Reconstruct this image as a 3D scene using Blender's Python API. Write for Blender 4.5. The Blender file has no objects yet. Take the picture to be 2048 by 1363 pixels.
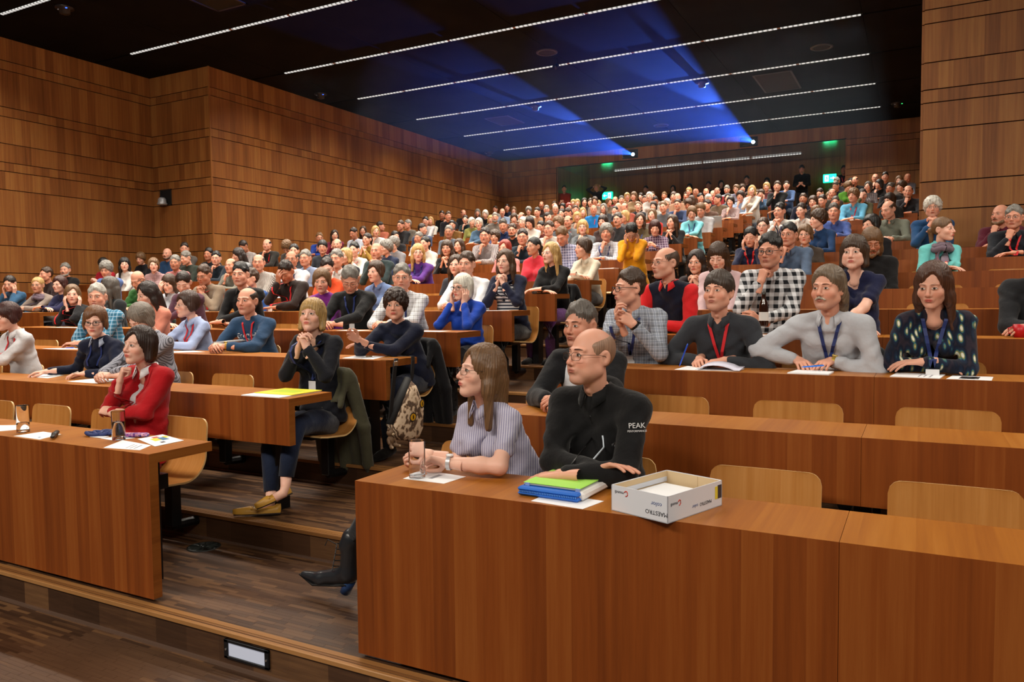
import bpy, bmesh, math, random
import numpy as np
from mathutils import Vector, Matrix, Euler
random.seed(4); RNG = np.random.RandomState(7)
SC = bpy.context.scene; COL = SC.collection
R_ = math.radians
# ------------------------------------------------------------ camera, world, lights, exposure
TREAD = 0.163; PITCH = 0.972; Y0 = 2.90          # step rise, row pitch, inner desk edge of the first row
CEIL = 6.558; YB = 24.85; YJ = 11.72; XA = -15.35; XB = -13.47; XC = 0.0
cam = bpy.data.cameras.new('camera'); camo = bpy.data.objects.new('camera', cam); COL.objects.link(camo)
_c = ((0.88362224, 0.01506174, -0.4679582), (0.46807739, -0.05133937, 0.88219489), (-0.01073729, -0.99856768, -0.05241467))
M = Matrix([[_c[i][0], -_c[i][1], -_c[i][2], 0] for i in range(3)] + [[0, 0, 0, 1]])
M.translation = (0, 0, 1.508)
camo.matrix_world = M
cam.sensor_width = 36; cam.lens = 36 * 1537.93 / 2048; cam.clip_start = .05; cam.clip_end = 100
SC.camera = camo
SC.view_settings.view_transform = 'Standard'; SC.view_settings.look = 'None'
SC.view_settings.gamma = 1; SC.view_settings.use_curve_mapping = False; SC.view_settings.exposure = 0.0
w = bpy.data.worlds.new('hall_air'); SC.world = w; w.use_nodes = True
w.node_tree.nodes['Background'].inputs[0].default_value = (1, .93, .85, 1); w.node_tree.nodes['Background'].inputs[1].default_value = .09
SC.cycles.use_denoising = True; SC.cycles.max_bounces = 10; SC.cycles.diffuse_bounces = 3; SC.cycles.glossy_bounces = 3
SC.cycles.transmission_bounces = 10; SC.cycles.transparent_max_bounces = 10
try: SC.cycles.volume_bounces = 0
except Exception: pass
def area(name, loc, target, sx, sy, power, col, spread=math.pi):
    l = bpy.data.lights.new(name, 'AREA'); l.shape = 'RECTANGLE'; l.size = sx; l.size_y = sy; l.energy = power; l.color = col; l.spread = spread
    o = bpy.data.objects.new(name, l); COL.objects.link(o); o.location = loc
    o.rotation_euler = (Vector(target) - Vector(loc)).to_track_quat('-Z', 'Y').to_euler()
    return o
WARM = (1, .90, .77)
# stage lighting bars hung over the speaker's area, out of frame behind and above the camera
area('stage_light', (-5.5, -3.0, 6.2), (-5, 8, 1.2), 7, .8, 560, WARM)
area('stage_light', (3.2, -2.0, 6.0), (-2.5, 6, 1.0), 4, .8, 300, WARM)
# the row lamps behind the ceiling slots
for k in range(9):
    yy = 7.9 + 2.512 * (k - 1)
    area('slot_lamp', (-6.75 if k > 1 else -8.5, yy, CEIL - .06), (-6.75 if k > 1 else -8.5, yy, 0), 11.3, .10, 380, WARM, R_(124))
area('slot_lamp', (4.0, 7.9, CEIL - .06), (4.0, 7.9, 0), 5.0, .10, 150, WARM, R_(124))
area('slot_lamp', (4.0, 5.4, CEIL - .06), (4.0, 5.4, 0), 5.0, .10, 150, WARM, R_(124))
# ------------------------------------------------------------ helpers
def s2l(c):
    if isinstance(c, str):
        c = [int(c[i:i + 2], 16) / 255 for i in (0, 2, 4)]
    return tuple((v / 12.92 if v <= .04045 else ((v + .055) / 1.055) ** 2.4) for v in c[:3]) + (1,)
class NT:
    def __init__(s, name, rough=.6, spec=.5):
        s.m = bpy.data.materials.new(name); s.m.use_nodes = True; s.t = s.m.node_tree; s.n = s.t.nodes
        s.b = s.n['Principled BSDF']; s.b.inputs['Roughness'].default_value = rough; s.b.inputs['Specular IOR Level'].default_value = spec
    def new(s, t, **kw):
        n = s.n.new(t)
        for k, v in kw.items():
            if k in n.inputs: n.inputs[k].default_value = v
            else: setattr(n, k, v)
        return n
    def ln(s, a, b): s.t.links.new(a, b)
    def base(s, c): s.ln(c, s.b.inputs['Base Color'])
    def coord(s, kind='Object', scale=(1, 1, 1), attr=None):
        if attr: src = s.new('ShaderNodeAttribute', attribute_name=attr).outputs['Vector']
        elif kind == 'World': src = s.new('ShaderNodeNewGeometry').outputs['Position']
        else: src = s.new('ShaderNodeTexCoord').outputs[kind]
        m = s.new('ShaderNodeMapping'); m.inputs['Scale'].default_value = scale; s.ln(src, m.inputs[0]); return m.outputs[0]
    def noise(s, v, sc, det=3, rough=.5):
        n = s.new('ShaderNodeTexNoise'); n.inputs['Scale'].default_value = sc; n.inputs['Detail'].default_value = det; n.inputs['Roughness'].default_value = rough
        s.ln(v, n.inputs['Vector']); return n.outputs['Fac']
    def ramp(s, f, stops, interp='LINEAR'):
        r = s.new('ShaderNodeValToRGB'); e = r.color_ramp.elements; r.color_ramp.interpolation = interp
        while len(e) < len(stops): e.new(.5)
        for i, (p, c) in enumerate(stops): e[i].position = p; e[i].color = c if len(c) == 4 else tuple(c) + (1,)
        s.ln(f, r.inputs[0]); return r.outputs[0]
    def mix(s, f, a, b, mode='MIX'):
        m = s.new('ShaderNodeMix', data_type='RGBA', blend_type=mode)
        for i, v in ((0, f), (6, a), (7, b)):
            if hasattr(v, 'is_linked'): s.ln(v, m.inputs[i])
            else: m.inputs[i].default_value = v
        return m.outputs[2]
    def math(s, op, a, b=0.0, c=None):
        m = s.new('ShaderNodeMath', operation=op)
        for i, v in enumerate((a, b) if c is None else (a, b, c)):
            if hasattr(v, 'is_linked'): s.ln(v, m.inputs[i])
            else: m.inputs[i].default_value = v
        return m.outputs[0]
    def bump(s, f, dist=.002, st=.5):
        b = s.new('ShaderNodeBump'); b.inputs['Distance'].default_value = dist; b.inputs['Strength'].default_value = st
        s.ln(f, b.inputs['Height']); s.ln(b.outputs[0], s.b.inputs['Normal'])
    def xyz(s, v):
        x = s.new('ShaderNodeSeparateXYZ'); s.ln(v, x.inputs[0]); return x.outputs
_mats = {}
def plain(name, c, rough=.5, metal=0, emit=0, spec=.5):
    if name in _mats: return _mats[name]
    t = NT(name, rough, spec); t.b.inputs['Base Color'].default_value = s2l(c); t.b.inputs['Metallic'].default_value = metal
    if emit: t.b.inputs['Emission Color'].default_value = s2l(c); t.b.inputs['Emission Strength'].default_value = emit
    _mats[name] = t.m; return t.m
def wood(name, dark, mid, light, along='z', flitch=.11, rough=.32, coat=.0, across='x', fl=1.0, randobj=.0):
    """veneer: straight grain along one axis, cut into flitch strips of slightly different tone"""
    t = NT(name, rough, .28); ax = 'xyz'
    v = t.coord('World'); o = t.xyz(v)
    A, C = o[ax.index(along)], o[ax.index(across)]
    # domain for the grain: stretched along the grain
    cb = t.new('ShaderNodeCombineXYZ'); t.ln(t.math('MULTIPLY', A, .9), cb.inputs[0]); t.ln(t.math('MULTIPLY', C, 26), cb.inputs[1])
    strip = t.math('FLOOR', t.math('DIVIDE', t.math('ADD', C, t.math('MULTIPLY', t.noise(v, .0, 0), 0)), flitch))
    t.ln(t.math('MULTIPLY', strip, 3.7), cb.inputs[2])
    g = t.noise(cb.outputs[0], 1.0, 5, .6)
    wn = t.new('ShaderNodeTexWhiteNoise', noise_dimensions='2D')
    cb2 = t.new('ShaderNodeCombineXYZ'); t.ln(strip, cb2.inputs[0])
    oi = t.new('ShaderNodeObjectInfo'); t.ln(t.math('FLOOR', t.math('MULTIPLY', oi.outputs['Alpha'], 97.0)), cb2.inputs[1])
    t.ln(cb2.outputs[0], wn.inputs['Vector'])
    f = t.math('ADD', t.math('MULTIPLY', g, .62), t.math('MULTIPLY', t.math('SUBTRACT', wn.outputs['Value'], .5), .36 * fl))
    f = t.math('ADD', f, t.math('MULTIPLY', t.math('SUBTRACT', oi.outputs['Random'], .5), randobj))
    f = t.math('ADD', f, .19)
    c = t.ramp(f, [(.18, s2l(dark)), (.5, s2l(mid)), (.85, s2l(light))])
    cb3 = t.new('ShaderNodeCombineXYZ'); t.ln(t.math('MULTIPLY', A, 9), cb3.inputs[0]); t.ln(t.math('MULTIPLY', C, 420), cb3.inputs[1])
    pore = t.noise(cb3.outputs[0], 1.0, 2, .5)
    c = t.mix(t.math('MULTIPLY', pore, .28), c, s2l(dark))
    t.base(c); t.bump(pore, .0004, .25)
    if coat: t.b.inputs['Coat Weight'].default_value = coat; t.b.inputs['Coat Roughness'].default_value = .18
    return t.m
M_WALLX = wood('cherry_wall_panel_x', '603518', '8e5a2c', 'ad7a40', 'z', .17, .5, across='x', randobj=.0, fl=.8)
M_WALLY = wood('cherry_wall_panel_y', '603518', '8e5a2c', 'ad7a40', 'z', .17, .5, across='y', randobj=.0, fl=.8)
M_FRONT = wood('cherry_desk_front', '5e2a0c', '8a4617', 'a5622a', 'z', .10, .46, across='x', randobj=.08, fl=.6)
M_TOP_LIT = wood('cherry_desk_top_lit', '8a4a16', 'ac6a22', 'c48438', 'y', .16, .38, across='x', randobj=.06, fl=.6)  # desk cherry made lighter and yellower: overhead light put into the colour
M_EDGE = wood('cherry_desk_edge', '6a3410', '8f5220', 'ab6c30', 'y', .3, .34, across='z')
M_SOFFIT = wood('cherry_soffit', '4a2810', '7d4a22', '9a6030', 'y', .2, .12, across='x', coat=.8)
M_CHAIR = wood('beech_ply_shell', '94561f', 'c08444', 'd8a060', 'z', .5, .33, across='x', fl=.4, randobj=.1, coat=.2)
M_CHEDGE = plain('ply_edge', 'e0bb80', .45)
M_BLACK = plain('black_steel', '101012', .4, .3)
M_CEIL = None
def ceil_mat():
    t = NT('black_ceiling', .9, .03); v = t.coord('World'); t.base(t.ramp(t.noise(v, 1.3, 4), [(.3, (.0075, .0078, .0085)), (.7, (.012, .0122, .013))])); t.bump(t.noise(v, 160, 2), .001, .3); return t.m
M_CEIL = ceil_mat()
def parquet(name):
    t = NT(name, .38, .4); v = t.coord('World', (1, 1, 1)); oi = t.new('ShaderNodeObjectInfo')
    br = t.new('ShaderNodeTexBrick'); br.inputs['Scale'].default_value = 1; br.inputs['Brick Width'].default_value = .22; br.inputs['Row Height'].default_value = .022
    br.inputs['Mortar Size'].default_value = .0; br.inputs['Color1'].default_value = (0, 0, 0, 1); br.inputs['Color2'].default_value = (1, 1, 1, 1); br.offset = .37; br.inputs['Bias'].default_value = 0
    t.ln(v, br.inputs['Vector'])
    v2 = t.coord('World', (4, 60, 60)); g = t.noise(v2, 1.0, 4, .6)
    f = t.math('ADD', t.math('MULTIPLY', br.outputs['Color'], .55), t.math('MULTIPLY', g, .5))
    t.base(t.ramp(f, [(.1, s2l('2c1c12')), (.5, s2l('4a3222')), (.95, s2l('7d5a3a'))])); t.bump(g, .0006, .3)
    return t.m
M_PARQ = parquet('dark_parquet')
def strip_mat():
    t = NT('parquet_strip', .36, .4); oi = t.new('ShaderNodeObjectInfo'); v2 = t.coord('World', (5, 90, 90)); g = t.noise(v2, 1.0, 4, .6)
    f = t.math('ADD', t.math('MULTIPLY', oi.outputs['Random'], .6), t.math('MULTIPLY', g, .45))
    t.base(t.ramp(f, [(.1, s2l('36231a')), (.5, s2l('4c3526')), (.95, s2l('6e5038'))])); t.bump(g, .0006, .3); return t.m
M_STRIP = strip_mat()
M_NOSE = wood('step_nosing', '6a4526', '96683a', 'b58450', 'x', .02, .35, across='y', fl=1.2)
M_PAPER = plain('white_paper', 'eef0f4', .7)
def link(o, parent=None):
    COL.objects.link(o)
    if parent is not None: o.parent = parent
    return o
def tag(o, label=None, cat=None, group=None, kind=None):
    for k, v in (('label', label), ('category', cat), ('group', group), ('kind', kind)):
        if v: o[k] = v
    return o
def empty(name, loc, label=None, cat=None, group=None, rz=0, kind=None):
    o = bpy.data.objects.new(name, None); COL.objects.link(o); o.location = loc; o.rotation_euler = (0, 0, rz); o.empty_display_size = .1
    return tag(o, label, cat, group, kind)
def mesh_np(name, V, F, mats=(), mi=None, smooth=True, attrs=None):
    """V (n,3); F list of int arrays (quads (m,4) and/or tris (m,3))"""
    me = bpy.data.meshes.new(name); V = np.asarray(V, np.float32)
    F = [np.asarray(f, np.int32) for f in F if len(f)]
    me.vertices.add(len(V)); me.vertices.foreach_set('co', V.ravel())
    nl = sum(f.size for f in F); npol = sum(len(f) for f in F)
    me.loops.add(nl); me.polygons.add(npol)
    me.loops.foreach_set('vertex_index', np.concatenate([f.ravel() for f in F]))
    tot = np.concatenate([np.full(len(f), f.shape[1], np.int32) for f in F]); st = np.concatenate([[0], np.cumsum(tot)[:-1]]).astype(np.int32)
    me.polygons.foreach_set('loop_start', st)
    try: me.polygons.foreach_set('loop_total', tot)
    except Exception: pass
    me.polygons.foreach_set('use_smooth', np.full(npol, bool(smooth)))
    for m in mats: me.materials.append(m)
    if mi is not None: me.polygons.foreach_set('material_index', np.asarray(mi, np.int32))
    for k, a in (attrs or {}).items():
        at = me.attributes.new(k, 'FLOAT_VECTOR', 'POINT'); at.data.foreach_set('vector', np.asarray(a, np.float32).ravel())
    me.update(calc_edges=True)
    return me
class MB:
    """collects boxes, tubes and lofts into one mesh"""
    def __init__(s): s.V = []; s.F4 = []; s.F3 = []; s.m4 = []; s.m3 = []
    def n(s): return len(s.V)
    def add(s, V, F, mi=0):
        o = len(s.V); s.V += [tuple(v) for v in V]
        for f in F:
            f = [i + o for i in f]
            if len(f) == 4: s.F4.append(f); s.m4.append(mi)
            else: s.F3.append(f); s.m3.append(mi)
        return s
    def box(s, a, b, mi=0, bev=0.0, rot=None, piv=None):
        x0, y0, z0 = a; x1, y1, z1 = b
        if bev <= 0:
            V = [(x0, y0, z0), (x1, y0, z0), (x1, y1, z0), (x0, y1, z0), (x0, y0, z1), (x1, y0, z1), (x1, y1, z1), (x0, y1, z1)]
            F = [(0, 3, 2, 1), (4, 5, 6, 7), (0, 1, 5, 4), (1, 2, 6, 5), (2, 3, 7, 6), (3, 0, 4, 7)]
        else:
            c = bev; V = []; 
            for (X, sx) in ((x0, 1), (x1, -1)):
                for (Y, sy) in ((y0, 1), (y1, -1)):
                    for (Z, sz) in ((z0, 1), (z1, -1)):
                        V += [(X, Y + sy * c, Z + sz * c), (X + sx * c, Y, Z + sz * c), (X + sx * c, Y + sy * c, Z)]
            def q(i, j, k, a): return ((i * 2 + j) * 2 + k) * 3 + a
            F = [(q(0, 0, 0, 0), q(0, 0, 1, 0), q(0, 1, 1, 0), q(0, 1, 0, 0)), (q(1, 0, 0, 0), q(1, 1, 0, 0), q(1, 1, 1, 0), q(1, 0, 1, 0)),
                 (q(0, 0, 0, 1), q(1, 0, 0, 1), q(1, 0, 1, 1), q(0, 0, 1, 1)), (q(0, 1, 0, 1), q(0, 1, 1, 1), q(1, 1, 1, 1), q(1, 1, 0, 1)),
                 (q(0, 0, 0, 2), q(0, 1, 0, 2), q(1, 1, 0, 2), q(1, 0, 0, 2)), (q(0, 0, 1, 2), q(1, 0, 1, 2), q(1, 1, 1, 2), q(0, 1, 1, 2))]
            for j in (0, 1):
                for k in (0, 1):
                    e = (q(0, j, k, 1), q(0, j, k, 2), q(1, j, k, 2), q(1, j, k, 1)); F.append(e if (j ^ k) else e[::-1])
                    e = (q(j, 0, k, 0), q(j, 1, k, 0), q(j, 1, k, 2), q(j, 0, k, 2)); F.append(e if not (j ^ k) else e[::-1])
                    e = (q(j, k, 0, 0), q(j, k, 0, 1), q(j, k, 1, 1), q(j, k, 1, 0)); F.append(e if not (j ^ k) else e[::-1])
            for i in (0, 1):
                for j in (0, 1):
                    for k in (0, 1):
                        t = (q(i, j, k, 0), q(i, j, k, 1), q(i, j, k, 2)); F.append(t if (i + j + k) % 2 else t[::-1])
        if rot is not None:
            p = Vector(piv if piv is not None else [(a[i] + b[i]) / 2 for i in range(3)])
            V = [rot @ (Vector(v) - p) + p for v in V]
        return s.add(V, F, mi)
    def tube(s, pts, r, n=8, mi=0, cap=True, flat=1.0, up=(0, 0, 1)):
        pts = [Vector(p) for p in pts]; rs = r if hasattr(r, '__len__') else [r] * len(pts); o = []
        for i, p in enumerate(pts):
            t = (pts[min(i + 1, len(pts) - 1)] - pts[max(i - 1, 0)])
            t = t.normalized() if t.length > 1e-9 else Vector((0, 0, 1))
            u = Vector(up); a = t.cross(u)
            if a.length < .05: a = t.cross(Vector((0, 1, .01)))
            a.normalize(); b = a.cross(t).normalized()
            o += [p + (a * math.cos(2 * math.pi * k / n) + b * math.sin(2 * math.pi * k / n) * flat) * rs[i] for k in range(n)]
        F = [(i * n + k, i * n + (k + 1) % n, (i + 1) * n + (k + 1) % n, (i + 1) * n + k) for i in range(len(pts) - 1) for k in range(n)]
        if cap:
            o += [pts[0], pts[-1]]; L = len(o)
            F += [(L - 2, (k + 1) % n, k) for k in range(n)] + [(L - 1, (len(pts) - 1) * n + k, (len(pts) - 1) * n + (k + 1) % n) for k in range(n)]
        return s.add(o, F, mi)
    def lathe(s, prof, c=(0, 0, 0), n=20, mi=0):
        V = [(c[0] + r * math.cos(2 * math.pi * k / n), c[1] + r * math.sin(2 * math.pi * k / n), c[2] + z) for r, z in prof for k in range(n)]
        F = [(i * n + k, i * n + (k + 1) % n, (i + 1) * n + (k + 1) % n, (i + 1) * n + k) for i in range(len(prof) - 1) for k in range(n)]
        return s.add(V, F, mi)
    def prism(s, poly, z0, z1, mi=0):
        n = len(poly); V = [(x, y, z0) for x, y in poly] + [(x, y, z1) for x, y in poly]
        F = [(i, (i + 1) % n, n + (i + 1) % n, n + i) for i in range(n)]
        V += [(sum(p[0] for p in poly) / n, sum(p[1] for p in poly) / n, z) for z in (z0, z1)]
        F += [(2 * n, (i + 1) % n, i) for i in range(n)] + [(2 * n + 1, n + i, n + (i + 1) % n) for i in range(n)]
        return s.add(V, F, mi)
    def mesh(s, name, mats, smooth=False, auto=None):
        me = mesh_np(name, s.V, [np.array(s.F4, np.int32).reshape(-1, 4), np.array(s.F3, np.int32).reshape(-1, 3)], mats, s.m4 + s.m3, smooth)
        if auto is not None:
            try: me.set_sharp_from_angle(angle=auto)
            except Exception: pass
        return me
    def build(s, name, mats, parent=None, smooth=False, auto=None):
        if not isinstance(mats, (list, tuple)): mats = [mats]
        return link(bpy.data.objects.new(name, s.mesh(name, mats, smooth or auto is not None, auto)), parent)
# ------------------------------------------------------------ the hall
def sz(z): return (z - 1.508) * 1.0978 + 1.508
ZG = [CEIL] + [sz(z) for z in (5.714, 5.554, 4.924, 4.76, 4.30, 3.98, 3.825, 3.51, 2.885, 2.55, 2.08, 1.92, 1.6)] + [.98, .62, .1, -.165]
_unit = {}
def panel_obj(parent, a, b, mat, name='panel'):
    """one board: unit bevelled box scaled to size"""
    key = mat.name
    m = MB().box(a, b); return m.build(name, mat, parent)
def wall(name, axis, pos, u0, u1, out, mat, zlo=-.2, seams=2.6, zg=ZG, label=None, off=0.0):
    """axis 'x': wall in plane y=pos running along x; axis 'y': plane x=pos running along y; out = direction the boards face"""
    b = MB(); t = .03 * out
    if axis == 'x': b.box((u0, min(pos, pos - .12 * out), zlo), (u1, max(pos, pos - .12 * out), zg[0]))
    else: b.box((min(pos, pos - .12 * out), u0, zlo), (max(pos, pos - .12 * out), u1, zg[0]))
    w_ = b.build(name, plain('groove_black', '140b06', .9)); tag(w_, label, None, None, 'structure')
    for i in range(len(zg) - 1):
        z1, z0 = zg[i] - .007, zg[i + 1] + .007
        if z0 < zlo: z0 = zlo
        if z1 - z0 < .03: continue
        n = max(1, int(round((u1 - u0) / seams))); sh = ((i * .37) % 1) * (u1 - u0) / n; ee = [u0] + [e_ for e_ in [u0 + sh + (u1 - u0) * k / n for k in range(n)] if u0 + .3 < e_ < u1 - .3] + [u1]
        if n == 1: ee = [u0, u1]
        for k in range(len(ee) - 1):
            a0 = ee[k] + (.0008 if k else 0); a1 = ee[k + 1] - (.0008 if k < len(ee) - 2 else 0)
            lo, hi = min(pos, pos + t), max(pos, pos + t)
            o_ = panel_obj(w_, (a0, lo, z0), (a1, hi, z1), mat) if axis == 'x' else panel_obj(w_, (lo, a0, z0), (hi, a1, z1), mat)
            o_.color = (1, 1, 1, (i * .381) % 1)
    return w_
wall('wall_left', 'y', XA, -3.0, YJ, 1, M_WALLY)
# the jog, with a niche for the small camera
NX0, NX1, NZ0, NZ1 = -15.08, -14.70, sz(3.51), sz(3.825)
wl = wall('wall_left', 'x', YJ, XA, XB, -1, M_WALLX); MB().box((XB, YJ - .03, -.2), (XB + .03, YJ, CEIL)).build('trim_100', M_WALLX)['kind'] = 'structure'
wall('wall_left', 'y', XB, YJ, YB, 1, M_WALLY)
wall('wall_right', 'x', YJ, XC, 5.2, -1, M_WALLX, seams=5.2)
wall('wall_right', 'y', XC, YJ, YB, -1, M_WALLY, seams=3)
RX0, RX1, RZ, RY = -11.34, -1.976, 6.154, 27.9
ZT = 22 * TREAD                                   # top landing
wall('wall_back', 'x', YB, XB, RX0, -1, M_WALLX, ZT - 1)
wall('wall_back', 'x', YB, RX1, XC, -1, M_WALLX, ZT - 1)
wall('wall_back', 'x', YB, RX0, RX1, -1, M_WALLX, RZ, zg=[CEIL, RZ], seams=3.2)
wall('wall_back', 'x', RY, RX0 - .1, RX1 + .1, -1, M_WALLX, ZT, zg=[RZ + .02, ZT], seams=1.25)
wall('wall_back', 'y', RX0, YB + .03, RY, 1, M_WALLY, ZT, zg=[RZ + .02, ZT], seams=1.3)
wall('wall_back', 'y', RX1, YB + .03, RY, -1, M_WALLY, ZT, zg=[RZ + .02, ZT], seams=1.3)
tag(MB().box((RX0, YB, RZ), (RX1, RY, RZ + .05)).build('ceiling', M_SOFFIT), None, None, None, 'structure')
# ceiling: black boards between the light slots
slots = [(7.91, -14.17, 4.4), (10.39, -14.17, 4.4), (12.90, -12.46, -.985), (15.39, -12.46, -.985), (17.92, -12.46, -.985), (20.44, -12.46, -.985), (22.98, -12.46, -.985)]
cl = MB().box((XA - .2, -4, CEIL + .02), (5.4, RY + .2, CEIL + .12)).build('ceiling', M_CEIL); cl['kind'] = 'structure'
ys = [-4.0, -.0, 2.9, 5.42] + [s_[0] for s_ in slots] + [YB]
ys = sorted(set(ys)); xs = [XA, -12.46, -9.6, -6.7, -3.85, -.985, 2.0, 5.2]
for i in range(len(ys) - 1):
    for j in range(len(xs) - 1):
        MB().box((xs[j] + .004, ys[i] + (.035 if ys[i] > 7 else .004), CEIL), (xs[j + 1] - .004, ys[i + 1] - (.035 if 7 < ys[i + 1] < YB - .1 else .004), CEIL + .03), 0, .003).build('panel', M_CEIL, cl)
def strip_light_mat():
    t = NT('louvre_light', .5); o = t.xyz(t.coord('World'))
    wv = t.math('FRACT', t.math('MULTIPLY', o[0], 11.0)); f = t.math('GREATER_THAN', wv, .38)
    e = t.mix(f, (.30, .29, .27, 1), (1.0, .97, .92, 1)); t.ln(e, t.b.inputs['Emission Color']); t.b.inputs['Emission Strength'].default_value = .78
    t.b.inputs['Base Color'].default_value = (.1, .1, .1, 1); return t.m
M_STRIPL = strip_light_mat()
M_JOINT = plain('light_joint', '8a5a40', .5, 0, .25)
NTH = ['first', 'second', 'third', 'fourth', 'fifth', 'sixth', 'seventh', 'eighth', 'ninth', 'tenth', 'eleventh', 'twelfth', 'thirteenth', 'fourteenth', 'fifteenth', 'sixteenth', 'seventeenth', 'eighteenth', 'nineteenth', 'twentieth', 'twenty-first', 'twenty-second']
def light_line(y, x0, x1, z, label):
    r = empty('ceiling_light', ((x0 + x1) / 2, y, z), label, 'light', 'slot lights across the ceiling'); cx = (x0 + x1) / 2
    MB().box((x0 - cx, -.032, .012), (x1 - cx, .032, .04)).build('housing', M_BLACK, r)
    n = max(1, round((x1 - x0) / 1.45)); L = (x1 - x0) / n
    for k in range(n):
        a = x0 + k * L - cx
        MB().box((a + .03, -.026, -.012), (a + L - .03, .026, .012), 0, .004).build('diffuser', M_STRIPL, r)
        if k: MB().box((a - .028, -.022, -.006), (a + .028, .022, .012)).build('joint', M_JOINT, r)
for i, (y, x0, x1) in enumerate(slots):
    light_line(y, x0, x1, CEIL, 'long thin slot light in the black ceiling, %s from the back wall' % NTH[6 - i] if i < 6 else 'long thin slot light in the black ceiling nearest the back wall')
light_line(26.55, -9.85, -3.43, RZ - .02, 'short slot light in the glossy wooden soffit over the back recess')
# ceiling fittings
M_GRILLE = plain('dark_grille', '050505', .8); M_GRFR = plain('grille_frame', '2a2320', .5)
for (x0, x1, y0, y1, lab) in ((-3.45, -2.6, 18.3, 19.95, 'dark square ceiling grille with a pale frame near the right wall'), (-10.75, -10.0, 18.75, 19.8, 'dark square ceiling grille over the left seats'), (-10.8, -10.1, 8.7, 9.65, 'dark ceiling grille at the top edge above the left seats')):
    r = empty('ceiling_grille', ((x0 + x1) / 2, (y0 + y1) / 2, CEIL), lab, 'vent'); a, b = (x1 - x0) / 2, (y1 - y0) / 2
    f = MB()
    for q in (((-a, -b, -.015), (a, -b + .04, .0)), ((-a, b - .04, -.015), (a, b, 0)), ((-a, -b, -.015), (-a + .04, b, 0)), ((a - .04, -b, -.015), (a, b, 0))): f.box(*q)
    f.build('frame', M_GRFR, r)
    g = MB().box((-a + .04, -b + .04, -.004), (a - .04, b - .04, .0)).build('grille_plate', M_GRILLE, r)
for (x, y, lab) in ((-6.8, 14.47, 'round dark ceiling speaker in the middle of the black ceiling'), (-1.83, 16.95, 'round dark ceiling speaker near the right wall'), (-6.73, 22.1, 'round dark ceiling speaker nearest the back wall')):
    r = empty('ceiling_speaker', (x, y, CEIL), lab, 'speaker')
    MB().lathe([(.22, 0), (.22, -.015), (.17, -.018), (.17, -.006), (.0, -.006)], n=24).build('rim', plain('speaker_rim', '241f1e', .5), r, True)
    MB().lathe([(.165, -.007), (.0, -.014)], n=24).build('speaker_cone', M_GRILLE, r, True)
for i, (x, y, lab) in enumerate(((-12.92, 8.26, 'small ceiling sensor with a blue light near the top left corner'), (-12.92, 14.59, 'small ceiling sensor with a blue light above the left wall corner'), (-8.94, 18.3, 'small ceiling sensor between the middle slot lights'), (-4.59, 18.3, 'small ceiling spot above the right seats'), (-13.06, 23.1, 'small ceiling sensor in the far left corner'), (-.6, 22.8, 'small ceiling sensor in the far right corner with a green light'))):
    r = empty('ceiling_sensor', (x, y, CEIL), lab, 'sensor')
    MB().lathe([(.15, 0), (.15, -.02), (.09, -.035), (.085, -.1), (.03, -.12), (0, -.12)], n=16).build('sensor_body', plain('sensor_body', '15161a', .35), r, True)
    if i in (0, 1, 5): MB().lathe([(0, -.034), (.016, -.03), (.016, -.02)], (.11, -.04, -.01), 8).build('indicator', plain('led_green' if i == 5 else 'led_blue', '30c060' if i == 5 else '3060ff', .3, 0, 3), r)
    MB().box((-.07, -.08, -.05), (-.01, -.06, -.02)).build('sensor_lens', plain('sensor_white', 'b0b0b8', .3), r)
r = empty('ceiling_spotlight', (-6.82, 14.99, CEIL), 'small black spotlight hanging below the third slot light', 'spotlight')
MB().tube([(0, 0, 0), (0, 0, -.12)], .012, 8).build('stem', M_BLACK, r); MB().tube([(0, .03, -.12), (0, -.10, -.2)], [.045, .055], 12).build('lamp_head', M_BLACK, r, True)
# niche camera on the left jog
r = empty('wall_camera', (-14.9, YJ - .031, NZ0), 'small silver camera in a black niche on the left wood wall', 'camera')
hx = .19
f = MB()
for q in (((-hx, -.012, 0), (-hx + .02, .0, .36)), ((hx - .02, -.012, 0), (hx, 0, .36)), ((-hx, -.012, .34), (hx, 0, .36)), ((-hx, -.012, 0), (hx, 0, .02))): f.box(*q)
f.build('niche_frame', plain('niche_frame', '30261e', .5), r); MB().box((-hx + .02, -.006, .02), (hx - .02, -.002, .34)).build('niche_back', plain('niche_black', '020202', .9), r)
MB().lathe([(0, 0), (.10, 0), (.11, .03), (.09, .06), (.085, .13), (.06, .16), (0, .165)], (.02, -.12, .0), 18).build('camera_body', plain('silver_grey', 'a9adb2', .3, .4), r, True)
MB().lathe([(.0, .0), (.045, .0), (.045, .02), (0, .02)], (.02, -.13, .165), 14).build('camera_lens', plain('lens_dark', '20242c', .15), r, True)
# projectors in the header
def projector(x, lab):
    r = empty('projector', (x, YB - .032, 6.34), lab, 'projector')
    MB().box((-.27, -.01, -.14), (.27, -.002, .15)).build('hatch', plain('niche_black', '020202', .9), r)
    MB().box((-.2, -.22, -.11), (.25, -.012, .06), 0, .015).build('projector_case', plain('projector_case', '0a0a0c', .35), r)
    L = MB(); L.tube([(.18, -.215, -.06), (.18, -.25, -.062)], .06, 20); L.build('lens_ring', M_BLACK, r, True)
    L = MB(); L.tube([(.18, -.245, -.06), (.18, -.262, -.062)], [.055, .05], 20); L.build('lens', plain('projector_lens', 'cfe8ff', .1, 0, 14), r, True)
    return (x + .18, YB - .30, 6.28)
PJ = [projector(-8.62, 'ceiling projector with a glowing blue lens above the left end of the recess'), projector(-4.77, 'ceiling projector with a glowing blue lens above the middle of the recess')]
M_BEAM = bpy.data.materials.new('projector_haze'); M_BEAM.use_nodes = True; _n = M_BEAM.node_tree; _n.nodes.clear()
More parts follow.
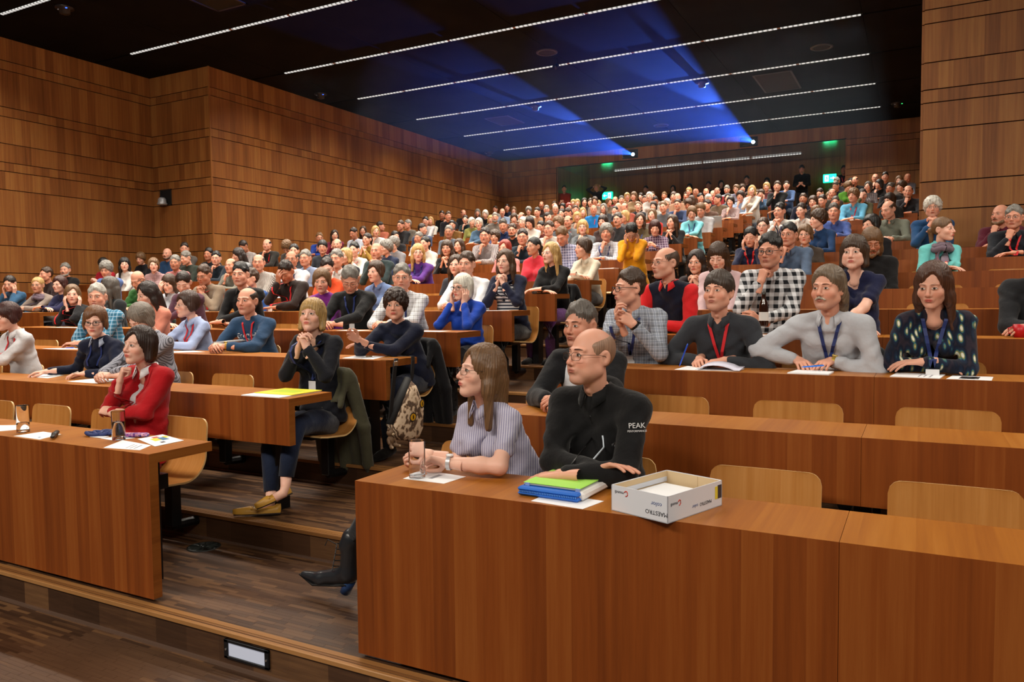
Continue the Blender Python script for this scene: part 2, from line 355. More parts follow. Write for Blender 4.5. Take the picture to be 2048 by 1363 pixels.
_o = _n.nodes.new('ShaderNodeOutputMaterial'); _s = _n.nodes.new('ShaderNodeVolumeScatter'); _s.inputs['Density'].default_value = .003; _s.inputs['Anisotropy'].default_value = .45; _s.inputs['Color'].default_value = (.55, .75, 1, 1)
_n.links.new(_s.outputs[0], _o.inputs['Volume'])
hz = MB().box((-13.2, 12.9, 4.7), (-.6, YB - .3, CEIL - .07)).build('projector_haze', M_BEAM); hz['kind'] = 'stuff'; tag(hz, 'thin haze under the ceiling lit by the blue projector beams', 'haze')
for p in PJ:
    l = bpy.data.lights.new('projector_beam', 'SPOT'); l.energy = 40000; l.color = (.05, .16, 1); l.spot_size = R_(15); l.spot_blend = .3; l.shadow_soft_size = .03
    o = bpy.data.objects.new('projector_beam', l); COL.objects.link(o); o.location = p
    o.rotation_euler = (Vector((p[0] - 1.6, -4, 4.9)) - Vector(p)).to_track_quat('-Z', 'Y').to_euler()
# exit signs on the recess wall
M_GRN = plain('exit_green', '16c98a', .4, 0, 1.1); M_WHT = plain('exit_white', 'e6fff4', .4, 0, 1.3)
def exit_sign(x, lab, mirror):
    r = empty('exit_sign', (x, RY - .12, 5.45), lab, 'sign'); s_ = -1 if mirror else 1
    MB().box((-.205, -.05, -.14), (.205, .06, .14), 0, .01).build('sign_box', M_GRN, r)
    m = MB(); m.box((-.15 if s_ > 0 else .03, -.056, -.1), (-.03 if s_ > 0 else .15, -.05, .1)); m.build('door_symbol', M_WHT, r)
    m = MB()
    m.tube([(-.115 * s_ + .02, -.056, .07), (-.105 * s_ + .02, -.056, .072)], .018, 8); m.tube([(-.1 * s_, -.058, .045), (-.085 * s_, -.058, -.01)], .016, 6); m.tube([(-.085 * s_, -.058, -.01), (-.05 * s_, -.058, -.03), (-.06 * s_, -.058, -.08)], .01, 6); m.tube([(-.085 * s_, -.058, -.01), (-.11 * s_, -.058, -.05), (-.14 * s_, -.058, -.055)], .01, 6); m.tube([(-.1 * s_, -.058, .03), (-.06 * s_, -.058, .01)], .009, 6)
    m.build('running_figure', M_GRN, r)
    m = MB(); m.box((.02 * s_ if s_ > 0 else -.11, -.056, -.014), (.11 if s_ > 0 else -.02, -.05, .014)); m.add([(.10 * s_, -.056, -.055), (.17 * s_, -.056, 0), (.10 * s_, -.056, .055), (.10 * s_, -.05, -.055), (.17 * s_, -.05, 0), (.10 * s_, -.05, .055)], [(0, 1, 2), (5, 4, 3), (0, 3, 4, 1), (1, 4, 5, 2), (2, 5, 3, 0)])
    m.build('arrow', M_WHT, r)
    l = bpy.data.lights.new('exit_glow', 'AREA'); l.shape = 'RECTANGLE'; l.size = .4; l.size_y = .26; l.energy = 5; l.color = (.05, 1, .55)
    o = bpy.data.objects.new('exit_glow', l); COL.objects.link(o); o.parent = r; o.location = (0, -.07, 0); o.rotation_euler = (R_(90), 0, 0)
exit_sign(-10.55, 'lit green exit sign on the back wall at the left of the recess', True)
exit_sign(-2.71, 'lit green exit sign on the back wall at the right of the recess', False)
# tiers
def nosey(k): return 2.435 + PITCH * k - (.03 if k else 0)
fl = MB().box((XA, -4, -.30), (5.2, nosey(0) + .01, -.165)).build('floor', M_PARQ); fl['kind'] = 'structure'
TIERS = []
for k in range(23):
    y0, y1 = nosey(k), (nosey(k + 1) + .02 if k < 22 else RY)
    t = MB().box((XA, y0 + .012, TREAD * k - .35), (5.2 if y0 < YJ - .5 else .0, y1, TREAD * k)).build('floor', M_PARQ); t['kind'] = 'structure'; TIERS.append(t)
    xr = 5.2 if y0 < YJ - .5 else -.03
    nb = MB()
    nb.box((XA, y0, TREAD * k - .022), (xr, y0 + .022, TREAD * k + .002), 0, .003).box((XA, y0 + .026, TREAD * k - .01), (xr, y0 + .040, TREAD * k + .002)).box((XA, y0 + .044, TREAD * k - .01), (xr, y0 + .075, TREAD * k + .002))
    nb.build('trim_%d' % (2 * k + 1), M_NOSE)['kind'] = 'structure'
    MB().box((XA, y0 - .006, TREAD * (k - 1) - (.002 if k == 0 else 0)), (xr, y0 + .012, TREAD * (k - 1) + .010)).build('trim_%d' % (2 * k + 2), plain('base_strip', '8a7060', .35, .6))['kind'] = 'structure'
# loose parquet strips where the photo shows them one by one
def strips(parent, x0, x1, y0, y1, z, limit=290):
    me = MB().box((-.0897, -.0123, 0), (.0897, .0123, .003), 0, .0005).mesh('strip', [M_STRIP]); rest = MB(); cand = []
    for j in range(int((y1 - y0) / .025)):
        o = RNG.rand() * .18
        for i in range(-1, int((x1 - x0) / .18) + 1):
            x = x0 + i * .18 + o
            if x - .09 < x0 or x + .09 > x1: continue
            cand.append((x, y0 + .0125 + j * .025))
    cand.sort(key=lambda c: c[0] ** 2 + c[1] ** 2)
    for n, (x, y) in enumerate(cand):
        if n < limit:
            o = bpy.data.objects.new('strip', me); link(o, parent); o.location = (x, y, z)
        else: rest.box((x - .089, y - .0122, z), (x + .089, y + .0122, z + .003))
    if rest.V: rest.build('strips', M_STRIP, parent)['kind'] = 'stuff'
strips(fl, -3.9, -1.5, 1.55, 2.42, -.1672)
strips(TIERS[0], -3.35, -2.12, 2.52, 3.36, -.0022)
# step light in the first riser
r = empty('step_light', (-2.675, nosey(0) + .012, -.078), 'oblong step light with dark frame in the lowest riser of the aisle', 'light')
f = MB()
for q in (((-.14, -.012, -.045), (.14, .0, -.032)), ((-.14, -.012, .03), (.14, 0, .045)), ((-.14, -.012, -.045), (-.115, 0, .045)), ((.115, -.012, -.045), (.14, 0, .045))): f.box(*q, 0, .002)
f.build('frame', plain('step_frame', '16181d', .4, .3), r)
MB().box((-.115, -.006, -.032), (.115, -.002, .03)).build('diffuser', plain('step_diffuser', 'b9bfd0', .5, 0, .35), r)
for s_ in (-1, 1): MB().lathe([(0, .004), (.005, .003), (.006, 0)], n=8).build('screw', plain('chrome', 'd0d0d0', .2, 1), r).matrix_basis = Matrix.Translation((s_ * .127, -.012, -.002)) @ Matrix.Rotation(R_(90), 4, 'X')
# floor air outlet
r = empty('floor_outlet', (-3.91, 3.255, 0), 'round dark air outlet in the floor behind the left front desk', 'vent')
MB().lathe([(.10, 0), (.10, .004), (.085, .006), (.085, .002), (0, .002)], n=28).build('rim', plain('outlet_rim', '1d211f', .5), r, True)
for k in range(12):
    b = MB().box((.02, -.004, .002), (.083, .004, .006)).build('blade', plain('outlet_blade', '262c29', .5), r); b.rotation_euler = (0, 0, k * math.pi / 6 + .2)
# ------------------------------------------------------------ desks
def desk(row, x0, x1, lab, open_l, open_r, grp):
    tr = TREAD * (row - 1); yi = Y0 + PITCH * (row - 1); yf = yi - .388; zt = tr + .76; zb = tr + .02 if row == 1 else zt - .29
    r = empty('desk', (x0, yf, tr), lab, 'desk', grp)
    r.location = ((x0 + x1) / 2, yf, tr); cx = (x0 + x1) / 2
    n = max(1, round((x1 - x0) / 1.88)); e = [x0 + (x1 - x0) * k / n for k in range(n + 1)]
    if x0 == -2.087: e = [x0]; 
    if x0 == -2.087:
        while e[-1] < x1 - .6: e.append(min(x1, e[-1] + 1.88))
        e[-1] = x1
    T = .05; D = .388; Z = .76; B = zb - tr
    for k in range(len(e) - 1):
        a, b = e[k] - cx + (.0008 if k else 0), e[k + 1] - cx - .0008
        for nm, prof, m in (('desktop', [(0, Z), (D, Z), (D, Z - T), (T, Z - T)], M_TOP_LIT), ('front_panel', [(0, Z), (T, Z - T), (T, B), (0, B)], M_FRONT)):
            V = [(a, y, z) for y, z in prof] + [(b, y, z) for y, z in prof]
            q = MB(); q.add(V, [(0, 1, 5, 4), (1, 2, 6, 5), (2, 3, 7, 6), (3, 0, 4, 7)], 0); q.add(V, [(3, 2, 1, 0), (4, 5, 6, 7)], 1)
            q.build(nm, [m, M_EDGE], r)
    for k in range(len(e)):
        x = e[k] - cx + (.36 if k == 0 else (-.30 if k == len(e) - 1 else 0))
        MB().box((x - .035, .14, .0), (x + .035, .26, B + .01 if row > 1 else Z - T)).box((x - .05, .05, (B if row > 1 else .5)), (x + .05, .3, (B + .06 if row > 1 else .58))).build('pedestal', M_BLACK, r)
    return r
for row in range(1, 23):
    xr = 5.0 if row <= 9 else -.06
    nm = NTH[row - 1]
    desk(row, -3.394 - 6.41, -3.394, 'long cherry desk of the %s row, left of the aisle' % nm if row > 1 else 'full-height cherry front desk of the left block with two water glasses', 0, 1, 'tiered desks left of the aisle')
    desk(row, -2.087, xr, 'long cherry desk of the %s row, right of the aisle' % nm if row > 1 else 'full-height cherry front desk of the right block carrying the paper box', 1, 0, 'tiered desks right of the aisle')
    if row >= 4: desk(row, (-15.1 if row <= 9 else -13.3), -10.85, 'short cherry desk of the %s row along the left wall' % nm, 0, 1, 'desks along the left wall')
# ------------------------------------------------------------ ply chairs
def chair_meshes():
    prof = [(-.27, .445)]; 
    for k in range(1, 6): prof.append((-.27 + .2 * k / 5, .445 - .016 * k / 5))
    for k in range(1, 11):
        a = math.pi / 2 * k / 10; prof.append((-.07 + .16 * math.sin(a), .429 + .16 * (1 - math.cos(a))))
    for k in range(1, 9): prof.append((.09 + .02 * k / 8, .589 + .205 * k / 8))
    d = [0]
    for i in range(1, len(prof)): d.append(d[-1] + math.dist(prof[i], prof[i - 1]))
    L = d[-1]; ext = []
    for i in range(len(prof)):
        ext.append((prof[i][0], prof[i][1], d[i]))
    # finer near the rounded top corners
    top = []
    for q in (.985, .993, .998, 1.0): top.append((prof[-1][0] - .02 / 8 * (1 - q) * 30, prof[-1][1] - L * (1 - q), L * q))
    ext = ext[:-1] + [t for t in top if t[2] > ext[-2][2] + .001]
    nx = 13; V = []; F = []; n = len(ext)
    for side in (0, 1):
        for i, (y, z, s_) in enumerate(ext):
            r = .05; rem = L - s_; w_ = .225 - (r - math.sqrt(max(0, r * r - (r - rem) ** 2)) if rem < r else 0)
            rem2 = s_; w_ = min(w_, .225 - (.03 - math.sqrt(max(0, .0009 - (.03 - rem2) ** 2)) if rem2 < .03 else 0))
            i0, i1 = max(i - 1, 0), min(i + 1, n - 1); ty, tz = ext[i1][0] - ext[i0][0], ext[i1][1] - ext[i0][1]; l = math.hypot(ty, tz) or 1
            ny, nz = -tz / l, ty / l
            for k in range(nx):
                x = (2 * k / (nx - 1) - 1); dish = -.012 * (1 - x * x) * min(1, s_ / .3)
                o = (.0055 if side == 0 else -.0055) + dish
                V.append((x * w_, y + ny * o, z + nz * o))
    for i in range(n - 1):
        for k in range(nx - 1):
            a = i * nx + k; F.append((a, a + 1, a + nx + 1, a + nx)); b = a + n * nx; F.append((b, b + nx, b + nx + 1, b + 1))
    m = MB(); m.add(V, F, 0); E = []
    for i in range(n - 1):
        for k in (0, nx - 1):
            a = i * nx + k; b = a + n * nx; E.append((a, a + nx, b + nx, b) if k else (a, b, b + nx, a + nx))
    for i in (0, n - 1):
        for k in range(nx - 1):
            a = i * nx + k; b = a + n * nx; E.append((a, a + 1, b + 1, b) if i else (a, b, b + 1, a + 1))
    m.F4 += [list(f) for f in E]; m.m4 += [1] * len(E)
    shell = m.mesh('shell', [M_CHAIR, M_CHEDGE], True, R_(40))
    b = MB().box((-.05, -.2, .40), (.05, .06, .425), 0, .004).box((-.035, -.02, .12), (.035, .05, .41), 0, .004).tube([(0, .015, .12), (0, .30, .10)], .03, 8).box((-.06, .26, .03), (.06, .38, .16), 0, .005)
    return shell, b.mesh('pedestal', [M_BLACK])
CH_SHELL, CH_PED = chair_meshes()
def chair(x, row, lab, grp):
    r = empty('lecture_chair', (x, Y0 + PITCH * (row - 1) + .30, TREAD * (row - 1)), lab, 'chair', grp)
    link(bpy.data.objects.new('shell', CH_SHELL), r); link(bpy.data.objects.new('pedestal', CH_PED), r); return r
EMPTY = {(1, 'R', 2): 'empty bent ply chair behind the front desk, beside the white paper box', (1, 'R', 3): 'empty bent ply chair at the right end of the front row',
         (2, 'R', 1): 'empty reddish ply chair directly behind the black fleece', (2, 'R', 2): 'empty ply chair of the second right row, below the writing hand', (2, 'R', 3): 'empty ply chair of the second right row, below the patterned blouse',
         (1, 'L', 0): 'empty ply chair at the aisle end of the left front desk', (1, 'L', 2): 'empty ply chair behind the presenter on the left front desk', (1, 'L', 3): 'empty ply chair at the left picture edge of the front row',
         (2, 'L', 1): 'empty ply chair left of the black blazer, second left row', (2, 'L', 2): 'ply chair behind the red jacket, second left row', (2, 'L', 4): 'empty ply chair left of the navy sweater, second left row', (3, 'L', 1): 'empty ply chair right of the blue sweatshirt', (3, 'L', 6): 'empty ply chair left of the turquoise checked shirt'}
for row in range(1, 9):
    for k in range(7 if row < 6 else 5):
        key = (row, 'R', k); occ = key not in EMPTY
        chair(-1.945 + .69 * k, row, EMPTY.get(key, 'bent ply chair in the %s row right of the aisle' % NTH[row - 1]), 'ply chairs of the %s right row' % NTH[row - 1] if occ else 'empty ply chairs')
    for k in range(9 if row < 7 else 3):
        key = (row, 'L', k); occ = key not in EMPTY
        chair(-4.13 - .69 * k if row == 1 else (-3.72 if k == 0 else -4.75 - .675 * (k - 1)), row, EMPTY.get(key, 'bent ply chair in the %s row left of the aisle' % NTH[row - 1]), 'ply chairs of the %s left row' % NTH[row - 1] if occ else 'empty ply chairs')
# ------------------------------------------------------------ implicit surfaces: small signed-distance grids turned into quads
class G:
    def __init__(s, lo, hi, h):
        s.h = h; s.lo = np.array(lo, float); s.n = [int(math.ceil((hi[i] - lo[i]) / h)) + 1 for i in range(3)]
        s.ax = [(s.lo[i] + h * np.arange(s.n[i])).astype(np.float32) for i in range(3)]
        s.D = np.full(s.n, .5, np.float32)
    def box(s, lo, hi, m):
        sl = []
        for i in range(3):
            a = int(max(0, math.floor((lo[i] - m - s.lo[i]) / s.h))); b = int(min(s.n[i], math.ceil((hi[i] + m - s.lo[i]) / s.h) + 1))
            if b <= a: return None
            sl.append(slice(a, b))
        return tuple(sl)
    def pts(s, sl): return s.ax[0][sl[0]][:, None, None], s.ax[1][sl[1]][None, :, None], s.ax[2][sl[2]][None, None, :]
    def put(s, sl, d, k, op):
        a = s.D[sl]
        if op == '+':
            if k > 0: q = np.maximum(k - np.abs(a - d), 0) / k; s.D[sl] = np.minimum(a, d) - q * q * k * .25
            else: s.D[sl] = np.minimum(a, d)
        else:
            d = -d if op == '-' else d
            if k > 0: q = np.maximum(k - np.abs(a - d), 0) / k; s.D[sl] = np.maximum(a, d) + q * q * k * .25
            else: s.D[sl] = np.maximum(a, d)
    def ell(s, c, r, k=.01, op='+', rot=None):
        R = max(r); lo = [c[i] - (R if rot is not None else r[i]) for i in range(3)]; hi = [c[i] + (R if rot is not None else r[i]) for i in range(3)]
        sl = s.box(lo, hi, k + 3 * s.h + .02) if op != '&' else tuple(slice(0, n) for n in s.n)
        if sl is None: return s
        x, y, z = s.pts(sl); x = x - c[0]; y = y - c[1]; z = z - c[2]
        if rot is not None:
            m = np.array(rot); x, y, z = m[0, 0] * x + m[1, 0] * y + m[2, 0] * z, m[0, 1] * x + m[1, 1] * y + m[2, 1] * z, m[0, 2] * x + m[1, 2] * y + m[2, 2] * z
        a = (x / r[0]) ** 2 + (y / r[1]) ** 2 + (z / r[2]) ** 2; b = (x / r[0] ** 2) ** 2 + (y / r[1] ** 2) ** 2 + (z / r[2] ** 2) ** 2
        k0 = np.sqrt(a); s.put(sl, (k0 * (k0 - 1) / np.maximum(np.sqrt(b), 1e-6)).astype(np.float32), k, op); return s
    def cap(s, a, b, ra, rb=None, k=.01, op='+', flat=None):
        rb = ra if rb is None else rb; a = np.array(a, float); b = np.array(b, float); R = max(ra, rb)
        sl = s.box(np.minimum(a, b) - R, np.maximum(a, b) + R, k + 3 * s.h + .01)
        if sl is None: return s
        x, y, z = s.pts(sl); ab = b - a; L2 = max(float(ab @ ab), 1e-9)
        t = np.clip(((x - a[0]) * ab[0] + (y - a[1]) * ab[1] + (z - a[2]) * ab[2]) / L2, 0, 1)
        dx, dy, dz = x - a[0] - ab[0] * t, y - a[1] - ab[1] * t, z - a[2] - ab[2] * t
        q = dx * dx + dy * dy + dz * dz
        if flat is not None:
            n, f = flat; e = dx * n[0] + dy * n[1] + dz * n[2]; q = q + e * e * (1 / f ** 2 - 1)
        s.put(sl, (np.sqrt(q) - (ra + (rb - ra) * t)).astype(np.float32), k, op); return s
    def half(s, p, n, k=.004):
        """keep the side where (x-p).n < 0"""
        x, y, z = s.pts(tuple(slice(0, m) for m in s.n)); L = math.sqrt(sum(v * v for v in n))
        s.put(tuple(slice(0, m) for m in s.n), ((x - p[0]) * n[0] + (y - p[1]) * n[1] + (z - p[2]) * n[2]).astype(np.float32) / L, k, '&'); return s
    def mesh(s):
        D = s.D; S = D < 0; n = s.n
        c8 = [(i, j, k) for i in (0, 1) for j in (0, 1) for k in (0, 1)]
        cnt = sum(S[i:n[0] - 1 + i, j:n[1] - 1 + j, k:n[2] - 1 + k].astype(np.int8) for i, j, k in c8)
        act = (cnt > 0) & (cnt < 8); I = np.argwhere(act)
        if len(I) == 0: return np.zeros((0, 3)), np.zeros((0, 4), int)
        vals = np.stack([D[I[:, 0] + i, I[:, 1] + j, I[:, 2] + k] for i, j, k in c8], 1)
        cor = np.array(c8, np.float32); acc = np.zeros((len(I), 3), np.float32); num = np.zeros(len(I), np.float32)
        for a in range(8):
            for b in range(a + 1, 8):
                if np.abs(cor[a] - cor[b]).sum() != 1: continue
                va, vb = vals[:, a], vals[:, b]; m = (va < 0) != (vb < 0)
                t = np.where(m, va / np.where(m, va - vb, 1), 0)
                acc += np.where(m[:, None], cor[a] + (cor[b] - cor[a]) * t[:, None], 0); num += m
        V = s.lo + (I + acc / num[:, None]) * s.h
        ids = np.full([m - 1 for m in n], -1, np.int32); ids[I[:, 0], I[:, 1], I[:, 2]] = np.arange(len(I))
        Q = []
        for ax in range(3):
            u, v = (ax + 1) % 3, (ax + 2) % 3
            A = [slice(0, n[i]) for i in range(3)]; B = list(A); A[ax] = slice(0, n[ax] - 1); B[ax] = slice(1, n[ax])
            for q in (u, v): A[q] = slice(1, n[q] - 1); B[q] = slice(1, n[q] - 1)
            sa, sb = S[tuple(A)], S[tuple(B)]; E = np.argwhere(sa != sb)
            if len(E) == 0: continue
            fl = sa[E[:, 0], E[:, 1], E[:, 2]]; E = E + np.array([1 if i != ax else 0 for i in range(3)])
            du = np.zeros(3, int); du[u] = 1; dv = np.zeros(3, int); dv[v] = 1
            c = [E - du - dv, E - dv, E, E - du]; q = np.stack([ids[p[:, 0], p[:, 1], p[:, 2]] for p in c], 1)
            q = np.where(fl[:, None], q, q[:, ::-1]); Q.append(q[(q >= 0).all(1)])
        return V, np.concatenate(Q) if Q else np.zeros((0, 4), int)
def rotz(a): c, s_ = math.cos(a), math.sin(a); return np.array([[c, -s_, 0], [s_, c, 0], [0, 0, 1]])
def rotx(a): c, s_ = math.cos(a), math.sin(a); return np.array([[1, 0, 0], [0, c, -s_], [0, s_, c]])
def roty(a): c, s_ = math.cos(a), math.sin(a); return np.array([[c, 0, s_], [0, 1, 0], [-s_, 0, c]])
# ------------------------------------------------------------ head, hair, hands (templates, each made once per size)
LOD = {0: dict(head=.0046, hair=.0050, hand=.0046, top=.011), 1: dict(head=.0085, hair=.0085, hand=.0085, top=.017), 2: dict(head=.0125, hair=.0125, hand=.013, top=.027)}
_cache = {}
def cached(f):
    def g(*a):
        k = (f.__name__,) + a
        if k not in _cache: _cache[k] = f(*a)
        return _cache[k]
    return g
@cached
def head_tpl(lod, sex, heavy=0):
    """front of the face towards -Y, chin at z=-.118, crown at +.118"""
    h = LOD[lod]['head']; g = G((-.115, -.145, -.31), (.115, .135, .14), h); m = sex == 'M'
    g.ell((0, .018, .032), (.077, .094, .086), .01)
    g.ell((0, -.03, -.03), (.063 if m else .060, .066, .080), .03)
    jw = (.049 if m else .038) + .008 * heavy
    for s in (-1, 1):
        g.cap((s * jw, .0, -.058), (s * (.016 if m else .011), -.062, -.096), .025 if m else .023, .019 if m else .017, .03)
        g.ell((s * .044, -.056, -.028), (.022, .024, .022), .02)                     # cheek
        if heavy: g.ell((s * .045, -.04, -.062), (.028, .034, .03), .02)
    g.ell((0, -.072, -.099), (.024 if m else .019, .019, .017), .02)                    # chin
    for s in (-1, 1):
        g.ell((s * .031, -.103, .004), (.021, .020, .014), .016, '-')                   # eye socket
        g.cap((s * .012, -.087, .026), (s * .046, -.070, .025), .0075 if m else .0045, .006, .014)   # brow
        g.ell((s * .031, -.0775, .003), (.0145, .0118, .0110), .006)                    # lids
    g.cap((0, -.086, .016), (0, -.110, -.026), .0075, .0105, .010)                      # nose
    g.ell((0, -.112, -.030), (.0105, .010, .0095), .006)
    for s in (-1, 1): g.ell((s * .0125, -.099, -.034), (.0075, .011, .008), .006)
    g.ell((0, -.088, -.060), (.026, .014, .020), .012)                                  # muzzle
    g.ell((0, -.0985, -.0565), (.021, .0085, .0052), .004); g.ell((0, -.0975, -.0660), (.018, .009, .0062), .004)   # lips
    g.cap((-.020, -.104, -.0612), (.020, -.104, -.0612), .0042, .0042, .004, '-')         # mouth line
    g.ell((0, -.099, -.078), (.018, .008, .006), .01, '-')
    for s in (-1, 1):
        R = roty(s * .12) @ rotz(-s * .45)
        g.ell((s * .080, .016, -.004), (.0095, .022, .034), .008, '+', R)
        g.ell((s * .087, .010, -.002), (.006, .011, .019), .004, '-', R)
    g.cap((0, .028, -.07), (0, .048, -.225), .050 if m else .043, .050 if m else .043, .02)
    if m: g.ell((0, -.012, -.155), (.011, .014, .014), .012)
    V, Q = g.mesh(); return V.astype(np.float32), Q
def strand(V, amp, f, seed=0):
    c = np.array((0, .03, .05)); d = V - c; az = np.arctan2(d[:, 0], d[:, 1]); n = d / np.maximum(np.linalg.norm(d, axis=1), 1e-6)[:, None]
    w_ = np.sin(az * f + 2.2 * np.sin(az * 5 + seed) + V[:, 2] * 18) + .6 * np.sin(az * f * 2.3 + seed * 2 + V[:, 2] * 31)
    return V + n * (amp * w_)[:, None]
@cached
def hair_tpl(lod, st, seed=0):
    h = LOD[lod]['hair']; g = G((-.15, -.16, -.36 if st in 'l' else -.21), (.15, .20, .17), h)
    C = (0, .018, .032)
    def cap_(t, tz=0): g.ell((0, C[1] + .002, C[2] + tz * .4), (.077 + t, .094 + t, .086 + t + tz * .6), .0)
    cuts = []
    def face(c, r, k=.016): cuts.append((c, r))
    def ears(r=.030):
        for s in (-1, 1): cuts.append(((s * .088, .008, -.016), (.03, r, .042)))
    def temples(y=.055, zc=-.03):
        for s in (-1, 1): cuts.append(((s * .075, -.078, zc), (.03, y, .06)))
    px = (.018, -.02, .0)[seed % 3]
    if st == 's':
        cap_(.0055, .026); g.half((0, .09, -.072), (0, -.62, -1), .014); face((px * .5, -.118, -.015), (.070, .080, .098)); ears(); temples(); x, y, z = g.pts(tuple(slice(0, n) for n in g.n)); g.D += (.0035 * np.sin(x * 70 + seed * 2 + 2 * np.sin(z * 40)) * np.sin(y * 60 + seed) + .002 * np.sin(z * 110 + x * 50)).astype(np.float32)
    elif st == 'f':
        cap_(.0045); g.ell((0, -.035, .125), (.095, .125, .078), .012, '-'); g.half((0, .09, -.075), (0, -.62, -1), .01); face((0, -.115, -.02), (.10, .10, .12)); ears()
    elif st == 'z':
        cap_(.0055); g.ell((0, -.035, .135), (.088, .120, .085), .03, '-'); g.half((0, .09, -.078), (0, -.62, -1), .012); face((0, -.125, -.01), (.12, .105, .14), .03); ears()
    elif st == 'm':
        cap_(.014, .020); g.half((0, .09, -.078), (0, -.55, -1), .014); face((px, -.120, -.026), (.068, .076, .086)); temples(.05, -.035)
        for s in (-1, 1): g.ell((s * .092, .004, -.030), (.03, .030, .040), .010, '-')
    elif st == 'w':
        cap_(.014, .014); g.cap((-.05, .07, -.04), (-.05, .085, -.13), .042, .030, .03); g.cap((.05, .07, -.04), (.05, .085, -.13), .042, .03, .03)
        for s in (-1, 1): g.cap((s * .080, .03, .0), (s * .082, .045, -.075), .020, .018, .02)
        face((px * .4, -.112, -.012), (.076, .088, .104)); temples(.06, -.02); g.ell((0, .0, -.15), (.05, .07, .10), .006, '-')
    elif st == 'S':
        cap_(.018, .014); g.half((0, .09, -.085), (0, -.42, -1), .015)
        for s in (-1, 1): g.ell((s * .085, .004, -.022), (.016, .043, .045), .015)
        face((px, -.120, -.030), (.062, .076, .090)); g.ell((px * 1.6, -.118, .028), (.035, .06, .055), .02, '-'); temples(.05, -.055)
    elif st == 'c':
        cap_(.026, .016); g.half((0, .10, -.080), (0, -.42, -1), .02); face((0, -.118, -.036), (.066, .075, .090)); temples(.05, -.06)
        x, y, z = g.pts(tuple(slice(0, n) for n in g.n)); q = 95
        g.D += .0075 * (np.sin(x * q + seed) * np.sin(y * q * 1.1 + 1) * np.sin(z * q * .9 + 2) + .5 * np.sin(x * 170 + 3) * np.sin(y * 160) * np.sin(z * 180)).astype(np.float32)
    elif st in 'ol':
        cap_(.015, .012)
        for s in (-1, 1):
            g.cap((s * .072, .016, .02), (s * .080, .006, -.085), .027, .024, .03)
            if st == 'l': g.cap((s * .078, .012, -.06), (s * .088, .03, -.25), .027, .018, .03)
        g.ell((0, .060, -.03), (.081, .058, .105), .03)
        if st == 'l': g.cap((-.035, .085, -.03), (-.045, .115, -.29), .050, .034, .03); g.cap((.035, .085, -.03), (.045, .115, -.29), .050, .034, .03)
        else: g.half((0, 0, -.125), (0, .15, -1), .014)
        if seed % 2: face((0, -.118, -.040), (.058, .082, .090))
        else: face((px * .6, -.116, -.032), (.056, .086, .098)); g.ell((px, -.112, .035), (.030, .075, .062), .022, '-')
        face((0, -.075, -.115), (.052, .07, .06)); g.ell((0, .02, -.14), (.050, .075, .10), .006, '-')
    elif st == 'p':
        cap_(.008, .010); g.half((0, .08, -.085), (0, -.75, -1), .012); face((px * .3, -.118, -.018), (.072, .082, .102)); ears(.032); temples()
        g.cap((0, .105, .025), (0, .135, .0), .022, .030, .015); g.cap((0, .135, .0), (0, .130, -.15), .030, .014, .02)
    if cuts:
        q = G(g.lo, [g.lo[i] + g.h * (g.n[i] - 1) for i in range(3)], g.h); q.n = g.n; q.ax = g.ax; q.D = np.full(g.n, .5, np.float32); full = tuple(slice(0, n) for n in g.n)
        for c, r in cuts:
            x, y, z = g.pts(full); x = x - c[0]; y = y - c[1]; z = z - c[2]; k0 = np.sqrt((x / r[0]) ** 2 + (y / r[1]) ** 2 + (z / r[2]) ** 2); k1 = np.sqrt((x / r[0] ** 2) ** 2 + (y / r[1] ** 2) ** 2 + (z / r[2] ** 2) ** 2)
            d = (k0 * (k0 - 1) / np.maximum(k1, 1e-6)).astype(np.float32); e = np.maximum(.012 - np.abs(q.D - d), 0) / .012; q.D = np.minimum(q.D, d) - e * e * .003
        T = {'s': .010, 'm': .014, 'w': .012, 'S': .016, 'c': .014, 'o': .013, 'l': .013, 'p': .007}.get(st, .003); wd = .034 if st in 'smSwc' else .026
        e = np.clip(q.D / wd, 0, 1); g.D = np.maximum(g.D + T * (1 - e) ** 2, -q.D)
    V, Q = g.mesh()
    if lod < 2 and st != 'z': V = strand(V, .0022 if lod == 0 else .0026, 46 if lod == 0 else 26, seed)
    return V.astype(np.float32), Q
@cached
def beard_tpl(lod, kind):
    g = G((-.10, -.14, -.15), (.10, .06, .0), LOD[lod]['hair'] * .8)
    if 'k' in kind:
        for s in (-1, 1):
            g.cap((s * .064, -.002, -.045), (s * .050, -.045, -.090), .016, .018, .015); g.cap((s * .050, -.045, -.090), (0, -.080, -.106), .018, .022, .015)
        g.ell((0, -.088, -.062), (.018, .04, .0105), .004, '-')
    for s in (-1, 1): g.cap((0, -.106, -.0475), (s * .027, -.092, -.060), .0075, .0055, .005)
    V, Q = g.mesh(); return strand(V, .001, 60).astype(np.float32), Q
HANDP = {'flat': ([.25, .25, .15], .1), 'curl': ([.7, 1.0, .7], .5), 'fist': ([1.35, 1.55, .9], .9), 'loose': ([.45, .6, .4], .35)}
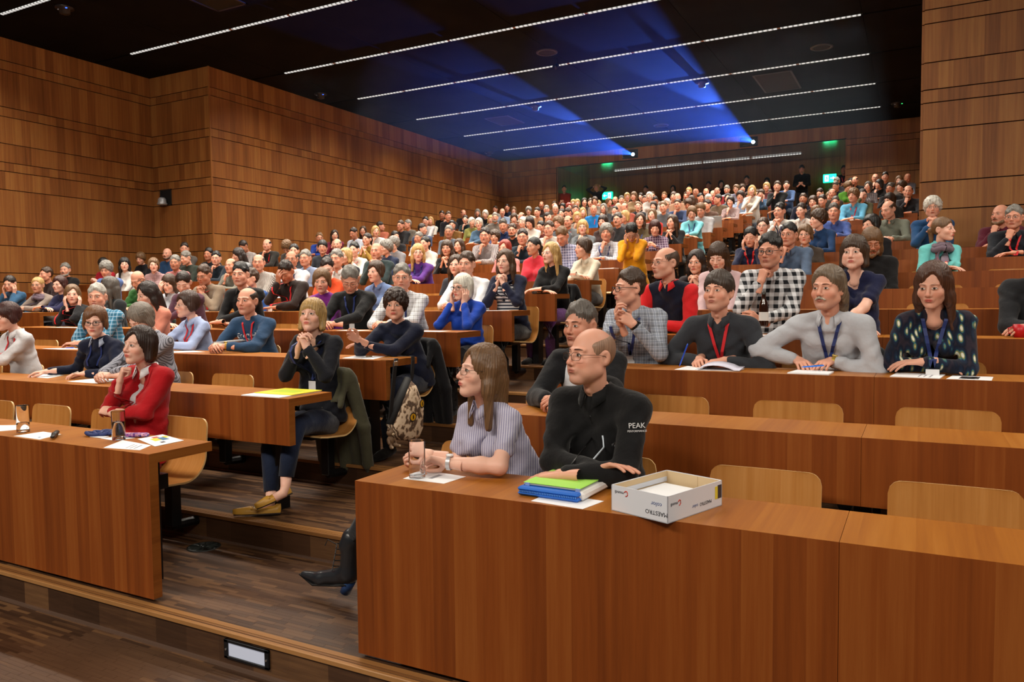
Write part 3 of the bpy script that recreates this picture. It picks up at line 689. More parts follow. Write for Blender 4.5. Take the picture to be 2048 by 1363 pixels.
@cached
def hand_tpl(lod, pose):
    """right hand: wrist at the origin, fingers along -Y, palm towards -Z, thumb on the +X side"""
    h = LOD[lod]['hand']; g = G((-.085, -.215, -.10), (.10, .09, .06), h); (a1, a2, a3), th = HANDP[pose]
    g.cap((0, .08, .0), (0, 0, 0), .031, .026, .01, flat=((0, 0, 1), .82))
    f = [(-.033, -.078, .046, .8), (-.012, -.087, .052, 1), (.011, -.088, .050, 1.0), (.033, -.082, .046, .92)]
    f = [(.031, -.084, .045, .95), (.0105, -.091, .050, 1.03), (-.0105, -.088, .047, 1.0), (-.030, -.078, .038, .85)]
    for x, y, L, sc in f: g.cap((x * .55, -.005, 0), (x * .95, y * .95, 0), .0155, .0115, .016, flat=((0, 0, 1), .85))
    k = .002 if lod == 0 else .003
    for i, (x, y, L, sc) in enumerate(f):
        p = np.array((x, y, 0.)); ang = 0; r = .0092 * (.9 if i == 3 else 1); sp = x * 1.3
        for s_, (l, da) in enumerate(((L, a1 + .07 * i), (L * .62, a2), (L * .48, a3))):
            ang += da; d = np.array((sp * math.cos(ang) * .9, -math.cos(ang), -math.sin(ang))); d /= np.linalg.norm(d); q = p + d * l
            g.cap(p, q, r, r * .92, k); p = q; r *= .93
    p = np.array((.022, -.022, -.006)); d1 = np.array((.72, -.66, -.2 - .5 * th)); d2 = np.array((.42 - .9 * th, -.88, -.15 - .35 * th)); d3 = np.array((.25 - 1.1 * th, -.9, -.2 - .3 * th)); r = .0135
    for d, l in ((d1, .040), (d2, .034), (d3, .028)):
        q = p + d / np.linalg.norm(d) * l; g.cap(p, q, r, r * .86, .006 if l > .035 else k); p = q; r *= .88
    V, Q = g.mesh(); return V.astype(np.float32), Q
def frame_hand(wr, d, pn, left, sc=1.0):
    """matrix placing the hand template: fingers along d, palm facing pn"""
    d = np.array(d, float); d /= np.linalg.norm(d); pn = np.array(pn, float); pn = pn - d * (pn @ d); pn /= max(np.linalg.norm(pn), 1e-6)
    y = -d; z = -pn; x = np.cross(y, z)
    return np.stack([x * (-1 if left else 1), y, z], 1) * sc, np.array(wr, float)
def ik(S, W, l1, l2, pole):
    S, W, pole = np.array(S, float), np.array(W, float), np.array(pole, float)
    d = W - S; L = np.linalg.norm(d); Lm = min(L, (l1 + l2) * .995)
    if L > Lm: W = S + d / L * Lm; L = Lm
    L = max(L, abs(l1 - l2) + .02); u = d / max(np.linalg.norm(d), 1e-6); a = (l1 * l1 - l2 * l2 + L * L) / (2 * L); hh = math.sqrt(max(l1 * l1 - a * a, 0))
    p = pole - u * (pole @ u); p /= max(np.linalg.norm(p), 1e-6)
    return S + u * a + p * hh, W
# ------------------------------------------------------------ materials of people
def skin(tone, name):
    k = 'skin_' + name
    if k in _mats: return _mats[k]
    t = NT(k, .48, .4); v = t.new('ShaderNodeAttribute', attribute_name='hl').outputs['Vector']; x, y, z = t.xyz(v)
    def blob(cx, cz, rx, rz, ymax=-.05):
        a = t.math('DIVIDE', t.math('SUBTRACT', t.math('ABSOLUTE', x), cx), rx); b = t.math('DIVIDE', t.math('SUBTRACT', z, cz), rz)
        r2 = t.math('ADD', t.math('MULTIPLY', a, a), t.math('MULTIPLY', b, b)); f = t.math('SUBTRACT', 1.35, r2); f.node.use_clamp = True
        g_ = t.math('LESS_THAN', y, ymax); return t.math('MULTIPLY', t.math('MULTIPLY', f, 1.0), g_)
    c = s2l(tone); n = t.noise(t.coord('Object'), 38, 3)
    c1 = t.mix(t.math('MULTIPLY', n, .35), c, tuple(v_ * f for v_, f in zip(c[:3], (1.0, .78, .70))) + (1,))
    red = tuple(v_ * f for v_, f in zip(c[:3], (.98, .62, .55))) + (1,)
    c1 = t.mix(t.math('MULTIPLY', blob(.043, -.03, .024, .022), .38), c1, red)
    c1 = t.mix(t.math('MULTIPLY', blob(0, -.028, .014, .016, -.09), .40), c1, red)
    lipc = tuple(v_ * f for v_, f in zip(c[:3], (.78, .42, .40) if name[0] == 'm' else (.80, .30, .32))) + (1,)
    c1 = t.mix(blob(0, -.0615, .0215, .0105, -.075), c1, lipc)
    ml = t.math('MULTIPLY', blob(0, -.0612, .021, .0017, -.07), .8); c1 = t.mix(ml, c1, (.06, .015, .012, 1))
    if name.startswith('m'):
        st = t.math('MULTIPLY', blob(0, -.085, .062, .04, -.01), .22); c1 = t.mix(st, c1, (.16, .12, .11, 1))
    t.base(c1); t.b.inputs['Subsurface Weight'].default_value = .12; t.b.inputs['Subsurface Radius'].default_value = (.9, .35, .2); t.b.inputs['Subsurface Scale'].default_value = .008
    t.bump(n, .0008, .15); _mats[k] = t.m; return t.m
SKIN = {'m1': 'dca48c', 'm2': 'd0957c', 'm3': 'b97f64', 'w1': 'e6b8a4', 'w2': 'dba790', 'w3': 'c8947a'}
HAIRC = dict(k='100c0b', d='241712', b='3d2818', n='6b4e32', y='b8935a', g='77746e', w='c9c5bb', r='8a2a1c', m='3a1712', x='4a443e')
def hair_mat(c):
    k = 'hair_' + c
    if k in _mats: return _mats[k]
    t = NT(k, .42, .5); v = t.coord(attr='hl'); x, y, z = t.xyz(v)
    az = t.math('ARCTAN2', x, t.math('SUBTRACT', y, .03)); cb = t.new('ShaderNodeCombineXYZ')
    t.ln(t.math('MULTIPLY', az, 22), cb.inputs[0]); t.ln(t.math('MULTIPLY', z, 9), cb.inputs[1]); t.ln(t.math('MULTIPLY', y, 14), cb.inputs[2])
    n = t.noise(cb.outputs[0], 1.0, 4, .65); b = s2l(HAIRC.get(c, c))
    lo = tuple(q * .42 for q in b[:3]); hi = tuple(min(1, q * 1.55 + .012) for q in b[:3])
    t.base(t.ramp(n, [(.28, lo), (.5, b[:3]), (.72, hi)])); t.bump(n, .004, .6); _mats[k] = t.m; return t.m
def cloth(code):
    """hex colour, then p = checked, s = striped, i = ikat"""
    k = 'cloth_' + code
    if k in _mats: return _mats[k]
    t = NT(k, .85, .2); c = s2l(code[:6]); pat = code[6:7]; v = t.coord('Object'); n = t.noise(v, 9, 4)
    x, y, z = t.xyz(v)
    def band(a, f, w_, ph=0.): return t.math('LESS_THAN', t.math('FRACT', t.math('ADD', t.math('MULTIPLY', a, f), ph)), w_)
    dk = tuple(q * .72 for q in c[:3]) + (1,); col = t.mix(n, c, dk)
    if pat == 'p':
        lum = sum(c[:3]) / 3; o1 = (.62, .60, .58, 1) if lum < .12 else tuple(q * .12 for q in c[:3]) + (1,)
        u = t.math('ADD', x, t.math('MULTIPLY', y, .55)); f = 26
        a = t.math('MULTIPLY', t.math('ADD', band(u, f, .42), band(z, f, .42)), .5); col = t.mix(t.math('MULTIPLY', a, .62), col, o1)
        col = t.mix(t.math('MULTIPLY', t.math('MAXIMUM', band(u, f, .10, .35), band(z, f, .10, .35)), .55), col, (.75, .75, .76, 1) if lum < .35 else s2l('2c3c5c'))
    elif pat == 'b':
        u = t.math('ADD', x, t.math('MULTIPLY', y, .55)); f = 17
        a = t.math('MULTIPLY', t.math('ADD', band(u, f, .5), band(z, f, .5)), .5); col = t.mix(a, s2l('d8dade'), s2l('15181d'))
    elif pat == 's':
        col = t.mix(band(t.math('ADD', x, t.math('MULTIPLY', z, .35)), 85, .38), col, (.6, .58, .56, 1) if sum(c[:3]) < .6 else tuple(q * .25 for q in c[:3]) + (1,))
    elif pat == 'l':
        col = t.mix(t.math('MULTIPLY', band(t.math('ADD', x, t.math('MULTIPLY', y, .45)), 90, .34), .85), col, s2l('6f6a94'))
    elif pat == 'h':
        col = t.mix(band(z, 30, .42), s2l('e6e6ea'), s2l('20263c'))
    elif pat == 'i':
        cbx = t.new('ShaderNodeCombineXYZ'); t.ln(t.math('ADD', x, t.math('MULTIPLY', y, .4)), cbx.inputs[0]); t.ln(t.math('MULTIPLY', z, .36), cbx.inputs[1])
        vo = t.new('ShaderNodeTexVoronoi'); vo.inputs['Scale'].default_value = 36; t.ln(cbx.outputs[0], vo.inputs['Vector'])
        col = t.ramp(vo.outputs['Distance'], [(.0, s2l('f0eede')), (.17, s2l('cfd2c0')), (.22, s2l('8f8438')), (.30, s2l('2f6a70')), (.36, s2l('16263e')), (.6, s2l('0e1526')), (.8, s2l('2a2430'))])
    t.base(col); w2 = t.noise(t.coord('Object', (1, 1, 1)), 14, 3); t.bump(w2, .025, .4); t.b.inputs['Sheen Weight'].default_value = .12; _mats[k] = t.m; return t.m
M_EYEW = plain('eye_white', 'd8d0c8', .15); M_IRIS = plain('iris', '3a2a20', .1); M_LASH = plain('lashes', '1a100c', .6)
def eye_mesh(k_):
    m = MB()
    for s in (-1, 1):
        # almond lens that follows the lids
        n, k = 12, 4; V = []; F = []
        for j in range(k + 1):
            q = j / k
            for i in range(n):
                a = 2 * math.pi * i / n; ex = .0138 * q * math.cos(a); ez = (.0072 if math.sin(a) > 0 else .0052) * q * math.sin(a) * (1 - .25 * abs(math.cos(a)))
                V.append((s * .031 + ex, -.0907 + .0034 * q * q + ex * s * .25, .003 + ez))
        for j in range(k):
            for i in range(n): F.append((j * n + i, j * n + (i + 1) % n, (j + 1) * n + (i + 1) % n, (j + 1) * n + i))
        m.add(V, F, 0); V = [(s * .0305 + .0054 * math.cos(2 * math.pi * i / 12), -.0918, .0042 + .0054 * math.sin(2 * math.pi * i / 12)) for i in range(12)] + [(s * .0305, -.0924, .0042)]
        m.add(V, [(12, i, (i + 1) % 12) for i in range(12)], 1)
        m.tube([(s * .0175, -.0870, .0015), (s * .023, -.0903, .0082), (s * .031, -.0912, .0104), (s * .039, -.0882, .0085), (s * .0450, -.0830, .0020)], [.0006, .0011, .0012, .0011, .0006], 5, 2)
    m.V = [((abs(x) - .031) * k_ * (1 if x > 0 else -1) + (.031 if x > 0 else -.031), y - (k_ - 1) * .004, .003 + (z - .003) * k_) for x, y, z in m.V]
    return m.mesh('eyes', [M_EYEW, M_IRIS, M_LASH], True)
def lids_mesh():
    m = MB()
    for s in (-1, 1): m.tube([(s * .0175, -.0880, .0015), (s * .024, -.0905, -.0030), (s * .031, -.0912, -.0045), (s * .039, -.0885, -.0030), (s * .0450, -.0830, .0015)], [.0006, .0013, .0015, .0013, .0006], 5, 0)
    return m.mesh('eyes', [M_LASH], True)
def brow_mesh(m_):
    m = MB(); r = .0028 if m_ else .0016
    for s in (-1, 1): m.tube([(s * .013, -.0965, .0270), (s * .022, -.0960, .0292), (s * .034, -.0900, .0300), (s * .046, -.0790, .0262)], [r * .8, r, r * .9, r * .4], 6, 0, True, .6)
    return m.mesh('eyebrows', [M_LASH], True)
def glasses_mesh(thick, rim):
    m = MB(); r = thick
    for s in (-1, 1):
        P = []
        for i in range(17):
            a = 2 * math.pi * i / 16; ca, sa = math.cos(a), math.sin(a); ex = .0235 * math.copysign(abs(ca) ** .62, ca); ez = .0165 * math.copysign(abs(sa) ** .62, sa)
            P.append((s * .0325 + ex, -.1075 + abs(s * .0325 + ex) ** 2 * 3.2, -.002 + ez))
        m.tube(P, r, 6, 0, False)
        m.tube([(s * .056, -.0985, .006), (s * .070, -.086, .007), (s * .083, -.02, .008), (s * .084, .012, .004), (s * .083, .028, -.014)], r, 5, 0)
    m.tube([(-.010, -.1085, .002), (0, -.1120, .005), (.010, -.1085, .002)], r, 5, 0)
    return m.mesh('glasses', [rim], True)
EYES, LIDS, BROW = {'M': eye_mesh(1.0), 'W': eye_mesh(1.14)}, lids_mesh(), {'M': brow_mesh(True), 'W': brow_mesh(False)}
GL = {'g': glasses_mesh(.0011, plain('glasses_wire', '5a4a40', .3, .8)), 'G': glasses_mesh(.0022, plain('glasses_dark', '0c0c0e', .3))}
M_LENS = None
def lens_mat():
    m = bpy.data.materials.new('spectacle_lens'); m.use_nodes = True; n = m.node_tree.nodes; n.clear(); o = n.new('ShaderNodeOutputMaterial'); a = n.new('ShaderNodeBsdfTransparent'); b = n.new('ShaderNodeBsdfGlossy'); b.inputs['Roughness'].default_value = .03; x = n.new('ShaderNodeMixShader'); x.inputs[0].default_value = .06
    m.node_tree.links.new(a.outputs[0], x.inputs[1]); m.node_tree.links.new(b.outputs[0], x.inputs[2]); m.node_tree.links.new(x.outputs[0], o.inputs[0]); return m
M_LENS = lens_mat()
def lens_mesh():
    m = MB()
    for s in (-1, 1):
        V = [(s * .0325, -.1075 + .0325 ** 2 * 3.2, -.002)]
        for i in range(16):
            a = 2 * math.pi * i / 16; ca, sa = math.cos(a), math.sin(a); ex = .0235 * math.copysign(abs(ca) ** .62, ca); ez = .0165 * math.copysign(abs(sa) ** .62, sa); V.append((s * .0325 + ex, -.1075 + abs(s * .0325 + ex) ** 2 * 3.2, -.002 + ez))
        m.add(V, [(0, 1 + i, 1 + (i + 1) % 16) for i in range(16)])
    return m.mesh('lenses', [M_LENS], True)
LENS = lens_mesh()
def setmat(o, mats):
    for i, m in enumerate(mats):
        o.material_slots[i].link = 'OBJECT'; o.material_slots[i].material = m
    return o
# ------------------------------------------------------------ seated people
def arms(pose, Hc, Rh, sx, N):
    """(wrist, finger direction, palm normal, hand shape, elbow pole) for the right (-1) and left (+1) arm"""
    T = .80; fy = Rh @ np.array((0, -1., 0)); up = Rh @ np.array((0, 0, 1.)); rt = Rh @ np.array((-1., 0, 0))
    fold = {-1: ((.02, -.40, T + .012), (1, -.12, -.02), (0, 0, -1), 'flat', (-.8, -.1, -.9)), 1: ((-.05, -.46, T + .03), (-1, -.05, -.05), (0, .2, -1), 'flat', (.8, -.1, -.9))}
    clasp = {-1: ((-.055, -.50, T + .02), (.75, -.62, .05), (.55, .2, -.8), 'curl', (-.8, -.1, -.9)), 1: ((.055, -.50, T + .02), (-.75, -.62, .08), (-.55, .2, -.8), 'curl', (.8, -.1, -.9))}
    rest = {1: ((-.02, -.42, T + .008), (-1, -.2, -.03), (0, 0, -1), 'flat', (.8, -.1, -.9)), -1: ((.02, -.42, T + .008), (1, -.2, -.03), (0, 0, -1), 'flat', (-.8, -.1, -.9))}
    chin = Hc + Rh @ np.array((0, -.060, -.115))
    if pose == 'F' : return fold
    if pose in 'CW': return clasp
    if pose == 'H':
        return {-1: (chin + np.array((-.035, -.055, -.10)), (.25, .12, 1), (.5, .9, -.1), 'fist', (-.5, -.25, -1)), 1: rest[1]}
    if pose == 'T':
        return {s: (chin + np.array((s * .035, -.055, -.105)), (-s * .38, .05, 1), (-s * 1., .45, 0), 'curl', (s * .45, -.2, -1)) for s in (-1, 1)}
    if pose == 'K':
        return {s: (Hc + Rh @ np.array((s * .072, -.066, -.135)), tuple(up + Rh @ np.array((s * .2, .18, 0))), tuple(Rh @ np.array((-s * 1., .45, 0))), 'loose', (s * .5, -.2, -1)) for s in (-1, 1)}
    if pose == 'X':
        return {-1: (Hc + Rh @ np.array((-.065, -.128, -.06)), tuple(up + Rh @ np.array((.30, .1, 0))), tuple(Rh @ np.array((.35, 1., 0))), 'loose', (-.5, -.2, -1)), 1: rest[1]}
    if pose == 'P':
        return {s: ((s * .06, -.36, .86), (-s * .35, -.8, .45), (-s * .8, .2, -.4), 'curl', (s * .7, .1, -1)) for s in (-1, 1)}
    if pose == 'Z': return {s: ((s * .05, N[1] - .27, N[2] - .32), (-s * .6, -.3, .5), (-s * .6, .5, 0), 'curl', (s * .8, .3, -1)) for s in (-1, 1)}
    if pose == 'Y': return {s: (Hc + np.array((s * .13, .03, .04)), (-s * .8, -.1, .5), (-s * .5, .6, -.3), 'loose', (s * 1, -.2, -.2)) for s in (-1, 1)}
    return {s: ((s * .10, -.26, .60), (-s * .4, -.8, -.1), (0, 0, -1), 'loose', (s * .7, .25, -1)) for s in (-1, 1)}
def body_parts(lod, sex, pose, zh, yh, rz, pit, fl, heavy=0, over=None, roll=0, xh=0.0, htop=None):
    """numpy pieces of one figure in its own frame (origin on the floor under the hips, facing -Y)"""
    m = sex == 'M'; o = over or {}
    Rh = rotz(R_(rz)) @ rotx(R_(pit)) @ roty(R_(roll)); ty = max(-22, min(22, rz * .38)) if 'ty' not in o else o['ty']; Rt = rotz(R_(ty))
    sc = 1.0 if m else .955; Hc = np.array((xh, yh, zh))
    N = Hc + Rh @ np.array((0, .03, -.08)) * sc + np.array((0, .026, -.098)) * sc
    V, Q = head_tpl(lod, sex, heavy); hl = V.copy()
    t = np.clip((-.095 - V[:, 2]) / .11, 0, 1)[:, None]; t = t * t * (3 - 2 * t)
    Hd = (V * sc) @ Rh.T + Hc; Nk = (V - np.array((0, .045, -.196))) * sc @ Rt.T + N
    parts = [(Hd * (1 - t) + Nk * t, Q, hl)]
    stand = pose in 'ZY'; Pz = .50 if not stand else zh - .68
    P = np.array((0 if 'px' not in o else o['px'], .03, Pz)) if not stand else np.array((xh, yh + .05, Pz))
    sw = (.172 if m else .146) + .012 * heavy; Sh = {s: N + Rt @ np.array((s * sw, .014, -.034 + (.012 if pose in 'HTKX' else 0))) for s in (-1, 1)}
    A = arms(pose, Hc, Rh, sw, N)
    for s, k in ((-1, 'R'), (1, 'L')):
        if k in o: A[s] = tuple(a if b is None else b for a, b in zip(A[s], o[k] + (None,) * (5 - len(o[k]))))
    l1, l2 = (.285, .255) if m else (.262, .235)
    Ct = N + np.array((0, .02, -.135)); Ct[:2] += (P[:2] - N[:2]) * .12
    h = htop or LOD[lod]['top']; ar = {}
    for s in (-1, 1):
        W, d, pn, hp, pole = A[s]
        E, W = ik(Sh[s], W, l1, l2, pole)
        ar[s] = (E, W)
        hv, hq = hand_tpl(lod, hp); Mx, org = frame_hand(W, d, pn, s > 0, .97 if m else .88)
        if s > 0: hq = hq[:, ::-1]
        parts.append((hv @ Mx.T + org, hq, np.full(hv.shape, 9.)))
    lo = np.minimum.reduce([P - .22, N - .3] + [v for s in (-1, 1) for v in (Sh[s] - .09, ar[s][0] - .08, ar[s][1] - .06)]); hi = np.maximum.reduce([P + .22, N + .09] + [v for s in (-1, 1) for v in (Sh[s] + .09, ar[s][0] + .08, ar[s][1] + .06)])
    lo[2] = min(lo[2], Pz - .02)
    def torso(g, e=0.0):
        f = 1 + .22 * heavy
        for s in (-1, 1):
            g.cap(P + Rt @ np.array((s * .075, 0, .04)), P * .45 + Ct * .55 + Rt @ np.array((s * .062, .0, 0)), (.108 if m else .105) * f + e, (.095 if m else .084) * f + e, .06)
            g.cap(P * .45 + Ct * .55 + Rt @ np.array((s * .062, 0, 0)), Ct + Rt @ np.array((s * .078, .0, .03)), (.095 if m else .084) * f + e, (.092 if m else .078) + e, .06)
            g.cap(N + Rt @ np.array((s * .030, .014, .020)), Sh[s] + np.array((0, .004, .0)), .046 + e, (.060 if m else .050) + e, .05)
            if not m: g.ell(Ct + Rt @ np.array((s * .068, -.080, -.035)), (.056 + e, .052 + e, .058 + e), .04)
        if heavy: g.ell(P + np.array((0, -.06, .12)), (.17, .14, .14), .08)
        if 'o' not in fl: g.cap(N + Rt @ np.array((0, .006, .028)), N + Rt @ np.array((0, .006, -.03)), (.058 if m else .052) + e, (.066 if m else .058) + e, .03)
        return g
    g = torso(G(lo, hi, h)); short = 't' in fl
    sl = o.get('sleeve'); g2 = G(lo, hi, h) if sl else g
    for s in (-1, 1):
        E, W = ar[s]; fat = 1.0 + .12 * heavy + (.12 if 'j' in fl or 'J' in fl else 0)
        if short:
            g2.cap(Sh[s], Sh[s] + (E - Sh[s]) * .62, .056 if m else .047, .060 if m else .050, .03)
        else:
            g2.cap(Sh[s], E, (.061 if m else .050) * fat, (.051 if m else .043) * fat, .035); g2.cap(E, W - (W - E) * .14, (.051 if m else .043) * fat, (.039 if m else .034) * fat, .018)
            u = (W - E) / np.linalg.norm(W - E)
    for gg in {id(g): g, id(g2): g2}.values():
        gg.ell(N + Rt @ np.array((0, -.004, .078)), ((.058, .060, .048) if m else (.054, .058, .050)) if 'o' not in fl else (.060, .068, .066), .008, '-')
    if 'v' in fl or 'j' in fl: g.ell(N + Rt @ np.array((0, -.090, .012)), (.017, .055, .056), .012, '-')
    if 'o' in fl: g.ell(N + Rt @ np.array((0, -.085, .012)), (.066, .065, .060), .012, '-')
    if 'j' in fl: g.ell(N + Rt @ np.array((0, -.13, -.13)), (.040, .13, .19), .012, '-')
    g.half((0, 0, Pz + .0), (0, 0, -1))
    if lod < 2:
        for gg in {id(g): g, id(g2): g2}.values():
            x, y, z = gg.pts(tuple(slice(0, n_) for n_ in gg.n)); a_ = .0042 if lod == 0 else .004; ph = len(_bodies) * 1.7
            w1 = np.sin(62 * z + 25 * x - 18 * y + 2.2 * np.sin(19 * y + 13 * x + ph) + 1.5 * np.sin(27 * z + ph)); w2 = np.sin(44 * x - 38 * z + 30 * y + 2.0 * np.sin(23 * z - 11 * x + ph))
            gg.D += (a_ * (w1 * (.5 + .5 * np.sin(9 * x + 11 * z + ph)) + w2 * (.5 - .5 * np.sin(8 * y + 13 * z + ph)))).astype(np.float32)
    tv, tq = g.mesh()
    out = dict(top=(tv, tq), N=N, Rt=Rt, Rh=Rh, Hc=Hc, sc=sc, ar=ar, Sh=Sh, P=P)
    if sl:
        for s in (-1, 1): pass
        out['sleeve'] = g2.mesh()
    # hidden core so that the skin is one figure from the neck to the hands
    c = torso(G(lo, hi, max(h, .020)), -.011)
    for s in (-1, 1):
        E, W = ar[s]; rr = (.038, .034, .025) if m else (.034, .030, .0225)
        c.cap(Sh[s], E, rr[0] * (1.12 if short else .85), rr[1] * (1.12 if short else .85), .03)
    c.cap(N + np.array((0, .006, .05)), N + np.array((0, .012, -.03)), .042, .046, .02); c.half((0, 0, Pz + .05), (0, 0, -1))
    cv, cq = c.mesh(); parts.append((cv, cq, np.full(cv.shape, 9.)))
    if not short and lod == 0:
        a = G(lo, hi, .0075)
        for s in (-1, 1):
            E, W = ar[s]; a.cap(E + (W - E) * .62, W, .027 if m else .0235, .0262 if m else .0230, .01)
        av, aq = a.mesh(); parts.append((av, aq, np.full(av.shape, 9.)))
    if short:
        a = G(lo, hi, LOD[lod]['hand'] * 1.5)
        for s in (-1, 1):
            E, W = ar[s]; rr = (.041, .038, .027) if m else (.038, .034, .0245)
            a.cap(Sh[s] + (E - Sh[s]) * .3, E, rr[0], rr[1], .01); a.cap(E, E + (W - E) * .35, rr[1], rr[1] * 1.04, .02); a.cap(E + (W - E) * .35, W, rr[1] * 1.04, rr[2], .02, )
        av, aq = a.mesh(); parts.append((av, aq, np.full(av.shape, 9.)))
    off = 0; VV, QQ, HL = [], [], []
    for v, q, l in parts: VV.append(v); QQ.append(q + off); HL.append(l); off += len(v)
    out['body'] = (np.concatenate(VV), np.concatenate(QQ), np.concatenate(HL))
    # front surface of the clothes, for things worn on the chest
    ny = [g.ax[1]]
    def sy(x, z, gg=g):
        i = int(round((x - gg.lo[0]) / gg.h)); k = int(round((z - gg.lo[2]) / gg.h)); i = min(max(i, 0), gg.n[0] - 1); k = min(max(k, 0), gg.n[2] - 1)
        col = gg.D[i, :, k]; q = np.argmax(col < 0.0)
        return float(gg.ax[1][q]) if col[q] < 0 else None
    def ribbon(side, z1=-.27, x0=.060, wid=.019, x1=.0):
        pts = [N + Rt @ np.array((side * .058, .035, .040)), N + Rt @ np.array((side * .068, -.01, .034))]
        for k in range(1, 8):
            q = k / 7; x = N[0] + side * (x0 * (1 - q) + x1 * q) * 1.05 + (Rt @ np.array((0, -.08, 0)))[0] * q; z = N[2] + .015 + (z1 - .015) * q
            ys_ = [v for v in (sy(x, z), sy(x - .012, z), sy(x + .012, z), sy(x, z - .012), sy(x, z + .012)) if v is not None]; y = min(ys_) if ys_ else None
            if y is None: y = pts[-1][1] - .012
            pts.append(np.array((x, min(y - .008, pts[-1][1] + .03) if k < 3 else y - .008, z)))
        V = []; hw = wid / 2
        for p in pts: V += [p + np.array((-hw, 0, 0)), p + np.array((hw, 0, 0)), p + np.array((hw, -.002, 0)), p + np.array((-hw, -.002, 0))]
        n = len(pts); F = [(i * 4 + k, i * 4 + (k + 1) % 4, i * 4 + 4 + (k + 1) % 4, i * 4 + 4 + k) for i in range(n - 1) for k in range(4)]
        return V, F, pts[-1]
    out['ribbon'] = ribbon
    out['sy'] = sy
    return out
def collar_mesh(N, Rt, sc, spread=22, drop=.036, mat=None):
    m = MB(); V = []; n = 19
    for i in range(n):
        a = R_(spread + (360 - 2 * spread) * i / (n - 1)); q = abs(i - (n - 1) / 2) / ((n - 1) / 2); fr = max(0, q - .70) / .30
        d = np.array((math.sin(a), -math.cos(a), 0)); lift = .012 * (1 - q)
        r0, r1 = .061 * sc, (.077 + .014 * fr) * sc
        for r, z in ((r0, .006 + lift), (r0 + .002, .044 + lift * 1.4 - .022 * fr), (r0 + .007, .046 + lift * 1.4 - .022 * fr), (r1, .004 + lift - drop * fr), (r1 - .004, .002 + lift - drop * fr)):
            V.append(N + Rt @ (d * r * np.array((1.0, 1.06, 1)) + np.array((0, .004, z))) )
    F = [(i * 5 + k, i * 5 + k + 1, (i + 1) * 5 + k + 1, (i + 1) * 5 + k) for i in range(n - 1) for k in range(4)]
    F += [(0, 4, 3, 1), ((n - 1) * 5, (n - 1) * 5 + 1, (n - 1) * 5 + 3, (n - 1) * 5 + 4)]
    m.add(V, F); return m.mesh('collar', [mat], True)
def legs_mesh():
    a = MB()
    for s in (-1, 1): a.tube([(s * .08, .04, .53), (s * .10, -.2, .53), (s * .115, -.42, .52), (s * .118, -.47, .46), (s * .115, -.455, .28), (s * .115, -.44, .08)], [.10, .088, .072, .068, .058, .052], 10)
    b = MB()
    for s in (-1, 1): b.tube([(s * .115, -.40, .05), (s * .116, -.46, .052), (s * .12, -.56, .038), (s * .122, -.64, .028)], [.034, .044, .044, .026], 8, 0, True, .9)
    return a.mesh('trousers', [M_BLACK], True), b.mesh('shoes', [M_BLACK], True)
LEGS, SHOES = legs_mesh()
def legs_stand(zt):
    a = MB()
    for s in (-1, 1): a.tube([(s * .085, .03, zt), (s * .09, .02, zt * .55), (s * .09, .03, .09)], [.10, .075, .055], 9)
    b = MB()
    for s in (-1, 1): b.tube([(s * .09, .06, .05), (s * .09, -.02, .05), (s * .095, -.15, .03)], [.036, .044, .028], 8)
    return a.mesh('trousers', [M_BLACK], True), b.mesh('shoes', [M_BLACK], True)
def wrap_text(P, txt, size, x, z, mat, name, shear=0., d=.004, rot=0.):
    c = bpy.data.curves.new(name, 'FONT'); c.body = txt; c.size = size; c.align_x = 'CENTER'; c.align_y = 'CENTER'; c.shear = shear; c.offset = size * .012; c.resolution_u = 3
    o = bpy.data.objects.new(name, c); COL.objects.link(o); me = bpy.data.meshes.new_from_object(o); bpy.data.objects.remove(o); bpy.data.curves.remove(c)
    bm = bmesh.new(); bm.from_mesh(me); bmesh.ops.triangulate(bm, faces=bm.faces[:]); bmesh.ops.subdivide_edges(bm, edges=[e for e in bm.edges if e.calc_length() > size * .25], cuts=1)
    sy = P['B']['sy']; ca, sa = math.cos(rot), math.sin(rot)
    for v in bm.verts:
        X, Z = x + v.co.x * ca - v.co.y * sa, z + v.co.x * sa + v.co.y * ca; q = [w_ for w_ in (sy(X, Z), sy(X - .01, Z), sy(X + .01, Z)) if w_ is not None]
        v.co = (X, (min(q) if q else P['B']['N'][1] - .1) - d, Z)
    bm.to_mesh(me); bm.free(); me.materials.clear(); me.materials.append(mat)
    return link(bpy.data.objects.new(name, me), P['obj'])
_bodies = {}; _hairs = {}; _beards = {}; _std = {}
TROUS = ['23242a', '1c2536', '2e2a28', '3a3f4a', '15161a']
NPER = [0]
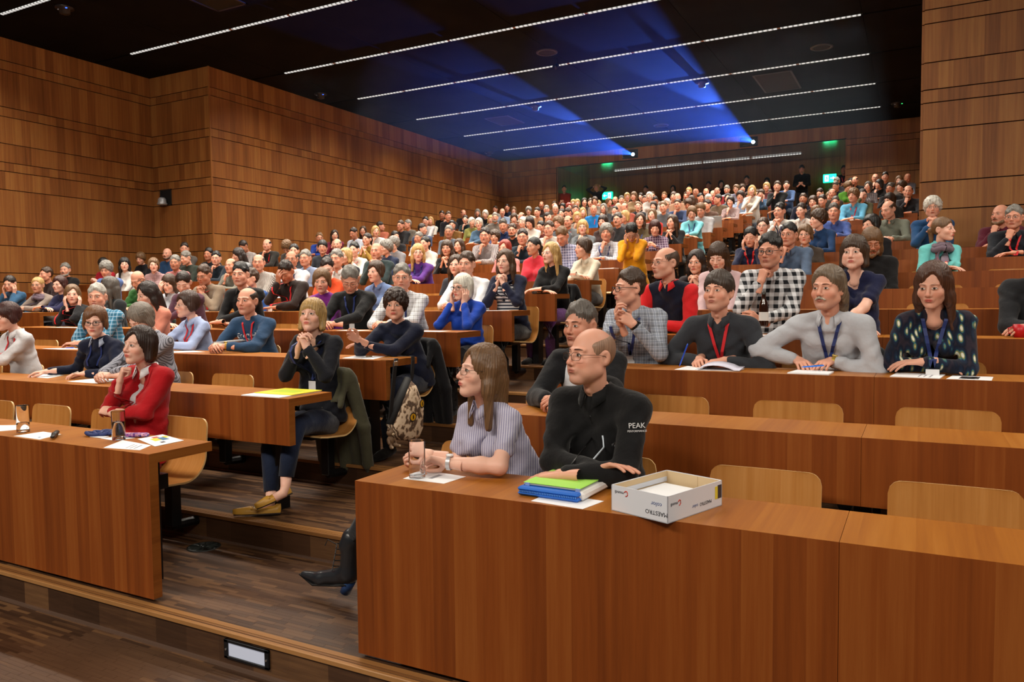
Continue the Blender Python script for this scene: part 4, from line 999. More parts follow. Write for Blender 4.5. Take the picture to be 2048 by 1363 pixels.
def person(P):
    i = NPER[0]; NPER[0] += 1
    row, pose, sex, fl, lod = P['r'], P['pose'], P['sex'], P['fl'], P['lod']; tr = TREAD * (row - 1); yi = Y0 + PITCH * (row - 1)
    stand = pose in 'ZY'; yh = P.get('yh', (-.18 if pose in 'FCHTKXPW' else -.06) if not stand else 0.0)
    ry = (yi + .28) if not stand else P['y']; hzr = P['z'] - tr; x = P['x']; rz, pit = P['rz'], P['pit']; over = P.get('over'); heavy = P.get('heavy', 0)
    if lod == 0: zh, dz, qz, qp = hzr, 0.0, rz, pit
    else:
        st = .04 if lod == 1 else .08; zh = round((hzr - 1.19) / st) * st + 1.19; dz = hzr - zh; a = 18 if lod == 1 else 24; qz = round(rz / a) * a; qp = round(pit / 15) * 15
    if stand: dz = 0; zh = hzr
    vis = ''.join(c for c in fl if c in 'vtjoSnJ')
    key = (lod, sex, pose, round(zh, 3), qz, qp, vis, heavy, yh) if lod else ('hero', i)
    if key not in _bodies:
        B = body_parts(lod, sex, pose, zh, yh, qz, qp, fl, heavy, over, P.get('roll', 0), P.get('xh', 0.0))
        v, q, hl = B['body']; B['bm'] = mesh_np('body', v, [q], [None], None, True, {'hl': hl}); B['tm'] = mesh_np('top', *[B['top'][0], [B['top'][1]]], [None])
        if 'sleeve' in B: B['sm'] = mesh_np('sleeves', B['sleeve'][0], [B['sleeve'][1]], [None])
        _bodies[key] = B
    B = _bodies[key]
    r = empty('person', (x, ry, tr + dz), P['label'], 'person', P.get('group', 'seated listeners' if not stand else 'people standing at the back'))
    tone = P.get('skin') or (('m' if sex == 'M' else 'w') + '1121322'[i % 7]); sk = skin(SKIN[tone], tone)
    setmat(link(bpy.data.objects.new('body', B['bm']), r), [sk])
    cm = cloth(P['top']); tn = P.get('tn') or ('jacket' if 'j' in fl else ('shirt' if 'v' in fl else ('sweater' if sex == 'M' else 'blouse')))
    setmat(link(bpy.data.objects.new(tn, B['tm']), r), [cm])
    if 'sm' in B: setmat(link(bpy.data.objects.new('sleeves', B['sm']), r), [cloth(over['sleeve'])])
    if P.get('legs', True):
        if stand:
            k = round(zh - .62, 1)
            if k not in _std: _std[k] = legs_stand(k)
            L, S_ = _std[k]; lo = ('xh' in P and P['xh']) or 0
            for me, nm, c in ((L, 'trousers', '14151a'), (S_, 'shoes', '0c0c0c')): setmat(link(bpy.data.objects.new(nm, me), r), [cloth(c)]).location = (0, .05, 0)
        else:
            setmat(link(bpy.data.objects.new('trousers', LEGS), r), [cloth(P.get('tc') or TROUS[i % 5])]); setmat(link(bpy.data.objects.new('shoes', SHOES), r), [cloth('14100e')])
    Hm = Matrix.Translation(Vector(B['Hc'])) @ Matrix([list(map(float, q)) for q in B['Rh']]).to_4x4() @ Matrix.Scale(B['sc'], 4)
    def onhead(me, nm, mats=None, extra=None):
        o = link(bpy.data.objects.new(nm, me), r); o.matrix_basis = Hm @ extra if extra is not None else Hm
        if mats: setmat(o, mats)
        return o
    hm = hair_mat(P['hc']); st = P['hair']
    if st != 'b':
        k = (lod, st, P.get('seed', i % (3 if lod == 0 else 2)))
        if k not in _hairs: v, q = hair_tpl(*k); _hairs[k] = mesh_np('hair', v, [q], [None], None, True, {'hl': v})
        onhead(_hairs[k], 'hair', [hm])
    if 'k' in fl or 'm' in fl:
        k = (min(lod, 1), 'k' if 'k' in fl else 'm')
        if k not in _beards: v, q = beard_tpl(*k); _beards[k] = mesh_np('beard', v, [q], [None], None, True, {'hl': v})
        onhead(_beards[k], 'beard' if 'k' in fl else 'moustache', [hair_mat(P.get('bc', P['hc']))])
    if not P.get('bc2'): pass
    onhead(LIDS if (pit > 17 or P.get('shut')) else EYES[sex], 'eyes')
    onhead(BROW[sex], 'eyebrows', [hair_mat('x' if P['hc'] in 'gw' else ('b' if P['hc'] in 'ynr' else 'd'))])
    if 'g' in fl or 'G' in fl:
        o = onhead(GL['G' if 'G' in fl else 'g'], 'glasses')
        if lod == 0: link(bpy.data.objects.new('lenses', LENS), o)
    if 'a' in fl: onhead(GL['G'], 'sunglasses', None, Matrix.Translation((0, .055, .102)) @ Matrix.Rotation(R_(-38), 4, 'X'))
    N, Rt = B['N'], B['Rt']
    if 'v' in fl or P.get('collar'):
        c = P.get('collar') or P['top']; ck = ('collar', c)
        if lod: 
            if ck not in B: B[ck] = collar_mesh(N, Rt, B['sc'], 22, .036, cloth(c))
            link(bpy.data.objects.new('collar', B[ck]), r)
        else: link(bpy.data.objects.new('collar', collar_mesh(N, Rt, B['sc'], P.get('spread', 22), .04, cloth(c))), r)
    if 'R' in fl or 'B' in fl:
        c = 'R' if 'R' in fl else 'B'; lk = 'lan' + c
        if lk not in B or lod == 0:
            m = MB(); end = None
            for s in (-1, 1): V, F, e = B['ribbon'](s, *(P.get('lan', ()))); m.add(V, F); end = e if end is None else (end + e) / 2
            B[lk] = m.mesh('lanyard', [plain('lanyard_red', 'd0252e', .6) if c == 'R' else plain('lanyard_blue', '1a2c66', .6)]); B[lk + 'e'] = end
        o = link(bpy.data.objects.new('lanyard', B[lk]), r); e = B[lk + 'e']
        if lod < 2: MB().box((e[0] - .032, e[1] - .006, e[2] - .10), (e[0] + .032, e[1] - .003, e[2] - .008)).build('badge', plain('badge_card', 'e8e8ea', .4), o)
    if 'S' in fl or P.get('scarf'):
        m = MB(); c = P.get('scarf', '7a6a78')
        for w_, (z, R0, rr) in enumerate(((.012, .076, .030), (-.016, .086, .032), (.028, .070, .022))):
            P_ = [N + Rt @ np.array((math.sin(2 * math.pi * k / 20) * R0 * (1 + .06 * math.sin(k * 2.3 + w_)), -math.cos(2 * math.pi * k / 20) * R0 * 1.05 - .006, z + .012 * math.cos(2 * math.pi * k / 20) - .014 + .008 * math.sin(k * 1.7 + w_))) for k in range(21)]
            m.tube(P_, rr, 8, 0, False)
        for s in (-1, 1):
            pts = [N + Rt @ np.array((s * .03, -.09, -.02))] + [np.array((N[0] + s * .035, (B['sy'](N[0] + s * .035, N[2] - q) or N[1] - .1) - .012, N[2] - q)) for q in (.09, .16, .24, .30)]
            m.tube(pts, [.035, .036, .036, .038, .036], 8, 0, True, .4)
        m.build('scarf', cloth(c), r, True)
    if P.get('inner'):
        v = B['inner'] if 'inner' in B else None
        g = G(N - np.array((.2, .28, .36)), N + np.array((.2, .2, .06)), .014); Ct = N + np.array((0, .02, -.135))
        for s in (-1, 1):
            g.cap(Ct + Rt @ np.array((s * .07, .0, .03)), B['P'] * .4 + Ct * .6 + Rt @ np.array((s * .06, .0, -.05)), .084 if sex == 'M' else .072, .085, .06); g.cap(N + Rt @ np.array((s * .028, .01, .012)), B['Sh'][s], .040, .042, .05)
            if sex == 'W': g.ell(Ct + Rt @ np.array((s * .066, -.078, -.035)), (.050, .047, .052), .04)
        g.ell(N + Rt @ np.array((0, -.018, .052)), (.060, .066, .055), .008, '-'); g.ell(N + Rt @ np.array((0, -.095, -.0)), (.030 if P.get('deep') is None else .05, .06, .06 if P.get('deep') is None else .09), .012, '-')
        v, q = g.mesh(); link(bpy.data.objects.new('undershirt', mesh_np('undershirt', v, [q], [cloth(P['inner'])])), r)
    if 'j' in fl and lod == 0:
        m = MB()
        for s in (-1, 1):
            V = []; pts = []
            for k in range(8):
                q = k / 7; xx = s * (.060 - .052 * q); zz = N[2] + .03 - .30 * q; off = .018 + .022 * math.sin(math.pi * min(1, q * 1.25 + .12)); 
                p0 = Rt @ np.array((xx, -.1, 0)); xa, xb = N[0] + p0[0] * 1.0, N[0] + p0[0] + s * off
                ya = B['sy'](xb, zz); yb = (ya if ya is not None else N[1] - .06 - .06 * q) - .006; yc = (B['sy'](xa + s * .012, zz) or yb + .004) - .004
                yc = min(yc, yb + .012)
                pts.append((np.array((xa, yc, zz)), np.array((xb, yb - .003, zz))))
            for a, b in pts: V += [a, b, b + np.array((0, .005, 0)), a + np.array((0, .005, 0))]
            m.add(V, [(k * 4 + u, k * 4 + (u + 1) % 4, k * 4 + 4 + (u + 1) % 4, k * 4 + 4 + u) for k in range(7) for u in range(4)])
        m.build('lapels', cm, r, True)
    P['obj'] = r; P['B'] = B
    return r
# ------------------------------------------------------------ who sits where: row x y z turn nod | sex hair colour top pose flags size | label
PEOPLE = '''
5 -1.61 7.01 1.880 -2 22 W l b d8b8bc L - 0|person in white top, first from the aisle in the fifth right row
6 -2.03 7.86 1.875 -1 5 W l d 2a2226 T - 0|person in black top, first from the aisle in the sixth right row
7 0.20 8.83 2.167 59 0 W p n 6fcccb F RS 0|person in turquoise top, second from the aisle in the seventh right row
6 -0.41 7.98 2.017 13 22 M l n 121214 L gk 0|person in black top with glasses, second from the aisle in the sixth right row
7 -1.27 8.83 2.183 -12 0 M s k 5a6e8a H gv 0|person in blue shirt with glasses, first from the aisle in the seventh right row
8 0.87 9.80 2.329 -15 0 M s g 20242c H gRv 0|person in black shirt, fourth from the aisle in the eighth right row
6 -3.67 7.86 2.028 -25 0 W l y 141416 F - 1|person in black top, first from the aisle in the sixth left row
4 -4.30 5.92 1.728 31 0 M s g eceef2p C gBv 0|person in white checked shirt, second from the aisle in the fourth left row
4 -4.92 5.92 1.726 35 32 M s g 17181a C gB 0|person in black top, third from the aisle in the fourth left row
5 -4.18 6.89 1.886 11 0 M s b e8eaee C h 0|person in white top, second from the aisle in the fifth left row
4 -8.80 6.04 1.718 -29 0 M l x 22262a L - 1|person in black top, eighth from the aisle in the fourth left row
4 -5.39 6.04 1.723 32 8 W S n 7a2a8a L - 0|person in purple top, fourth from the aisle in the fourth left row
8 -1.86 9.80 2.257 1 22 W p k 1e2440 K aR 1|person in dark blue top, first from the aisle in the eighth right row
9 0.12 10.78 2.580 -1 0 M c w 1f4a78 T g 1|person in blue top with glasses, third from the aisle in the ninth right row
5 -5.46 7.01 1.844 3 0 W S b 6f86b4 L v 1|person in blue shirt, third from the aisle in the fifth left row
7 -3.68 8.83 2.142 -27 0 W S b d8cdb8 F v 1|person in white shirt, first from the aisle in the seventh left row
9 -1.88 10.78 2.465 -5 0 W p b 6a5a50 H g 1|person in dark grey top with glasses, first from the aisle in the ninth right row
5 -8.11 6.89 1.869 15 15 M s b 8a7a68 T gR 1|person in brown-grey top, seventh from the aisle in the fifth left row
8 -0.52 9.92 2.334 -27 0 W S k 17171b L - 1|person in black top, third from the aisle in the eighth right row
9 0.82 10.78 2.456 -34 0 M b n 5a1a2c H k 1|person in dark red top, fourth from the aisle in the ninth right row
4 -9.33 5.92 1.639 58 0 W o n 14151a K R 1|person in black top with red lanyard, ninth from the aisle in the fourth left row
9 -1.19 10.78 2.515 -49 0 W c b 20406c H - 1|person in blue top, hand at chin, second from the aisle in the ninth right row
6 -8.28 7.98 2.081 36 0 M f x 77706as L g 1|person in grey striped shirt with glasses, fifth from the aisle in the sixth left row
5 -7.43 7.01 1.811 -23 0 M s b 2c5396 L h 1|person in blue top, sixth from the aisle in the fifth left row
5 -6.70 6.89 1.876 14 30 M s d 2d2320 X Rv 1|person in black shirt with red lanyard, fifth from the aisle in the fifth left row
6 -6.86 7.98 2.079 26 0 M s g dcdcdc L v 1|person in white shirt, third from the aisle in the sixth left row
7 -6.86 8.83 2.231 23 0 M b b 28383a T - 1|person in dark grey top, fourth from the aisle in the seventh left row
7 -6.14 8.83 2.178 35 0 W l y 5a2f86 F gB 1|person in purple top, third from the aisle in the seventh left row
6 -5.00 7.98 1.943 12 0 W l b 3a3c44 L - 1|person in dark grey top, second from the aisle in the sixth left row
8 -1.24 9.92 2.257 -8 0 W S n 4a4038 L g 1|person in dark grey top with glasses, second from the aisle in the eighth right row
4 -6.41 5.92 1.811 27 0 M s k 131315 F v 0|person in black shirt, fifth from the aisle in the fourth left row
7 -4.42 8.95 2.199 -24 0 W p k d23848 L - 1|person in red top, second from the aisle in the seventh left row
8 -4.45 9.92 2.396 4 35 M s n 8e90b4p L - 1|person in blue checked shirt, second from the aisle in the eighth left row
5 -9.41 6.89 1.841 19 25 M b y 2e5f2a F - 1|person in green top, ninth from the aisle in the fifth left row
5 -11.16 6.89 1.810 18 0 W S m 24264a F g 1|person in dark blue top with glasses, tenth from the aisle in the fifth left row
4 -7.93 6.04 1.511 43 0 W p d 202a28 L - 1|person in black top, seventh from the aisle in the fourth left row
7 -8.31 8.95 2.182 23 0 M s g 8796b4 L gv 1|person in blue shirt with glasses, sixth from the aisle in the seventh left row
11 -1.97 12.72 2.857 -11 0 M s k e2e0dc T Bv 1|person in white shirt with blue lanyard, first from the aisle in the eleventh right row
5 -11.70 6.89 1.812 35 0 W p y 8b7d74 C gS 1|person in brown-grey top with glasses, scarf, eleventh from the aisle in the fifth left row
9 -6.19 10.78 2.546 10 0 M s d 4a3040s H g 1|person in dark purple striped shirt, third from the aisle in the ninth left row
9 -5.51 10.78 2.490 12 0 M s d 22303c H gv 1|person in dark blue shirt with glasses, second from the aisle in the ninth left row
5 -8.78 6.89 1.777 17 10 W l b cfd4dc X r 1|person in white top, hand on forehead, eighth from the aisle in the fifth left row
4 -7.30 5.92 1.747 41 32 W p d 5a3848 F - 1|person in dark purple top, sixth from the aisle in the fourth left row
8 -7.52 9.92 2.359 -23 0 W c g 26304a L - 1|person in dark blue top, fifth from the aisle in the eighth left row
10 -0.40 11.75 2.688 -28 10 M f b 74796c C v 1|person in grey shirt, first from the aisle in the tenth right row
8 -6.29 9.80 2.300 23 0 W l b 17181d T - 1|person in black top, fourth from the aisle in the eighth left row
11 -4.29 12.84 2.868 13 0 W l b 554a34 L B 1|person in dark brown top, second from the aisle in the eleventh left row
9 -9.69 10.90 2.512 27 0 M m k 30363f L g 1|person in dark grey top with glasses, sixth from the aisle in the ninth left row
9 -8.09 10.90 2.507 -3 0 W c g 8a8a90 L - 1|person in grey top, fifth from the aisle in the ninth left row
3 -6.78 5.06 1.604 -7 15 W l d e0907a L a 0|person in brown top with raised sunglasses, fourth from the aisle in the third left row
8 -5.37 9.92 2.269 -2 0 W o r d98a86 L - 1|person in pale pink top, third from the aisle in the eighth left row
7 -11.79 8.95 2.186 48 0 W S n c09a9ap L g 1|person in pink checked shirt with glasses, ninth from the aisle in the seventh left row
6 -7.66 7.98 2.101 29 0 M f x e6e8f0 L gBv 1|person in white shirt, fourth from the aisle in the sixth left row
8 -8.06 9.80 2.347 19 0 W s k e8e4da T R 1|person in white top with red lanyard, sixth from the aisle in the eighth left row
7 -7.53 8.95 2.185 0 0 W o y 2a2a30 L - 1|person in black top, fifth from the aisle in the seventh left row
12 -1.79 13.81 2.962 -13 0 W s d e0ddd8 L v 1|person in white shirt, first from the aisle in the twelfth right row
11 -1.18 12.72 2.801 -5 0 M s x 4a62a8 C v 1|person in blue shirt, second from the aisle in the eleventh right row
5 -12.42 6.89 1.852 41 15 W p d 2f5678 K - 1|person in blue top, twelfth from the aisle in the fifth left row
6 -11.67 7.98 2.076 36 10 M c g 5a76b0 L R 1|person in blue top with red lanyard, sixth from the aisle in the sixth left row
7 -11.24 8.95 2.209 41 0 M s g d88a8as L - 1|person in pale pink striped shirt, eighth from the aisle in the seventh left row
7 -9.78 8.83 2.115 18 0 M f b 77756a H - 1|person in grey top, hand at chin, seventh from the aisle in the seventh left row
10 -3.68 11.75 2.615 17 20 W o m 7a5a7ap P - 1|person in purple checked shirt, first from the aisle in the tenth left row
5 -6.17 7.01 1.904 31 10 W s d e2552a L g 1|person in orange top with glasses, fourth from the aisle in the fifth left row
12 -5.05 13.81 3.004 5 0 M s x 303236 L gm 1|person in dark grey top with glasses, second from the aisle in the twelfth left row
9 -4.12 10.78 2.491 21 0 M c g dcdce4p H B 1|person in white checked shirt, first from the aisle in the ninth left row
14 -1.12 15.64 3.371 -11 0 M c n 66b4dc F Rv 1|person in blue shirt with red lanyard, second from the aisle in the fourteenth right row
10 -6.62 11.87 2.618 24 0 W c b c85a30s L - 1|person in orange striped shirt, fourth from the aisle in the tenth left row
12 -6.90 13.81 3.048 12 15 W o d e2ddd6 L - 2|person in white top, fourth from the aisle in the twelfth left row
12 -6.07 13.81 3.027 9 0 M f b 6f7478 L gR 1|person in grey top, third from the aisle in the twelfth left row
10 -4.90 11.75 2.691 18 0 W o y 70767c H g 1|person in grey top with glasses, second from the aisle in the tenth left row
8 -11.22 9.80 2.320 34 0 M s k 1c2834 H g 1|person in dark blue top with glasses, ninth from the aisle in the eighth left row
12 -3.61 13.69 3.018 10 22 W S n 7fd3df F gB 1|person in turquoise top, first from the aisle in the twelfth left row
15 -0.23 16.61 3.497 -4 0 M f k 34343a H - 1|person in dark grey top, third from the aisle in the fifteenth right row
11 -8.19 12.84 2.861 18 0 M s g 66707c L g 2|person in blue top with glasses, sixth from the aisle in the eleventh left row
12 -7.44 13.69 3.018 19 18 M s x 20305c C v 2|person in blue shirt, fifth from the aisle in the twelfth left row
11 -6.78 12.84 2.815 13 0 M s b 15161a L gk 1|person in black top with glasses, fifth from the aisle in the eleventh left row
10 -5.51 11.75 2.695 5 0 M s b cfc8c0 H g 1|person in white top with glasses, third from the aisle in the tenth left row
7 -12.57 8.95 2.226 50 0 W l k dcd8d4 L - 1|person in white top, tenth from the aisle in the seventh left row
12 -11.81 13.69 3.034 36 0 W l d 6f1a34 H g 2|person in red top with glasses, ninth from the aisle in the twelfth left row
10 -10.18 11.87 2.644 21 0 M f g 3c3c40 L - 2|person in dark grey top, seventh from the aisle in the tenth left row
12 -11.36 13.81 3.060 9 15 M s d b8c0d0 L v 2|person in white shirt, eighth from the aisle in the twelfth left row
10 -9.34 11.75 2.701 3 0 W p d a08038 T g 1|person in brown top with glasses, sixth from the aisle in the tenth left row
11 -3.69 12.72 2.786 -19 0 W l b 161418 T - 1|person in black top, first from the aisle in the eleventh left row
8 -12.16 9.92 2.363 -4 15 M s g 2a332c L - 1|person in dark grey top, tenth from the aisle in the eighth left row
7 -14.31 8.95 2.174 28 0 M s g 18191c L k 1|person in black top, eleventh from the aisle in the seventh left row
8 -10.79 9.92 2.373 -28 15 W l d 8f9296 L - 1|person in grey top, eighth from the aisle in the eighth left row
10 -11.94 11.75 2.712 25 0 M f k 2b2a28 H R 2|person in black top with red lanyard, eighth from the aisle in the tenth left row
8 -3.39 9.80 2.394 14 38 W p k e0960f K g 1|person in orange top with glasses, first from the aisle in the eighth left row
11 -5.84 12.84 2.891 -6 0 M c n 5f6770 L - 1|person in grey top, fourth from the aisle in the eleventh left row
11 -4.97 12.84 2.876 6 0 W o d 3a2a2a L - 1|person in dark grey top, third from the aisle in the eleventh left row
13 -4.69 14.78 3.162 -2 0 W o n c02a22 L - 2|person in red top, second from the aisle in the thirteenth left row
13 -3.73 14.78 3.194 -1 10 M m n a8a8ac L g 1|person in light grey top with glasses, first from the aisle in the thirteenth left row
6 -13.30 7.98 2.037 -6 0 M s b 2a1a1c L - 1|person in black top, seventh from the aisle in the sixth left row
9 -13.92 10.90 2.558 32 0 M b b 24466e L k 2|person in blue top, tenth from the aisle in the ninth left row
9 -10.56 10.90 2.553 24 40 W c n 3a3430 L - 1|person in dark grey top, seventh from the aisle in the ninth left row
8 -9.46 9.92 2.394 29 0 W p k 2a2c34 L - 1|person in dark grey top, seventh from the aisle in the eighth left row
9 -7.43 10.90 2.488 4 0 W p k dcd8d0 L - 1|person in white top, fourth from the aisle in the ninth left row
13 -8.57 14.66 3.196 20 0 W S w 4d6a86 F g 2|person in blue top with glasses, fifth from the aisle in the thirteenth left row
16 -4.97 17.58 3.670 -4 0 M s b 3a4a70 H g 2|person in blue top with glasses, third from the aisle in the sixteenth left row
13 -5.26 14.78 3.162 -20 0 W o y 8f9498 L - 2|person in grey top, third from the aisle in the thirteenth left row
15 -1.02 16.61 3.483 14 0 W s d 5a5a40 X - 1|person in dark grey top, second from the aisle in the fifteenth right row
17 -0.60 18.55 3.811 -18 0 M s x 17171b H g 2|person in black top with glasses, second from the aisle in the seventeenth right row
12 -10.64 13.69 3.061 43 0 W o y e2dfde H - 2|person in white top, hand at chin, seventh from the aisle in the twelfth left row
14 -1.83 15.76 3.312 -8 0 W S b 302a2a L - 1|person in black top, first from the aisle in the fourteenth right row
15 -5.05 16.73 3.529 7 0 M s n 5a5f66 L - 2|person in grey top, first from the aisle in the fifteenth left row
16 -3.77 17.58 3.652 -8 0 W S d 6a2230p H - 2|person in red checked shirt, first from the aisle in the sixteenth left row
14 -11.47 15.76 3.401 -4 0 M s b 1f2126 L g 2|person in black top with glasses, third from the aisle in the fourteenth left row
13 -10.14 14.78 3.163 94 0 M s d 3d4a6a L - 2|person in blue top, sixth from the aisle in the thirteenth left row
10 -12.74 11.87 2.710 7 30 M s d c0b8b4p L R 2|person in light grey checked shirt, ninth from the aisle in the tenth left row
16 -7.09 17.70 3.704 27 0 M b g 1f7fd0 L gR 2|person in blue top, fifth from the aisle in the sixteenth left row
17 -7.16 18.55 3.829 11 0 W l g 303236 H - 2|person in dark grey top, fourth from the aisle in the seventeenth left row
17 -6.29 18.67 3.839 24 0 W p n 252c36 L - 2|person in dark grey top, third from the aisle in the seventeenth left row
17 -9.10 18.67 3.858 6 0 M s d b58a68 L g 2|person in brown top with glasses, seventh from the aisle in the seventeenth left row
13 -7.13 14.78 3.049 6 0 M s k 6a3430 L g 2|person in red top with glasses, fourth from the aisle in the thirteenth left row
15 -1.76 16.61 3.419 -14 0 M s d 17171b H - 2|person in black top, hand at chin, first from the aisle in the fifteenth right row
12 -12.26 13.69 2.989 37 0 M s n 203f98 H g 2|person in blue top with glasses, tenth from the aisle in the twelfth left row
18 -9.01 19.64 4.018 25 0 M s w a06a50 L G 2|person in brown top with glasses, tenth from the aisle in the eighteenth left row
9 -14.60 10.78 2.473 29 15 W c n 15151c P - 2|person in black top, eleventh from the aisle in the ninth left row
13 -1.66 14.78 3.024 -9 0 W o n 3c3e42 L - 1|person in dark grey top, first from the aisle in the thirteenth right row
14 -0.52 15.76 3.270 -28 10 W o d 20201f L - 1|person in black top, third from the aisle in the fourteenth right row
14 -12.65 15.76 3.330 34 0 W l b 50443c L g 2|person in dark grey top with glasses, fourth from the aisle in the fourteenth left row
16 -11.96 17.58 3.685 24 0 M s k cfcfd4 H g 2|person in white top with glasses, tenth from the aisle in the sixteenth left row
11 -8.91 12.84 2.769 5 0 M s g e0e0e0 L - 2|person in white top, seventh from the aisle in the eleventh left row
16 -1.61 17.70 3.504 0 0 M s x c6c6c2 L v 2|person in light grey shirt, first from the aisle in the sixteenth right row
15 -9.98 16.73 3.478 41 0 W S w 8a8a4a L - 2|person in olive top, fourth from the aisle in the fifteenth left row
18 -11.19 19.52 4.010 20 20 W S w 15151a F - 2|person in black top, eleventh from the aisle in the eighteenth left row
16 -9.85 17.70 3.678 19 0 M s g 77706a L k 2|person in grey top, eighth from the aisle in the sixteenth left row
16 -9.08 17.70 3.652 12 0 M f b 2a2a30 L v 2|person in black shirt, seventh from the aisle in the sixteenth left row
15 -8.78 16.73 3.504 13 20 W S b 7b4a3a L - 2|person in brown top, third from the aisle in the fifteenth left row
14 -6.65 15.64 3.306 13 0 W o y 9a8f84 H - 2|person in light grey top, first from the aisle in the fourteenth left row
21 -2.05 22.56 4.486 -15 20 M s x 202028 L - 2|person in black top, first from the aisle in the twenty-first right row
20 -0.95 21.47 4.313 -37 0 W o k 1a1a1c H - 2|person in black top, hand at chin, third from the aisle in the twentieth right row
19 -1.15 20.62 4.162 -17 0 W o x 6a6670p L - 2|person in grey checked shirt, second from the aisle in the nineteenth right row
18 -0.41 19.64 3.984 -39 0 W c b 4a4440 L - 2|person in dark grey top, second from the aisle in the eighteenth right row
15 -11.95 16.73 3.528 -14 0 M s g 6f6a62 L - 2|person in grey top, sixth from the aisle in the fifteenth left row
18 -3.95 19.52 4.007 11 0 M c d a8c0e0 H g 2|person in pale blue top with glasses, second from the aisle in the eighteenth left row
17 -5.01 18.67 3.790 5 20 M c b b8bcc4 L - 2|person in light grey top, second from the aisle in the seventeenth left row
12 -10.20 13.81 2.926 66 0 M s k 1c1c20 L - 2|person in black top, sixth from the aisle in the twelfth left row
10 -7.36 11.87 2.504 -8 0 W l b 8fa0a0 L - 1|person in light grey top, fifth from the aisle in the tenth left row
15 -7.87 16.73 3.481 65 0 W p d 2b2622 L - 2|person in black top, second from the aisle in the fifteenth left row
16 -6.30 17.70 3.688 10 30 M f r 9a4a3a L - 2|person in red top, fourth from the aisle in the sixteenth left row
19 -7.08 20.50 4.152 -1 15 M s b c0a070 H - 2|person in brown top, hand at chin, seventh from the aisle in the nineteenth left row
8 -14.42 9.80 2.308 46 10 W c k a01828 P - 2|person in red top, eleventh from the aisle in the eighth left row
9 -12.54 10.78 2.489 19 0 M s k 20242a P - 2|person in black top, eighth from the aisle in the ninth left row
15 -12.83 16.73 3.529 127 0 M s d c0705a L - 2|person in brown top, seventh from the aisle in the fifteenth left row
19 -3.63 20.50 4.152 -5 0 W o b 3a5878 K g 2|person in blue top with glasses, first from the aisle in the nineteenth left row
17 -7.78 18.67 3.776 33 0 W l y b89a88 L - 2|person in beige top, fifth from the aisle in the seventeenth left row
19 -9.74 20.62 4.161 20 0 M s g 1a1a1a L g 2|person in black top with glasses, eleventh from the aisle in the nineteenth left row
21 -7.34 22.44 4.479 -2 0 M s b 22262e H - 2|person in black top, hand at chin, sixth from the aisle in the twenty-first left row
16 -4.32 17.70 3.623 -26 0 M s d 5f4a40 L - 2|person in brown-grey top, second from the aisle in the sixteenth left row
18 -12.77 19.64 4.099 18 0 M s d 111111 L g 2|person in black top with glasses, twelfth from the aisle in the eighteenth left row
20 -12.66 21.59 4.349 30 0 W l g 1a1a1c L - 2|person in black top, tenth from the aisle in the twentieth left row
19 -10.33 20.62 4.160 22 0 W c g c7bcae L - 2|person in light grey top, twelfth from the aisle in the nineteenth left row
17 -8.38 18.67 3.790 9 0 W p d 3a3030 L - 2|person in dark grey top, sixth from the aisle in the seventeenth left row
18 -8.40 19.64 3.973 18 0 M s b 8f6a55 L - 2|person in brown top, ninth from the aisle in the eighteenth left row
21 -8.53 22.56 4.508 81 0 W S n 7a6a58 L - 2|person in brown-grey top, eighth from the aisle in the twenty-first left row
18 -7.26 19.64 3.887 -10 0 W p k 353845 L - 2|person in dark grey top, seventh from the aisle in the eighteenth left row
19 -5.46 20.62 4.146 -15 0 W l b 6f5034 L - 2|person in brown top, fourth from the aisle in the nineteenth left row
19 -4.98 20.62 4.135 74 0 M s w 2a2a2e L - 2|person in black top, third from the aisle in the nineteenth left row
18 -1.86 19.64 3.933 -5 0 M f x 3a3630 L - 2|person in dark grey top, first from the aisle in the eighteenth right row
20 -1.67 21.59 4.324 44 10 W c n 4f8a2a L - 2|person in green top, second from the aisle in the twentieth right row
14 -8.05 15.76 3.284 -3 0 W S w b8a898 L - 2|person in beige top, second from the aisle in the fourteenth left row
22 -8.68 23.53 4.685 20 0 M b d 7a2030 L g 2|person in red top with glasses, thirteenth from the aisle in the twenty-second left row
20 -7.77 21.59 4.409 15 0 M s x a09080 L - 2|person in beige top, sixth from the aisle in the twentieth left row
20 -6.75 21.59 4.307 27 15 M s d c6c0b8 L - 2|person in light grey top, fifth from the aisle in the twentieth left row
22 -6.38 23.53 4.650 -5 0 M s b 8a6a50 L - 2|person in brown top, eighth from the aisle in the twenty-second left row
18 -4.53 19.64 3.980 -47 0 M s d 6a5a48 L g 2|person in brown-grey top with glasses, third from the aisle in the eighteenth left row
22 -5.15 23.53 4.744 7 10 M s g b8bcc8 L - 2|person in light grey top, fourth from the aisle in the twenty-second left row
19 -4.49 20.62 4.124 2 0 W o k 5f8098 L - 2|person in blue top, second from the aisle in the nineteenth left row
9 -13.38 10.90 2.640 41 0 M s d 55504c L - 2|person in dark grey top, ninth from the aisle in the ninth left row
20 -11.75 21.59 4.306 14 0 M b b 8ba0bf L m 2|person in blue top, ninth from the aisle in the twentieth left row
17 -2.38 18.67 3.734 -3 0 M s b 1a1e30 L - 2|person in black top, first from the aisle in the seventeenth right row
15 -10.57 16.73 3.434 32 0 M s k 7a5426 L - 2|person in brown top, fifth from the aisle in the fifteenth left row
19 -12.60 20.62 4.226 51 0 M f b 2a2d33 L - 2|person in dark grey top, thirteenth from the aisle in the nineteenth left row
17 -11.28 18.55 3.785 21 0 W p d 1c2f33 H - 2|person in dark turquoise top, ninth from the aisle in the seventeenth left row
21 -11.85 22.56 4.463 18 0 W o n c9bfb2 L - 2|person in light grey top, eleventh from the aisle in the twenty-first left row
